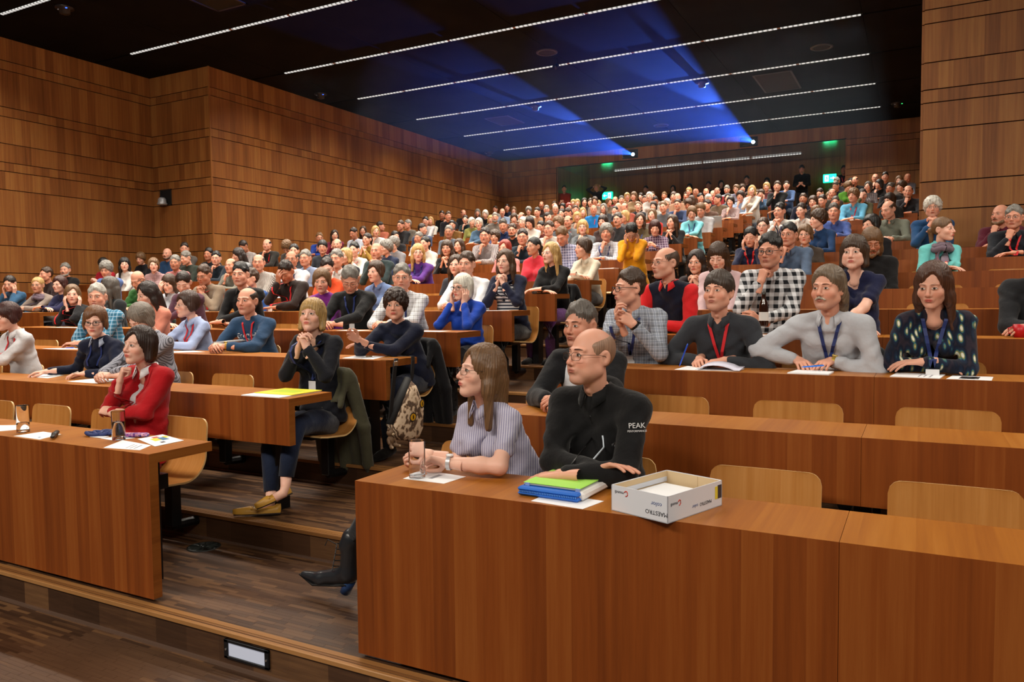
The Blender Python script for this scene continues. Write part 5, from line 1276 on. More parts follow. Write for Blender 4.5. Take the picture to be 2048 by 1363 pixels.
16 -7.77 17.70 3.660 -16 10 M s b 4a4038 L - 2|person in dark grey top, sixth from the aisle in the sixteenth left row
19 -6.12 20.62 4.105 -3 0 W S w a8b0c8p L - 2|person in pale blue checked shirt, fifth from the aisle in the nineteenth left row
21 -5.84 22.56 4.602 5 0 M b d 5a4034 L - 2|person in dark brown top, fourth from the aisle in the twenty-first left row
22 -5.77 23.53 4.725 14 0 M b g 4a4244 L - 2|person in dark grey top, sixth from the aisle in the twenty-second left row
21 -3.80 22.56 4.416 -30 0 W c b 2050a0 L - 2|person in blue top, first from the aisle in the twenty-first left row
22 -1.13 23.41 4.741 -12 0 M b d 2a2a2e H G 2|person in black top with glasses, fourth from the aisle in the twenty-second right row
21 -0.85 22.56 4.632 7 0 M s k 33383f L - 2|person in dark grey top, second from the aisle in the twenty-first right row
20 -4.14 21.59 4.248 61 10 M s d 2a2e30 L - 2|person in black top, second from the aisle in the twentieth left row
22 -3.44 23.41 4.721 3 0 M s d 4a6490 H g 2|person in blue top with glasses, first from the aisle in the twenty-second left row
22 -0.34 23.53 4.692 31 25 M b g 8fa0b8 L - 2|person in blue top, fifth from the aisle in the twenty-second right row
22 -13.09 23.53 4.667 -6 0 M s b c9c4bd L - 2|person in light grey top, nineteenth from the aisle in the twenty-second left row
17 -10.53 18.67 3.745 24 0 W o y 9a9080 L - 2|person in beige top, eighth from the aisle in the seventeenth left row
19 -7.53 20.62 4.097 -20 0 M b y b0a8a0 L - 2|person in light grey top, eighth from the aisle in the nineteenth left row
22 -4.26 23.53 4.567 10 0 W o b c8c8c8 L g 2|person in light grey top with glasses, second from the aisle in the twenty-second left row
22 -1.65 23.53 4.728 -26 0 M f d 1a1a1c L - 2|person in black top, third from the aisle in the twenty-second right row
22 -7.82 23.53 4.735 -2 0 W S d 5a2a2a L - 2|person in dark red top, eleventh from the aisle in the twenty-second left row
22 -7.07 23.53 4.695 7 0 M s n 9a9088 L - 2|person in light grey top, ninth from the aisle in the twenty-second left row
21 -6.46 22.44 4.538 11 0 W o b b08070 H - 2|person in brown top, hand at chin, fifth from the aisle in the twenty-first left row
21 -5.22 22.56 4.581 8 0 M f b 9a2a30 L g 2|person in red top with glasses, third from the aisle in the twenty-first left row
21 -4.68 22.56 4.615 2 0 W S n 8f90a8 L - 2|person in light grey top, second from the aisle in the twenty-first left row
17 -3.49 18.55 3.995 -9 0 W o y e0dcd4 H - 2|person in white top, hand at chin, first from the aisle in the seventeenth left row
20 -3.68 21.59 4.469 5 0 W S y 6a3a40 L g 2|person in pink top with glasses, first from the aisle in the twentieth left row
18 -3.08 19.52 4.178 -1 0 M s b 16181a H - 2|person in black top, hand at chin, first from the aisle in the eighteenth left row
17 -11.91 18.55 3.778 8 0 W l b 141414 H - 2|person in black top, hand at chin, tenth from the aisle in the seventeenth left row
17 -12.53 18.67 3.824 24 0 W o y d8d4cc L - 2|person in white top, eleventh from the aisle in the seventeenth left row
21 -10.09 22.56 4.458 4 0 W o k 1a1a22 L - 2|person in black top, tenth from the aisle in the twenty-first left row
21 -9.34 22.56 4.436 12 0 W S g b0a8a0 L - 2|person in light grey top, ninth from the aisle in the twenty-first left row
18 -6.19 19.64 3.933 7 0 W o d b0b4b0 L - 2|person in light grey top, fifth from the aisle in the eighteenth left row
19 -2.02 20.62 3.977 -4 0 W S n c0b040 L - 2|person in yellow top, first from the aisle in the nineteenth right row
20 -0.50 21.59 4.374 -9 0 W S n 8a7a70 L - 2|person in brown-grey top, fourth from the aisle in the twentieth right row
22 -11.30 23.53 4.710 16 0 M f b 3b2a26 L m 2|person in dark pink top, seventeenth from the aisle in the twenty-second left row
18 -6.73 19.64 4.223 9 0 W o n a08868 L - 2|person in beige top, sixth from the aisle in the eighteenth left row
20 -6.23 21.59 4.395 11 0 W o b b07a68 L - 2|person in brown top, fourth from the aisle in the twentieth left row
18 -5.56 19.64 4.104 6 0 M b n b08a70 L - 2|person in brown top, fourth from the aisle in the eighteenth left row
22 -4.70 23.53 4.748 16 0 M c b 706050 L - 2|person in dark grey top, third from the aisle in the twenty-second left row
20 -5.45 21.59 4.307 44 0 M s k 3a342c L - 2|person in dark grey top, third from the aisle in the twentieth left row
20 -2.34 21.59 4.195 -24 15 M s d 3a3028 L - 2|person in dark grey top, first from the aisle in the twentieth right row
22 -2.12 23.53 4.730 -15 15 M s g 26262c L - 2|person in black top, first from the aisle in the twenty-second right row
16 -11.30 17.70 3.801 53 0 M s b 1a1a22 L - 2|person in black top, ninth from the aisle in the sixteenth left row
22 -12.62 23.53 4.697 23 0 M s d 16233f L - 2|person in dark blue top, eighteenth from the aisle in the twenty-second left row
22 -10.82 23.53 4.677 20 0 M s b 55473c L - 2|person in dark grey top, sixteenth from the aisle in the twenty-second left row
22 -10.14 23.53 4.689 23 0 W S y 8a7a6a L - 2|person in brown-grey top, fifteenth from the aisle in the twenty-second left row
20 -9.17 21.59 4.411 18 0 W S y a59a88 L - 2|person in beige top, eighth from the aisle in the twentieth left row
22 -7.45 23.53 4.736 18 0 M s b 4a3f38 L - 2|person in dark grey top, tenth from the aisle in the twenty-second left row
22 -1.75 23.53 4.688 -26 0 W o k 201c1e L - 2|person in black top, second from the aisle in the twenty-second right row
19 -9.02 20.62 4.190 44 0 W S r 6a3a30 L - 2|person in red top, tenth from the aisle in the nineteenth left row
19 -8.54 20.62 4.296 27 0 W o d 443a38 L - 2|person in dark grey top, ninth from the aisle in the nineteenth left row
22 -9.25 23.53 4.600 21 0 W o y c0b080 L - 2|person in beige top, fourteenth from the aisle in the twenty-second left row
19 -6.62 20.62 4.319 8 0 W S w d0ccc8 L - 2|person in white top, sixth from the aisle in the nineteenth left row
22 -6.30 23.53 4.777 5 0 W S y 6a5a48 L - 2|person in brown-grey top, seventh from the aisle in the twenty-second left row
20 -8.74 21.59 4.401 17 0 M s b 564a44 L - 2|person in dark grey top, seventh from the aisle in the twentieth left row
18 -7.83 19.64 4.167 17 0 W S b 8a8078 L - 2|person in grey top, eighth from the aisle in the eighteenth left row
21 -7.94 22.56 4.628 19 0 W S y b0a080 L - 2|person in beige top, seventh from the aisle in the twenty-first left row
22 -8.27 23.53 4.664 29 0 W o y c8b890 L - 2|person in beige top, twelfth from the aisle in the twenty-second left row
22 -5.57 23.53 4.644 3 0 M b n b08a80 L - 2|person in brown top, fifth from the aisle in the twenty-second left row
23 -11.16 25.10 5.418 29 0 M s k 8c2a18 Z - 2|person in red top standing at the back, first from the left
23 -9.94 25.10 5.375 -3 0 W o y 101012 Y - 2|person in black top standing at the back, second from the left
23 -8.47 26.00 5.304 8 0 M s k 181414 Z - 2|person in black top standing at the back, third from the left
23 -7.51 26.00 5.254 6 0 W o k 0c0c0e Z - 2|person in black top standing at the back, fourth from the left
23 -6.94 26.00 5.267 5 0 W o k 140e10 Z - 2|person in black top standing at the back, fifth from the left
23 -6.30 26.00 5.268 9 0 M s k 181214 Z - 2|person in black top standing at the back, sixth from the left
23 -5.88 26.00 5.293 18 0 W o k 2a1a1c Z - 2|person in black top standing at the back, seventh from the left
23 -4.92 25.30 5.251 1 0 M s k 3a3038 Z - 2|person in dark grey top standing at the back, eighth from the left
23 -4.42 26.00 5.256 0 0 W o k 6a1a34 Z - 2|person in red top standing at the back, ninth from the left
23 -3.27 25.30 5.434 2 15 M s k 0b0b0d Z - 2|person in black top standing at the back, tenth from the left
23 -2.08 25.30 5.316 -5 0 M s k 15171f Z R 2|person in black top with red lanyard standing at the back, eleventh from the left
'''
HB = {'H1': {'r': 1, 'x': -1.221, 'z': 1.271, 'rz': -28, 'pit': -4.0, 'yh': -0.18}, 'H2': {'r': 1, 'x': -1.757, 'z': 1.185, 'rz': -32, 'pit': -8.0, 'yh': -0.18}, 'H3': {'r': 2, 'x': -1.676, 'z': 1.364, 'rz': -12, 'pit': 2.0, 'yh': -0.18}, 'H4': {'r': 3, 'x': -1.728, 'z': 1.579, 'rz': -43, 'pit': 0.0, 'yh': -0.18}, 'H5': {'r': 4, 'x': -1.706, 'z': 1.778, 'rz': -35, 'pit': 0.0, 'yh': -0.4}, 'H6': {'r': 3, 'x': -1.108, 'z': 1.543, 'rz': -9, 'pit': -6.0, 'yh': -0.3}, 'H7': {'r': 3, 'x': -0.468, 'z': 1.554, 'rz': -19, 'pit': 0.0, 'yh': -0.38}, 'H8': {'r': 3, 'x': 0.061, 'z': 1.561, 'rz': -15, 'pit': 12.0, 'yh': -0.38}, 'H9': {'r': 4, 'x': -0.981, 'z': 1.847, 'rz': -11, 'pit': 4.0, 'yh': -0.18}, 'H10': {'r': 4, 'x': -0.414, 'z': 1.814, 'rz': -8, 'pit': 0.0, 'yh': -0.18}, 'H11': {'r': 1, 'x': -4.408, 'z': 1.242, 'rz': 6, 'pit': -4.0, 'yh': 0.04}, 'H12': {'r': 2, 'x': -5.977, 'z': 1.368, 'rz': 42, 'pit': 4.0, 'yh': -0.18}, 'H13': {'r': 2, 'x': -7.227, 'z': 1.408, 'rz': -1, 'pit': 8.0, 'yh': -0.18}, 'H14': {'r': 2, 'x': -3.749, 'z': 1.414, 'rz': 20, 'pit': -10.0, 'yh': -0.06}, 'H15': {'r': 3, 'x': -3.661, 'z': 1.478, 'rz': 25, 'pit': 0.0, 'yh': -0.18}, 'H16': {'r': 3, 'x': -6.063, 'z': 1.498, 'rz': -17, 'pit': 2.0, 'yh': -0.18}, 'H17': {'r': 3, 'x': -5.284, 'z': 1.528, 'rz': 17, 'pit': 0.0, 'yh': -0.18}, 'H18': {'r': 2, 'x': -5.397, 'z': 1.385, 'rz': 4, 'pit': 30.0, 'yh': -0.18}, 'H19': {'r': 3, 'x': -7.392, 'z': 1.588, 'rz': 38, 'pit': 2.0, 'yh': -0.18}, 'H20': {'r': 4, 'x': -3.715, 'z': 1.631, 'rz': -8, 'pit': 2.0, 'yh': -0.06}, 'H21': {'r': 5, 'x': -3.724, 'z': 1.898, 'rz': 3, 'pit': 0.0, 'yh': -0.18}, 'H23': {'r': 4, 'x': 0.684, 'z': 1.753, 'rz': -17, 'pit': 0.0, 'yh': -0.18}}
HEROES = {}
def hero(n, **k):
    P = dict(HB[n]); P['lod'] = 0; P.setdefault('fl', ''); P.update(k); HEROES[n] = P; return person(P)
T8 = .80
hero('H1', sex='M', hair='z', hc='96755f', top='121214', pose='F', fl='g', tn='fleece_jacket', skin='m1', heavy=.5, collar='101012', spread=16, label='person in a black hooded fleece with folded arms at the right front desk', tc='1b2233', seed=0,
     over=dict(R=((.10, -.35, .83), (1, -.1, .35), (0, -.5, -1), 'flat', (-1, -.1, -.7)), L=((-.03, -.43, .815), (-1, .05, -.1), (0, 0, -1), 'flat', (.9, -.1, -.8))))
hero('H2', sex='W', hair='l', hc='6a4c30', top='c9c6d8l', pose='F', fl='tvg', tn='shirt', skin='w1', label='person in a lilac striped shirt leaning left on the right front desk', seed=2, tc='2a2d38',
     over=dict(R=((-.15, -.37, .83), (-.85, -.5, .15), (.5, .6, -.5), 'curl', (-.1, -.3, -1)), L=((-.03, -.42, .815), (-1, -.05, .1), (.0, -.6, -.7), 'curl', (1, -.5, -.6)), ty=-20, px=.20))
hero('H3', sex='M', hair='s', hc='5d5650', top='15161a', pose='C', fl='j', skin='m2', inner='e6e8ee', collar='e6e8ee', label='person in a dark suit half hidden behind the black fleece', tc='17181c')
hero('H4', sex='M', hair='s', hc='b', top='b4bccap', pose='T', fl='vGB', skin='m1', label='person in a blue and white checked shirt with raised clasped hands',
     over=dict(R=((.03, -.44, 1.03), (-.2, -.5, .85), (.8, .3, 0), 'curl', (-.5, -.2, -1)), L=((.12, -.44, 1.02), (-.65, -.45, .6), (-.8, .4, 0), 'curl', (.5, -.2, -1))))
hero('H5', sex='M', hair='f', hc='4a3424', top='14182c', pose='F', fl='vg', skin='m1', tn='vest', collar='e0262a', over=dict(sleeve='e0262a'), label='person in a navy vest over a red shirt looking left')
hero('H6', sex='M', hair='m', hc='3a2c22', top='33363c', pose='W', fl='vR', skin='m1', label='person in a charcoal shirt and red lanyard writing with a blue pen', seed=1,
     over=dict(R=((-.11, -.33, .80), (.1, -1, -.1), (.5, 0, -1), 'curl', (-.8, -.1, -.9)), L=((.05, -.34, .80), (-.5, -.8, -.05), (-.2, 0, -1), 'loose', (.9, -.1, -.9))))
hero('H7', sex='M', hair='w', hc='6b5a48', top='c4c8d0', pose='C', fl='vmB', skin='m1', bc='b0a898', label='person in a pale grey shirt and navy lanyard holding a blue pen', seed=1, spread=30,
     over=dict(R=((-.16, -.36, .815), (.4, -.9, -.1), (.2, 0, -1), 'loose', (-.9, -.1, -.8)), L=((.02, -.36, .815), (-.35, -.9, -.1), (-.2, 0, -1), 'loose', (.9, -.1, -.8))))
hero('H8', sex='W', hair='l', hc='4a2c1c', top='1b2740i', pose='F', fl='oB', skin='w2', label='person in a dark patterned blouse with folded arms and navy lanyard', seed=0)
hero('H9', sex='M', hair='s', hc='k', top='d8dadeb', pose='H', fl='vG', skin='m2', label='person in a black and white checked shirt holding a brown bottle', over=dict(L=((-.03, -.42, .86), (-.55, -.75, .25), (-.8, .3, 0), 'curl', (.8, -.1, -1))))
hero('H10', sex='W', hair='o', hc='3e2a1a', top='1b2042', pose='F', fl='to', skin='w1', heavy=.35, label='person in a navy short-sleeved top with arms resting on white papers', seed=1)
hero('H11', sex='W', hair='o', hc='2a1710', top='b5121c', pose='H', fl='j', skin='w1', inner='f0f0f4', collar='f0f0f4', label='person in a red jacket with a hand at the chin, left front desk', seed=0, tc='9a1018', over=dict(L=((-.08, -.13, .84), (-1, .1, .15), (0, .6, -.6), 'loose', (.9, -.1, -.8))))
hero('H12', sex='W', hair='S', hc='6a4426', top='161d35', pose='C', fl='nGB', skin='w1', collar='b8c2d8', spread=34, label='person in a navy sweater with pale collar and glasses, second left row', seed=0,
     over=dict(R=((-.40, -.36, .80), (-.6, -.8, -.05), (0, 0, -1), 'loose', (-.8, .0, -.9)), L=((.10, -.36, .80), (-.7, -.7, 0), (0, 0, -1), 'loose', (.8, -.1, -.9))))
hero('H13', sex='W', hair='S', hc='m', top='d8d8dc', pose='F', fl='vR', skin='w1', collar='e2e2e6', label='person in a white shirt with red lanyard at the left picture edge', seed=1)
hero('H14', sex='W', hair='o', hc='a88650', top='14161f', pose='T', fl='jB', skin='w1', inner='1c2440', label='person in a black blazer resting the chin on clasped hands by the aisle', seed=1, legs=False)
hero('H15', sex='W', hair='c', hc='2c1a12', top='141a30', pose='F', fl='n', skin='w2', heavy=.6, tn='coat', label='person in a navy coat gesturing with one hand, beside the hanging bag', seed=1, tc='1a2338',
     over=dict(R=((-.10, -.52, .90), (-.3, -.7, .4), (.8, .3, -.3), 'loose', (-.7, -.1, -1)), L=((-.12, -.42, .85), (-1, -.2, .15), (0, 0, -1), 'flat', (.8, -.1, -.7))))
hero('H16', sex='W', hair='S', hc='3b2318', top='a9b9e0', pose='C', fl='vgR', skin='w1', label='person in a pale blue shirt and red lanyard turned to the left', seed=0)
hero('H17', sex='M', hair='f', hc='33241a', top='2c4a6c', pose='C', fl='nR', skin='m1', tn='sweatshirt', label='person in a blue sweatshirt with white lettering and red lanyard', seed=0)
hero('H18', sex='W', hair='S', hc='7d746a', top='a8aab8s', pose='C', fl='n', skin='w1', label='person in a striped top bent over papers behind the red jacket', seed=1)
hero('H19', sex='M', hair='s', hc='a8a49c', top='4f9cc4p', pose='H', fl='v', skin='m1', label='person in a turquoise checked shirt with a hand at the mouth')
hero('H20', sex='W', hair='o', hc='d6d2c6', top='1743ad', pose='K', fl='nG', skin='w1', label='person in a bright blue sweater with both hands at the face', seed=1, tc='14161c')
hero('H21', sex='W', hair='l', hc='4a321f', top='1a2038', pose='T', fl='j', skin='w1', inner='e6e6eah', label='person in a navy blazer over a striped shirt, fingers at the mouth', seed=0, tc='14151a')
hero('H23', sex='M', hair='s', hc='d', top='26282c', pose='F', fl='n', skin='m1', label='person in a dark grey sweater cut off by the right picture edge')
HEAVY = set()
for ln in PEOPLE.strip().splitlines():
    a, lab = ln.split('|'); q = a.split()
    sp = {(6, -3.67): dict(tc='6a3a7c'), (6, -3.68): dict(tc='6a3a7c')}.get((int(q[0]), round(float(q[1]), 2)), {})
    person(dict(sp, r=int(q[0]), x=float(q[1]), y=float(q[2]), z=float(q[3]), rz=float(q[4]), pit=float(q[5]), sex=q[6], hair=q[7], hc=q[8], top=q[9], pose=q[10], fl=q[11], lod=int(q[12]), label=lab))
# ------------------------------------------------------------ things on the desks and chairs
def solid(name, g, mats, parent=None, amp=0):
    v, q = g.mesh(); return link(bpy.data.objects.new(name, mesh_np(name, v, [q], mats if isinstance(mats, list) else [mats])), parent)
def sheet(P4, z, lab, cat='paper', mat=M_PAPER, th=.0012, name='paper_sheet', group=None, prints=None):
    c = [sum(p[i] for p in P4) / 4 for i in (0, 1)]; r = empty(name, (c[0], c[1], z), lab, cat, group)
    L = [(x - c[0], y - c[1]) for x, y in P4]
    a = sum(L[i][0] * L[(i + 1) % 4][1] - L[(i + 1) % 4][0] * L[i][1] for i in range(4))
    if a < 0: L = L[::-1]
    MB().prism(L, .0006, th).build('page', mat, r)
    def bil(u, v): return tuple((L[0][i] * (1 - u) + L[1][i] * u) * (1 - v) + (L[3][i] * (1 - u) + L[2][i] * u) * v for i in (0, 1))
    for (u0, u1, v0, v1, m) in (prints or ()):
        MB().prism([bil(u0, v0), bil(u1, v0), bil(u1, v1), bil(u0, v1)], th, th + .0003).build('print', m, r)
    return r
P_GREY = plain('print_grey', '9a9aa2', .8); P_YEL = plain('print_yellow', 'e3cf3a', .7); P_BLU = plain('print_blue', '3f6f9a', .7); P_RED = plain('print_red', 'c05a4a', .7); P_DK = plain('print_dark', '3a3236', .7)
TXT = [(.15, .8, .2, .24, P_GREY), (.15, .7, .32, .35, P_GREY), (.15, .75, .43, .46, P_GREY)]
sheet([(-4.855, 2.599), (-5.144, 2.70), (-4.93, 2.82), (-4.80, 2.70)], .76, 'white paper slip behind the empty water glass on the left front desk', prints=TXT[:1])
sheet([(-4.60, 2.535), (-4.594, 2.70), (-4.40, 2.69), (-4.34, 2.53)], .76, 'white paper under the black presenter on the left front desk', prints=[(.2, .3, .2, .28, P_BLU)])
sheet([(-3.775, 2.528), (-3.886, 2.716), (-3.60, 2.68), (-3.534, 2.565)], .76, 'white page under the colourful flyer at the aisle end of the left front desk', prints=TXT)
sheet([(-3.836, 2.772), (-3.834, 2.931), (-3.555, 2.85), (-3.547, 2.663)], .7614, 'colourful flyer with yellow and blue print on the left front desk', 'flyer', name='flyer', prints=[(.30, .55, .45, .75, P_YEL), (.55, .8, .4, .72, P_BLU), (.45, .68, .74, .9, P_RED), (.35, .5, .18, .3, P_DK), (.78, .95, .6, .8, P_YEL)])
sheet([(-4.06, 2.70), (-4.0, 2.80), (-3.88, 2.79), (-3.92, 2.69)], .76, 'small white paper next to the half-full water glass')
sheet([(-1.922, 2.626), (-1.931, 2.802), (-1.70, 2.772), (-1.716, 2.625)], .76, 'white paper beside the empty glass on the right front desk', prints=[(.3, .8, .45, .55, P_GREY)])
sheet([(-1.272, 2.535), (-1.261, 2.678), (-1.026, 2.65), (-1.055, 2.514)], .76, 'white paper under the blue zip case')
r = empty('folder', (-3.635, 3.69, .923), 'bright yellow folder on white sheets on the second left desk', 'folder')
MB().box((-.17, -.20, .0005), (.16, .17, .006)).build('pages', M_PAPER, r); MB().box((-.16, -.10, .0065), (.165, .175, .011), 0, .001).build('cover', plain('yellow_cover', 'e8e032', .5), r); MB().box((-.1, -.02, .0112), (.1, .09, .0117)).build('print', plain('lime_print', 'b8cf20', .6), r)
sheet([(-6.506, 3.716), (-6.60, 3.93), (-6.329, 3.92), (-6.20, 3.70)], .923, 'white papers on a blue pad under the outstretched hand, second left row', prints=TXT)
MB()
sheet([(-5.783, 3.60), (-5.83, 3.856), (-5.50, 3.87), (-5.42, 3.60)], .923, 'white papers in front of the person bent over, second left row', prints=TXT)
sheet([(-3.862, 4.53), (-3.95, 4.80), (-3.657, 4.80), (-3.56, 4.52)], 1.086, 'white sheets with a pen at the aisle end of the third left desk', prints=TXT)
sheet([(-6.0, 4.60), (-5.80, 4.78), (-5.55, 4.70), (-5.752, 4.54)], 1.086, 'white paper between the two people on the third left desk')
sheet([(-7.617, 4.50), (-7.432, 4.70), (-7.15, 4.60), (-7.25, 4.47)], 1.086, 'white paper with a blue pen on the third left desk')
sheet([(-1.289, 4.49), (-1.284, 4.77), (-1.09, 4.68), (-1.077, 4.50)], 1.086, 'white page being written on, third right desk', prints=TXT)
r = empty('paper_stack', (-1.04, 4.60, 1.086), 'open stack of printed pages with a raised curl on the third right desk', 'paper')
V = []; n = 9
for i in range(n):
    q = i / (n - 1); zz = .004 + .030 * math.sin(math.pi * min(1, q * 1.15)) ** .7 * (1 - .25 * q)
    V += [(-.11 + .24 * q, -.10, zz), (-.13 + .25 * q, .10, zz + .008), (-.13 + .25 * q, .10, zz + .011), (-.11 + .24 * q, -.10, zz + .003)]
F = [(i * 4 + k, i * 4 + (k + 1) % 4, i * 4 + 4 + (k + 1) % 4, i * 4 + 4 + k) for i in range(n - 1) for k in range(4)]
MB().add(V, F).build('pages', plain('lavender_page', 'd4d4e6', .7), r, True); MB().box((-.10, -.09, .0006), (.12, .09, .004)).build('lower_pages', M_PAPER, r)
sheet([(-.645, 4.475), (-.618, 4.67), (-.42, 4.63), (-.43, 4.46)], 1.086, 'white pad under the hands holding a blue pen, third right desk', th=.008)
sheet([(-.134, 4.49), (-.106, 4.72), (.126, 4.70), (.095, 4.465)], 1.086, 'white printed sheets left of the brochure on the third right desk', th=.004, prints=TXT)
sheet([(.124, 4.475), (.159, 4.68), (.342, 4.67), (.32, 4.465)], 1.086, 'brochure with a colour picture on the third right desk', 'brochure', name='brochure', prints=[(.2, .85, .3, .75, P_DK), (.25, .5, .4, .7, P_YEL), (.55, .8, .35, .5, plain('print_orange', 'd8944a', .7))])
sheet([(-.62, 5.50), (-.60, 5.70), (-.30, 5.66), (-.28, 5.48)], 1.249, 'white papers under the bare forearms on the fourth right desk')
sheet([(-1.05, 5.48), (-1.03, 5.62), (-.80, 5.6), (-.82, 5.47)], 1.249, 'white sheet beside the brown bottle on the fourth right desk')
sheet([(-3.95, 5.50), (-3.92, 5.68), (-3.6, 5.66), (-3.6, 5.48)], 1.249, 'white sheets in front of the bright blue sweater, fourth left desk')
sheet([(-4.75, 5.5), (-4.72, 5.66), (-4.45, 5.64), (-4.45, 5.48)], 1.249, 'white paper in front of the black sweater, fourth left desk')
sheet([(-3.95, 6.47), (-3.9, 6.62), (-3.5, 6.6), (-3.5, 6.45)], 1.412, 'white sheets in front of the navy blazer, fifth left desk')
sheet([(-12.1, 6.45), (-12.0, 6.62), (-11.4, 6.6), (-11.4, 6.45)], 1.412, 'white paper on the short desk by the left wall')
sheet([(-9.2, 5.48), (-9.1, 5.6), (-8.5, 5.58), (-8.5, 5.46)], 1.249, 'long white papers at the left end of the fourth left desk')
sheet([(-4.0, 8.42), (-3.95, 8.58), (-3.65, 8.56), (-3.65, 8.40)], 1.738, 'white paper in front of the cream jacket, seventh left desk')
r = empty('open_book', (-3.66, 9.52, 1.901), 'open programme book lying on the eighth left desk by the aisle', 'book')
for s_ in (-1, 1): MB().add([(0, -.1, .002), (s_ * .16, -.1, .002), (s_ * .16, .1, .002), (0, .1, .002), (0, -.1, .012), (s_ * .16, -.1, .018), (s_ * .16, .1, .018), (0, .1, .012)], [(0, 1, 5, 4), (1, 2, 6, 5), (2, 3, 7, 6), (4, 5, 6, 7), (0, 3, 2, 1)]).build('pages', M_PAPER, r)
for (x, row, c, lab) in ((-4.60, 13, '9a9a98', 'grey laptop lid standing on the desk among the middle rows'), (-3.62, 14, 'a8a8a6', 'silver laptop seen from behind near the aisle')):
    y = Y0 + PITCH * (row - 1); r = empty('laptop', (x, y - .22, .76 + TREAD * (row - 1)), lab, 'laptop')
    MB().box((-.18, -.02, .001), (.18, .21, .016), 0, .004).build('keyboard_base', plain('laptop_base', '88888a', .35, .6), r)
    MB().box((-.18, -.012, 0), (.18, -.004, .245), 0, .003).build('screen_lid', plain('laptop_' + c, c, .35, .5), r).rotation_euler = (R_(12), 0, 0)
# drinking glasses
def glass_mat(nm, ior):
    m = bpy.data.materials.new(nm); m.use_nodes = True; n = m.node_tree.nodes; n.clear(); o = n.new('ShaderNodeOutputMaterial'); g_ = n.new('ShaderNodeBsdfGlass'); g_.inputs['Roughness'].default_value = 0; g_.inputs['IOR'].default_value = ior; g_.inputs['Color'].default_value = (.98, .99, 1, 1); m.node_tree.links.new(g_.outputs[0], o.inputs[0]); return m
M_GLASS = glass_mat('clear_glass', 1.25); M_WATER = glass_mat('water', 1.2)
def tumbler(x, y, lab, water):
    r = empty('water_glass', (x, y, .7606), lab, 'glass', 'drinking glasses')
    MB().lathe([(0, 0), (.033, 0), (.0345, .003), (.0355, .158), (.0350, .160), (.0342, .158), (.0325, .020), (.030, .014), (0, .012)], n=32).build('glass_body', M_GLASS, r, True)
    if water: MB().lathe([(0, .0125), (.0305, .0145), (.0322, .020), (.0330, water), (0, water)], n=32).build('water', M_WATER, r, True)
tumbler(-4.689, 2.64, 'nearly empty water glass at the left picture edge', .055); tumbler(-3.923, 2.72, 'half-full water glass in front of the red jacket', .098); tumbler(-1.88, 2.67, 'empty tall water glass on the right front desk', 0)
# presenter
r = empty('presenter', (-4.33, 2.61, .765), 'black presenter remote lying on white paper', 'remote', rz=.9)
solid('remote_body', G((-.03, -.12, -.01), (.03, .12, .04), .005).cap((0, -.09, .012), (0, .0, .014), .012, .015, .01, flat=((0, 0, 1), .75)).cap((0, 0, .014), (0, .085, .014), .017, .015, .01, flat=((0, 0, 1), .75)), plain('remote_black', '1a1614', .4), r)
for k in range(3): MB().lathe([(.006, .0), (.005, .003), (0, .003)], (0, -.05 + k * .025, .022), 10).build('button', plain('remote_button', '3a3634', .5), r)
# coiled lanyard
r = empty('coiled_lanyard', (-4.17, 2.76, .761), 'coiled navy lanyard with a white badge beside the water glass', 'lanyard')
for s_ in range(3):
    P_ = [(.05 * math.cos(a) * (1 + .15 * s_) + .03 * s_, .035 * math.sin(a) + .03 * s_ - .02, .014 + .004 * math.sin(2 * a + s_)) for a in [2 * math.pi * k / 18 for k in range(19)]]
    MB().tube(P_, .011, 6, 0, False, 1.0).build('loop', plain('lanyard_blue', '1a2c66', .6), r, True)
MB().box((.02, -.06, .001), (.12, -.01, .003)).build('badge', plain('badge_card', 'e8e8ea', .4), r)
# sweets packet
r = empty('sweet_packet', (-3.905, 2.82, .761), 'small purple and pink sweets packet beside the water glass', 'packet', rz=.45)
def candy():
    t = NT('sweet_wrapper', .35); n = t.noise(t.coord('Object'), 45, 2); t.base(t.ramp(n, [(.35, s2l('3a2f86')), (.5, s2l('a04a9a')), (.58, s2l('e8b8c8')), (.66, s2l('4a3a9a'))])); return t.m
solid('wrapper', G((-.08, -.04, -.01), (.08, .04, .04), .005).cap((-.055, 0, .012), (.055, 0, .012), .016, .016, .004, flat=((0, 0, 1), .8)).cap((-.055, -.012, .011), (.055, -.012, .011), .011, .011, .006), candy(), r)
# tablet on a blue case
r = empty('tablet_case', (-1.21, 2.745, .7612), 'blue zipped tablet case under the green tablet', 'case', rz=-.05)
V = []; RB = plain('case_blue', '1464c8', .55)
MB().box((-.14, -.165, .002), (.12, .15, .017), 0, .007).build('lower_shell', RB, r); MB().box((-.14, -.165, .020), (.12, .15, .034), 0, .006).build('upper_shell', RB, r); MB().box((-.132, -.157, .016), (.112, .142, .021)).build('zip_tape', plain('zip_orange', 'a8743c', .6), r)
m = MB(); 
for k in range(34): m.box((-.13 + k * .0072, -.1665, .0155), (-.1265 + k * .0072, -.156, .0215))
m.build('zip_teeth', plain('zip_teeth', '4a86d8', .4), r)['kind'] = 'stuff'
MB().box((.085, -.14, .004), (.132, .165, .036), 0, .009).build('white_cover', plain('case_white', 'e4e2e0', .5), r)
r = empty('tablet', (-1.215, 2.77, .7962), 'tablet with a lime green cover on the blue case', 'tablet', rz=-.05)
MB().box((-.125, -.155, .0), (.115, .125, .007), 0, .003).build('tablet_body', plain('tablet_grey', 'b8bcc0', .3, .5), r); MB().box((-.127, -.152, .0074), (.117, .127, .011), 0, .0015).build('cover', plain('lime_cover', 'a4e05a', .55), r)
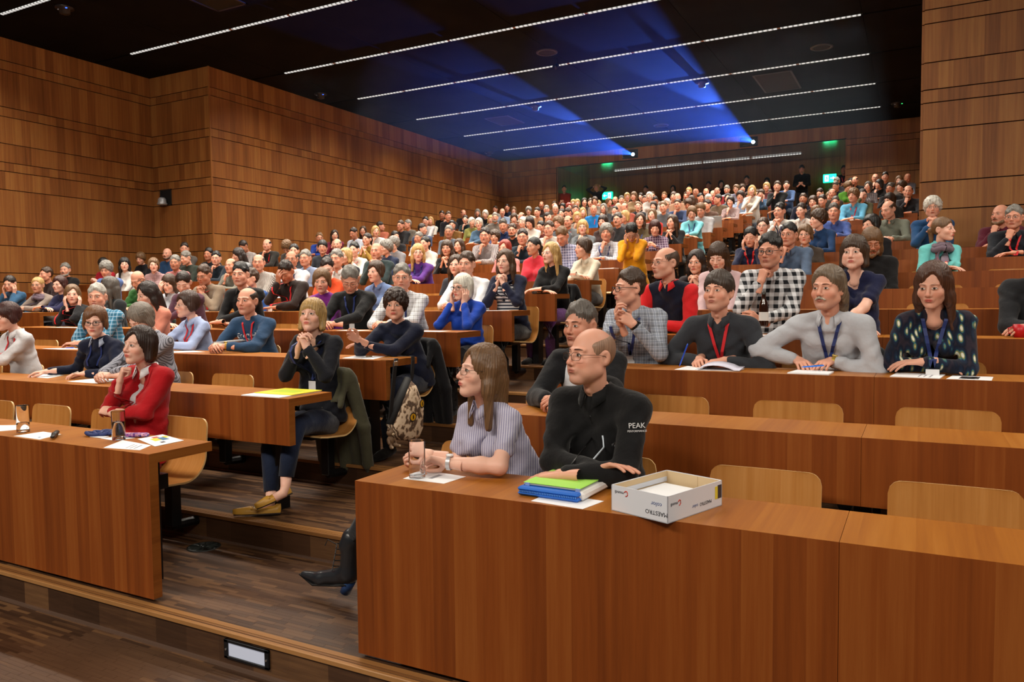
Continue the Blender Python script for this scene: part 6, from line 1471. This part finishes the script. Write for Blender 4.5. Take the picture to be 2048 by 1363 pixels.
for k in (-.115, .10): MB().box((k, -.158, -.001), (k + .018, -.15, .010)).build('hinge', plain('hinge_blue', '8aa0d0', .4), r)
# paper box: four corners, lid of a paper carton turned upside down
BX = [(-.953, 2.545), (-.725, 2.466), (-.624, 2.781), (-.86, 2.869)]
cx_, cy_ = sum(p[0] for p in BX) / 4, sum(p[1] for p in BX) / 4; ex_ = Vector((BX[1][0] - BX[0][0], BX[1][1] - BX[0][1], 0)); ang_ = math.atan2(ex_.y, ex_.x); Lx = ex_.length / 2; Ly = math.dist(BX[1], BX[2]) / 2
r = empty('paper_box', (cx_, cy_, .7606), 'open white paper carton with upside-down lettering on the right front desk', 'box', rz=ang_)
M_CARD = plain('white_card', 'dfe2ea', .6); M_KRAFT = plain('kraft_card', 'cdb48e', .75); Hb = .092
for a, b, nm in (((-Lx, -Ly, 0), (Lx, -Ly + .003, Hb), 'front_side'), ((-Lx, Ly - .003, 0), (Lx, Ly, Hb), 'back_side'), ((-Lx, -Ly, 0), (-Lx + .003, Ly, Hb), 'left_side'), ((Lx - .003, -Ly, 0), (Lx, Ly, Hb), 'right_side'), ((-Lx, -Ly, 0), (Lx, Ly, .003), 'bottom')): MB().box(a, b).build(nm, M_CARD, r)
for a, b in (((-Lx + .0035, -Ly + .004, .004), (-Lx + .0055, Ly - .004, Hb - .002)), ((Lx - .0055, -Ly + .004, .004), (Lx - .0035, Ly - .004, Hb - .002)), ((-Lx + .004, Ly - .0055, .004), (Lx - .004, Ly - .0035, Hb - .002)), ((-Lx + .004, -Ly + .0035, .004), (Lx - .004, -Ly + .0055, Hb - .002)), ((.02, Ly - .0075, .004), (.022, Ly - .006, Hb - .004))): MB().box(a, b).build('lining', M_KRAFT, r)
MB().box((-Lx + .012, -Ly + .012, .004), (Lx - .012, Ly - .03, .050), 0, .002).build('paper_ream', M_PAPER, r); MB().box((-Lx + .006, -Ly + .01, .052), (-Lx + .008, Ly - .01, .07)).build('wrapper_band', plain('wrapper_grey', 'c8ccd6', .6), r)
def lettering(s, size, M4, mat, parent, name='lettering', ext=.0003):
    c = bpy.data.curves.new(name, 'FONT'); c.body = s; c.size = size; c.extrude = ext; c.align_x = 'CENTER'; c.align_y = 'CENTER'; c.resolution_u = 2; c.materials.append(mat)
    o = link(bpy.data.objects.new(name, c), parent); o.matrix_basis = M4; return o
def face(p, xa, za): 
    xa, za = Vector(xa).normalized(), Vector(za).normalized(); ya = za.cross(xa); m = Matrix((xa, ya, za)).transposed().to_4x4(); m.translation = p; return m
INK = plain('ink_dark', '33343c', .6); INKB = plain('ink_blue', '5a6a9a', .6); INKR = plain('ink_red', 'c8402c', .6)
for (p, xa, za, q) in (((Lx * .62, -Ly - .0006, .028), (-1, 0, 0), (0, -1, 0), 1), ((Lx + .0006, Ly * .36, .030), (0, -1, 0), (1, 0, 0), .8)):
    p = Vector(p); xa_ = Vector(xa)
    lettering('MAESTRO', .021 * q, face(p, xa, za), INK, r); lettering('color', .021 * q, face(p + Vector((0, 0, .030 * q)) if q == 1 else p + xa_ * .065 + Vector((0, 0, -.0)), xa, za), INKB, r)
for (p, xa, za, u) in (((-Lx * .70, -Ly - .0006, .070), (-1, 0, 0), (0, -1, 0), (1, 0, 0)), ((Lx + .0006, -Ly * .78, .060), (0, -1, 0), (1, 0, 0), (0, 1, 0))):
    p = Vector(p); u = Vector(u); lettering('mondi', .016, face(p, xa, za), INK, r)
    m = MB(); m.tube([p + u * (.030 + .007 * math.cos(a)) + Vector((0, 0, .009 * math.sin(a))) for a in [math.pi * 1.5 * k / 8 - 1.9 for k in range(9)]], .0018, 5); m.build('emblem', INKR, r)
MB().box((Lx + .0004, Ly * .72, .03), (Lx + .001, Ly * .82, .075)).build('label_yellow', P_YEL, r); MB().box((Lx + .0004, Ly * .82, .03), (Lx + .001, Ly * .97, .078)).build('label_picture', P_DK, r)
# coats over chair backs
def drape(name, x0, x1, y, zt, z1, drop, lab, cat, col, seed, lean=.14):
    r = empty(name, ((x0 + x1) / 2, y, zt - drop), lab, cat); g = G((x0 - x1 - .08, -.25, -.08), (x1 - x0 + .08, .36, drop + .1), .013); cx = (x0 + x1) / 2; rn = random.Random(seed); n = 9
    for k in range(n):
        q = k / (n - 1); xx = x0 - cx + (x1 - x0) * q; a = Vector((xx, .02 * math.sin(k * 2.1), drop - .015 * abs(2 * q - 1) ** 2)); b = Vector((xx * 1.02 + rn.uniform(-.02, .02), .05 + lean + rn.uniform(-.02, .03), rn.uniform(.0, .10) + z1))
        m_ = a.lerp(b, .45) + Vector((0, .03, 0)); g.cap(a, m_, .026, .034, .03); g.cap(m_, b, .034, .028 + rn.uniform(0, .012), .03)
        g.cap(a, a + Vector((0, -.07, -.16 - rn.uniform(0, .1))), .026, .022, .03)
    g.cap((x0 - cx, 0, drop), (x1 - cx, 0, drop), .030, .030, .03)
    # an empty sleeve
    e = x1 - cx; g.cap((e, .02, drop - .05), (e + .05, .10, drop * .5), .05, .045, .03); g.cap((e + .05, .10, drop * .5), (e + .03, .16, z1 + .12), .045, .04, .02)
    solid('fabric', g, cloth(col), r); return r
r = drape('coat', -3.93, -3.53, 4.20, 1.02, 0, .80, 'olive green coat hanging over the aisle chair of the second left row', 'coat', '4c4a38', 3)
for z in (.3, .46): MB().lathe([(.011, .004), (.009, .006), (0, .006)], n=10).build('button', plain('coat_button', '1a1612', .4), r).matrix_basis = Matrix.Translation((.262, .14, z)) @ Matrix.Rotation(R_(90), 4, 'Y')
drape('jacket_on_chair', -3.88, -3.48, 5.20, 1.18, 0, .78, 'black jacket hanging over the aisle chair of the third left row', 'jacket', '16161a', 5)
drape('jacket_on_chair', -.62, -.22, 5.24, 1.17, .25, .5, 'grey jacket over the chair behind the pale grey shirt', 'jacket', '2b2d30', 6)
drape('jacket_on_chair', -3.9, -3.5, 8.15, 1.66, .1, .6, 'dark jacket over the aisle chair of the sixth left row', 'jacket', '17171a', 8)
r = empty('shoulder_bag', (-3.60, 9.12, 1.45), 'cream cloth bag hanging at the aisle end of the seventh left row', 'bag')
solid('bag_body', G((-.12, -.14, -.14), (.12, .14, .26), .012).ell((0, 0, .02), (.05, .10, .11), .03).cap((0, -.05, .1), (0, .02, .2), .03, .012, .03).cap((0, .06, .1), (0, .02, .2), .03, .012, .03), cloth('b8a68c'), r)
# bag with a printed cat's eyes, strap over the desk end
def fur():
    t = NT('cat_print', .8); v = t.coord('Object', (1, 1, 1)); a = t.new('ShaderNodeTexWave'); a.inputs['Scale'].default_value = 9; a.inputs['Distortion'].default_value = 7; a.inputs['Detail'].default_value = 3; a.inputs['Detail Scale'].default_value = 2; t.ln(v, a.inputs['Vector'])
    t.base(t.ramp(a.outputs['Fac'], [(.2, s2l('5a4434')), (.5, s2l('a88a6c')), (.8, s2l('d8c0a4'))])); return t.m
r = empty('hanging_bag', (-3.335, 4.60, .45), 'shoulder bag printed with a cat face hanging from the third left desk', 'bag')
poly = [(-.20, .17), (-.165, .205), (.03, .50), (.10, .44), (.17, .30), (.155, .11), (.11, .07), (.0, .05), (-.12, .07)]
poly = [(-.19, .18), (.035, .475), (.10, .43), (.185, .27), (.17, .10), (.12, .04), (.0, .035), (-.10, .06)]
V = [(.03 * (1 if i else 1), y, z) for i, (y, z) in enumerate(poly)]; n = len(poly)
cy0, cz0 = sum(p[0] for p in poly) / n, sum(p[1] for p in poly) / n
V = []
for s_, (xx, k) in enumerate(((-.035, 1.0), (-.045, .8), (.035, 1.0), (.058, .78))): V += [(xx, cy0 + (y - cy0) * k, cz0 + (z - cz0) * k) for y, z in poly]
V += [(-.05, cy0, cz0), (.066, cy0, cz0)]
F = []
for i in range(n):
    j = (i + 1) % n; F += [(i, j, 2 * n + j, 2 * n + i), (j, i, n + i, n + j), (2 * n + i, 2 * n + j, 3 * n + j, 3 * n + i), (n + j, n + i, 4 * n), (3 * n + i, 3 * n + j, 4 * n + 1)]
MB().add(V, F).build('bag_body', fur(), r, True)
MB().tube([(.0, -.19, .185), (.0, -.10, .315), (.0, .04, .49)], [.03, .036, .03], 10, 0, True, 1).build('black_rim', plain('strap_black', '0e0e10', .7), r, True)
for (y, z, w_) in ((.0, .215, .034), (.118, .30, .022)):
    m = MB(); m.add([(.066 + .003, y + w_ * math.cos(2 * math.pi * k / 16), z + .026 * math.sin(2 * math.pi * k / 16)) for k in range(16)] + [(.0715, y, z)], [(16, k, (k + 1) % 16) for k in range(16)], 0)
    m.build('printed_eye', plain('cat_eye', 'd8a018', .5), r); m = MB(); m.add([(.0725, y + w_ * .22 * math.cos(2 * math.pi * k / 12), z + .016 * math.sin(2 * math.pi * k / 12)) for k in range(12)] + [(.0728, y, z)], [(12, k, (k + 1) % 12) for k in range(12)]); m.build('printed_pupil', M_BLACK, r)
    MB().tube([(.069, y + (w_ + .004) * math.cos(2 * math.pi * k / 16), z + .030 * math.sin(2 * math.pi * k / 16)) for k in range(17)], .004, 5, 0, False).build('eye_outline', plain('cat_dark', '2a1c14', .8), r)
def strap(pts, w_, nm):
    V = []; 
    for p in pts: V += [(p[0] - .004, p[1] - w_, p[2]), (p[0] + .004, p[1] - w_, p[2]), (p[0] + .004, p[1] + w_, p[2]), (p[0] - .004, p[1] + w_, p[2])]
    k = len(pts); F = [(i * 4 + a, i * 4 + (a + 1) % 4, i * 4 + 4 + (a + 1) % 4, i * 4 + 4 + a) for i in range(k - 1) for a in range(4)] + [(3, 2, 1, 0), (k * 4 - 4, k * 4 - 3, k * 4 - 2, k * 4 - 1)]
    return MB().add(V, F).build(nm, plain('strap_black', '0e0e10', .7), r)
strap([(-.14, -.10, .648), (.02, -.125, .652), (.028, -.15, .62), (.02, -.17, .45), (.0, -.19, .20)], .02, 'strap')
strap([(-.14, .12, .648), (-.01, .12, .652), (-.005, .115, .62), (.0, .09, .50), (0, .06, .44)], .018, 'strap')
MB().box((.026, -.17, .60), (.034, -.12, .635), 0, .003).build('buckle', plain('chrome', 'd0d0d0', .2, 1), r)
MB().tube([(.01, -.21 + .018 * math.cos(2 * math.pi * k / 14), .17 + .018 * math.sin(2 * math.pi * k / 14)) for k in range(15)], .003, 6, 0, False).build('ring', plain('chrome', 'd0d0d0', .2, 1), r)
r2 = empty('bear_charm', (-3.31, 4.38, .47), 'small brown bear keyring hanging beside the bag', 'charm')
BR = plain('bear_brown', '6a5038', .6); BL = plain('bear_light', 'b09878', .6)
solid('bear_body', G((-.06, -.07, -.02), (.06, .07, .17), .005).ell((0, 0, .055), (.026, .028, .034), .008).ell((0, 0, .110), (.026, .028, .026), .006).ell((0, -.022, .137), (.007, .010, .010), .004).ell((0, .022, .137), (.007, .01, .01), .004).cap((.01, -.03, .06), (.02, -.04, .04), .011, .010, .006).cap((.01, .03, .06), (.02, .04, .04), .011, .01, .006).cap((.02, -.022, .022), (.04, -.042, .014), .014, .013, .006).cap((.02, .022, .022), (.04, .042, .014), .014, .013, .006), BR, r2)
solid('muzzle', G((.01, -.02, .08), (.05, .02, .125), .004).ell((.026, 0, .102), (.012, .012, .010), .004), BL, r2)
for s_ in (-1, 1): solid('paw_pad', G((.03, s_ * .042 - .02, -.01), (.07, s_ * .042 + .02, .04), .004).ell((.052, s_ * .042, .015), (.005, .010, .010), .002), BL, r2)
MB().tube([(0, 0, .14), (0, -.005, .172)], .002, 5).build('chain', plain('chrome', 'd0d0d0', .2, 1), r2)
# the brown bottle
h9 = HB['H9']; r = empty('bottle', (h9['x'] + .02, 5.56, 1.31), 'brown glass bottle with white label held in front of the checked shirt', 'bottle')
MB().lathe([(0, 0), (.030, 0), (.032, .01), (.032, .13), (.026, .165), (.014, .195), (.0135, .235), (.015, .240), (.0, .242)], n=20).build('glass_body', plain('amber_glass', '2a1206', .08), r, True); MB().lathe([(.0326, .04), (.0326, .10)], n=20).build('bottle_label', plain('label_white', 'd8d4d0', .6), r, True); MB().lathe([(.0150, .222), (.0155, .243), (0, .246)], n=16).build('cap', plain('cap_dark', '2a2620', .4), r, True)
# pens
for p, d, lab, c in (((HB['H6']['x'] - .17, 4.56, 1.10), (.06, -.03, .14), 'blue ballpoint pen in the writing hand, third right row', '1a50d0'), ((HB['H7']['x'] - .12, 4.60, 1.115), (.12, .01, .012), 'bright blue pen between two hands, third right row', '1f78e8'), ((-5.90, 3.72, .97), (.10, -.02, .02), 'white pen held by the person bent over papers', 'e0e0e6'), ((-3.74, 4.66, 1.093), (.02, .05, .0), 'small bronze pen on white sheets, third left desk', '8a6a3a'), ((-7.40, 4.60, 1.094), (.09, .03, 0), 'blue pen on white paper, third left desk', '1f4ad0')):
    r = empty('pen', p, lab, 'pen'); d = Vector(d); m = MB(); m.tube([(0, 0, 0), d * .15, d * .9, d], [.0012, .0042, .0042, .003], 8); m.build('barrel', plain('pen_' + c, c, .35), r, True); MB().tube([d * .55 + Vector((0, 0, .005)), d * .95 + Vector((0, 0, .005))], .0012, 5).build('clip', plain('chrome', 'd0d0d0', .2, 1), r)
# red cup at the right edge, phone
r = empty('cup', (.545, 5.62, 1.2495), 'red cup at the right picture edge, fourth right desk', 'cup'); MB().lathe([(0, 0), (.032, 0), (.038, .08), (.036, .08), (.030, .006), (0, .006)], n=20).build('cup_body', plain('cup_red', 'b8101c', .4), r, True); MB().tube([(-.036, 0, .065), (-.062, 0, .055), (-.058, 0, .025), (-.034, 0, .02)], .005, 6).build('cup_handle', plain('cup_red', 'b8101c', .4), r, True)
# worn things of the people in front: watches, lettering, hood, legs
def worn(P, nm, m, mat, smooth=True): return m.build(nm, mat, P, smooth)
def watch(n, side, c, case):
    r = HEROES[n]; E, W = r['B']['ar'][side]; d = Vector(W - E).normalized(); p = Vector(W) - d * .012; a = d.cross(Vector((0, 0, 1))).normalized(); b = a.cross(d).normalized()
    m = MB(); m.tube([p - d * .009, p + d * .009], .0315 if r['sex'] == 'W' else .034, 16, 0, False); worn(r['obj'], 'watch', m, plain('watch_' + c, c, .4, .5)).data.materials
    m = MB(); q = p + b * (.034 if r['sex'] == 'W' else .037); m.tube([q - b * .004, q + b * .004], [.017, .015], 14); worn(r['obj'], 'watch_face', m, plain('watch_' + case, case, .25, .3))
watch('H2', 1, 'c8c8cc', 'f0f0f2'); watch('H7', 1, 'b89a48', 'd8c070'); watch('H4', 1, '1c1c20', '3a3a40'); watch('H17', 1, 'b08a3a', 'd0b060')
r = HEROES['H1']; N, Rt, B1 = r['B']['N'], r['B']['Rt'], r['B']; FL = cloth('121214')
P_ = []; rs = []
for k in range(17):
    a = R_(-112 + 224 * k / 16); q = abs(k - 8) / 8; P_.append(N + Rt @ np.array((math.sin(a) * (.088 - .014 * q), math.cos(a) * .092 + .004, .045 - .065 * q * q))); rs.append(.044 - .034 * q)
m = MB(); m.tube(P_, rs, 12, 0, True, 1.0); worn(r['obj'], 'hood', m, FL)
zp = [np.array((N[0] + (Rt @ np.array((0, -.08, 0)))[0] * (.7 + .3 * q), (B1['sy'](N[0] + (Rt @ np.array((0, -.08, 0)))[0], N[2] - .07 - .2 * q) or N[1] - .1) - .004, N[2] - .07 - .2 * q)) for q in (0, .25, .5, .75, 1)]
m = MB(); m.tube(zp, .004, 5); worn(r['obj'], 'zip', m, plain('zip_dark', '050506', .3))
px_ = N + Rt @ np.array((.095, -.1, -.16)); y0 = (B1['sy'](px_[0], px_[2]) or px_[1]) - .003; y1 = (B1['sy'](px_[0] - .012, px_[2] - .10) or y0) - .003
m = MB(); m.tube([(px_[0] - .03, y0, px_[2] + .01), (px_[0] - .024, y0, px_[2] - .04), (px_[0] - .028, y1, px_[2] - .10)], .0042, 6); worn(r['obj'], 'pocket_zip', m, plain('zip_white', 'c8d4e0', .5))
WH = plain('print_white', 'd8d8da', .6)
pc = Vector((px_[0] + .03, (B1['sy'](px_[0] + .03, px_[2] - .02) or y0) - .006, px_[2] - .02)); wrap_text(r, 'P', .04, px_[0] + .03, px_[2] - .02, plain('print_grey2', '8a8c90', .6), 'logo', 0, .004)
S1, E1 = B1['Sh'][1], B1['ar'][1][0]; pp = Vector(S1 + (E1 - S1) * .30); dc = (Vector((-r['x'] * 1.0, -3.05, .3)) - pp); dc.z = .25; dc = dc.normalized(); dc = Vector((.55, -.8, .25)).normalized(); xa = Vector((0, 0, 1)).cross(dc).normalized()
lettering('PEAK', .030, face(pp + dc * .072, xa, dc), WH, r['obj'], 'sleeve_lettering'); lettering('PERFORMANCE', .0115, face(pp + dc * .075 + Vector((0, 0, -.022)), xa, dc), WH, r['obj'], 'sleeve_lettering')
r = HEROES['H17']; N, Rt, B1 = r['B']['N'], r['B']['Rt'], r['B']
for s_, sz_, dz_ in (('Gremmelt', .062, -.12), ('the Original', .034, -.165), ('ATHLETICS', .038, -.205)): wrap_text(r, s_, sz_, N[0] + .0, N[2] + dz_, WH, 'chest_lettering', .25, .005, .12)
def leg(m, pts, rs): m.tube(pts, rs, 12)
r = HEROES['H14']; o_ = Vector((r['x'], Y0 + PITCH + .28, TREAD)); W = lambda *p: Vector(p) - o_
JN = cloth('1c2740'); SKB = skin(SKIN['w1'], 'w1'); LO = plain('loafer_tan', 'b98a34', .4)
m = MB(); leg(m, [W(-3.83, 4.14, .66), W(-3.82, 3.95, .67), W(-3.79, 3.74, .66), W(-3.74, 3.66, .56), W(-3.67, 3.59, .30)], [.095, .085, .068, .060, .046]); leg(m, [W(-3.67, 4.14, .66), W(-3.64, 3.95, .70), W(-3.57, 3.72, .70), W(-3.54, 3.64, .60), W(-3.53, 3.585, .41)], [.095, .085, .068, .06, .048]); worn(r['obj'], 'jeans', m, JN)
m = MB(); leg(m, [W(-3.67, 3.59, .32), W(-3.665, 3.575, .22), W(-3.71, 3.50, .20)], [.036, .032, .028]); leg(m, [W(-3.53, 3.585, .42), W(-3.522, 3.565, .35), W(-3.52, 3.545, .315), W(-3.55, 3.50, .29)], [.038, .030, .031, .028]); worn(r['obj'], 'ankles', m, SKB)
def loafer(heel, toe, roll):
    h_, t_ = Vector(heel), Vector(toe); d = (t_ - h_).normalized(); u = Vector((0, 0, 1)); u = (u - d * u.dot(d)).normalized(); s_ = d.cross(u); L = (t_ - h_).length
    up = MB(); n = 12; V = []
    for k in range(n):
        q = k / (n - 1); wd = .034 * (math.sin(math.pi * min(1, .12 + .88 * q) ** .8) ** .5 * .55 + .45) * (.86 if q < .4 else 1); wd *= (1 - max(0, q - .86) * 3.6); hh = .052 - .010 * q - .03 * max(0, q - .6); wd = max(wd, .010)
        c = h_ + d * (L * q)
        for a in range(10):
            t = math.pi * a / 9; V.append(c + s_ * (wd * math.cos(t)) + u * (.012 + max(hh, .012) * math.sin(t) * (.55 if .15 < q < .55 and 2 < a < 7 else 1)))
    F = [(i * 10 + a, (i + 1) * 10 + a, (i + 1) * 10 + a + 1, i * 10 + a + 1) for i in range(n - 1) for a in range(9)] + [(0, a, a + 1) for a in range(1, 9)] + [((n - 1) * 10, (n - 1) * 10 + a + 1, (n - 1) * 10 + a) for a in range(1, 9)]
    up.add(V, F); return up, (h_, t_, d, u, s_, L)
for heel, toe in ((W(-3.575, 3.575, .172), W(-3.80, 3.39, .176)), (W(-3.50, 3.60, .305), W(-3.625, 3.42, .225))):
    m, (h_, t_, d, u, s_, L) = loafer(heel, toe, 0); o = m.build('loafer', LO, r['obj'], True)
    m = MB(); m.tube([h_ + d * .0 + u * .006, h_ + d * L * .5 + u * .006, h_ + d * L * .98 + u * .008], [.030, .031, .020], 10, 0, True, .3); m.build('sole', plain('sole_dark', '33241a', .6), o, True)
    m = MB(); c = h_ + d * L * .60 + u * .052; m.tube([c - s_ * .03 - u * .012, c, c + s_ * .03 - u * .012], .006, 6, 0, True, .5); m.build('strap', LO, o, True)
r = HEROES['H2']; o_ = Vector((r['x'], Y0 + .28, 0)); W = lambda *p: Vector(p) - o_; LB = plain('boot_leather', '23262b', .28)
g = G((-1.15, -.40, .0), (-.35, -.05, .60), .009)
T_ = lambda *p: np.array(W(*p))
g.cap(T_(-2.475, 2.95, .34), T_(-2.50, 2.95, .17), .052, .046, .02).cap(T_(-2.50, 2.95, .15), T_(-2.68, 2.95, .105), .046, .034, .03).cap(T_(-2.68, 2.95, .10), T_(-2.80, 2.95, .105), .034, .018, .02).cap(T_(-2.49, 2.95, .30), T_(-2.47, 2.95, .335), .056, .056, .004)
b_ = solid('boot', g, LB, r['obj'])
m = MB(); m.tube([W(-2.82, 2.95, .105), W(-2.72, 2.95, .070), W(-2.60, 2.95, .085), W(-2.50, 2.95, .105)], [.018, .034, .030, .034], 10, 0, True, .3); m.build('boot_sole', M_BLACK, b_, True)
m = MB(); m.tube([W(-2.495, 2.95, .125), W(-2.53, 2.95, .055)], [.032, .026], 10); m.build('boot_heel', plain('heel_blue', '23406e', .3), b_, True)
m = MB()
for k in range(5): q = k / 4; c = W(-2.56 + .03 * q, 2.95, .17 + .12 * q); m.tube([c + Vector((-.015, -.04, 0)), c + Vector((-.035, -.01, .012)), c + Vector((-.03, .03, 0))], .003, 5)
m.tube([W(-2.545, 2.91, .31), W(-2.59, 2.90, .33), W(-2.60, 2.89, .30)], .0025, 5); m.build('laces', plain('lace_black', '0c0c0e', .7), b_)
m = MB(); leg(m, [W(-2.475, 2.95, .32), W(-2.36, 2.95, .48), W(-2.16, 2.97, .62), W(-1.9, 3.1, .60), W(-1.72, 3.2, .56)], [.046, .055, .068, .085, .095]); m.build('crossed_leg', cloth('1c1e26'), r['obj'], True)
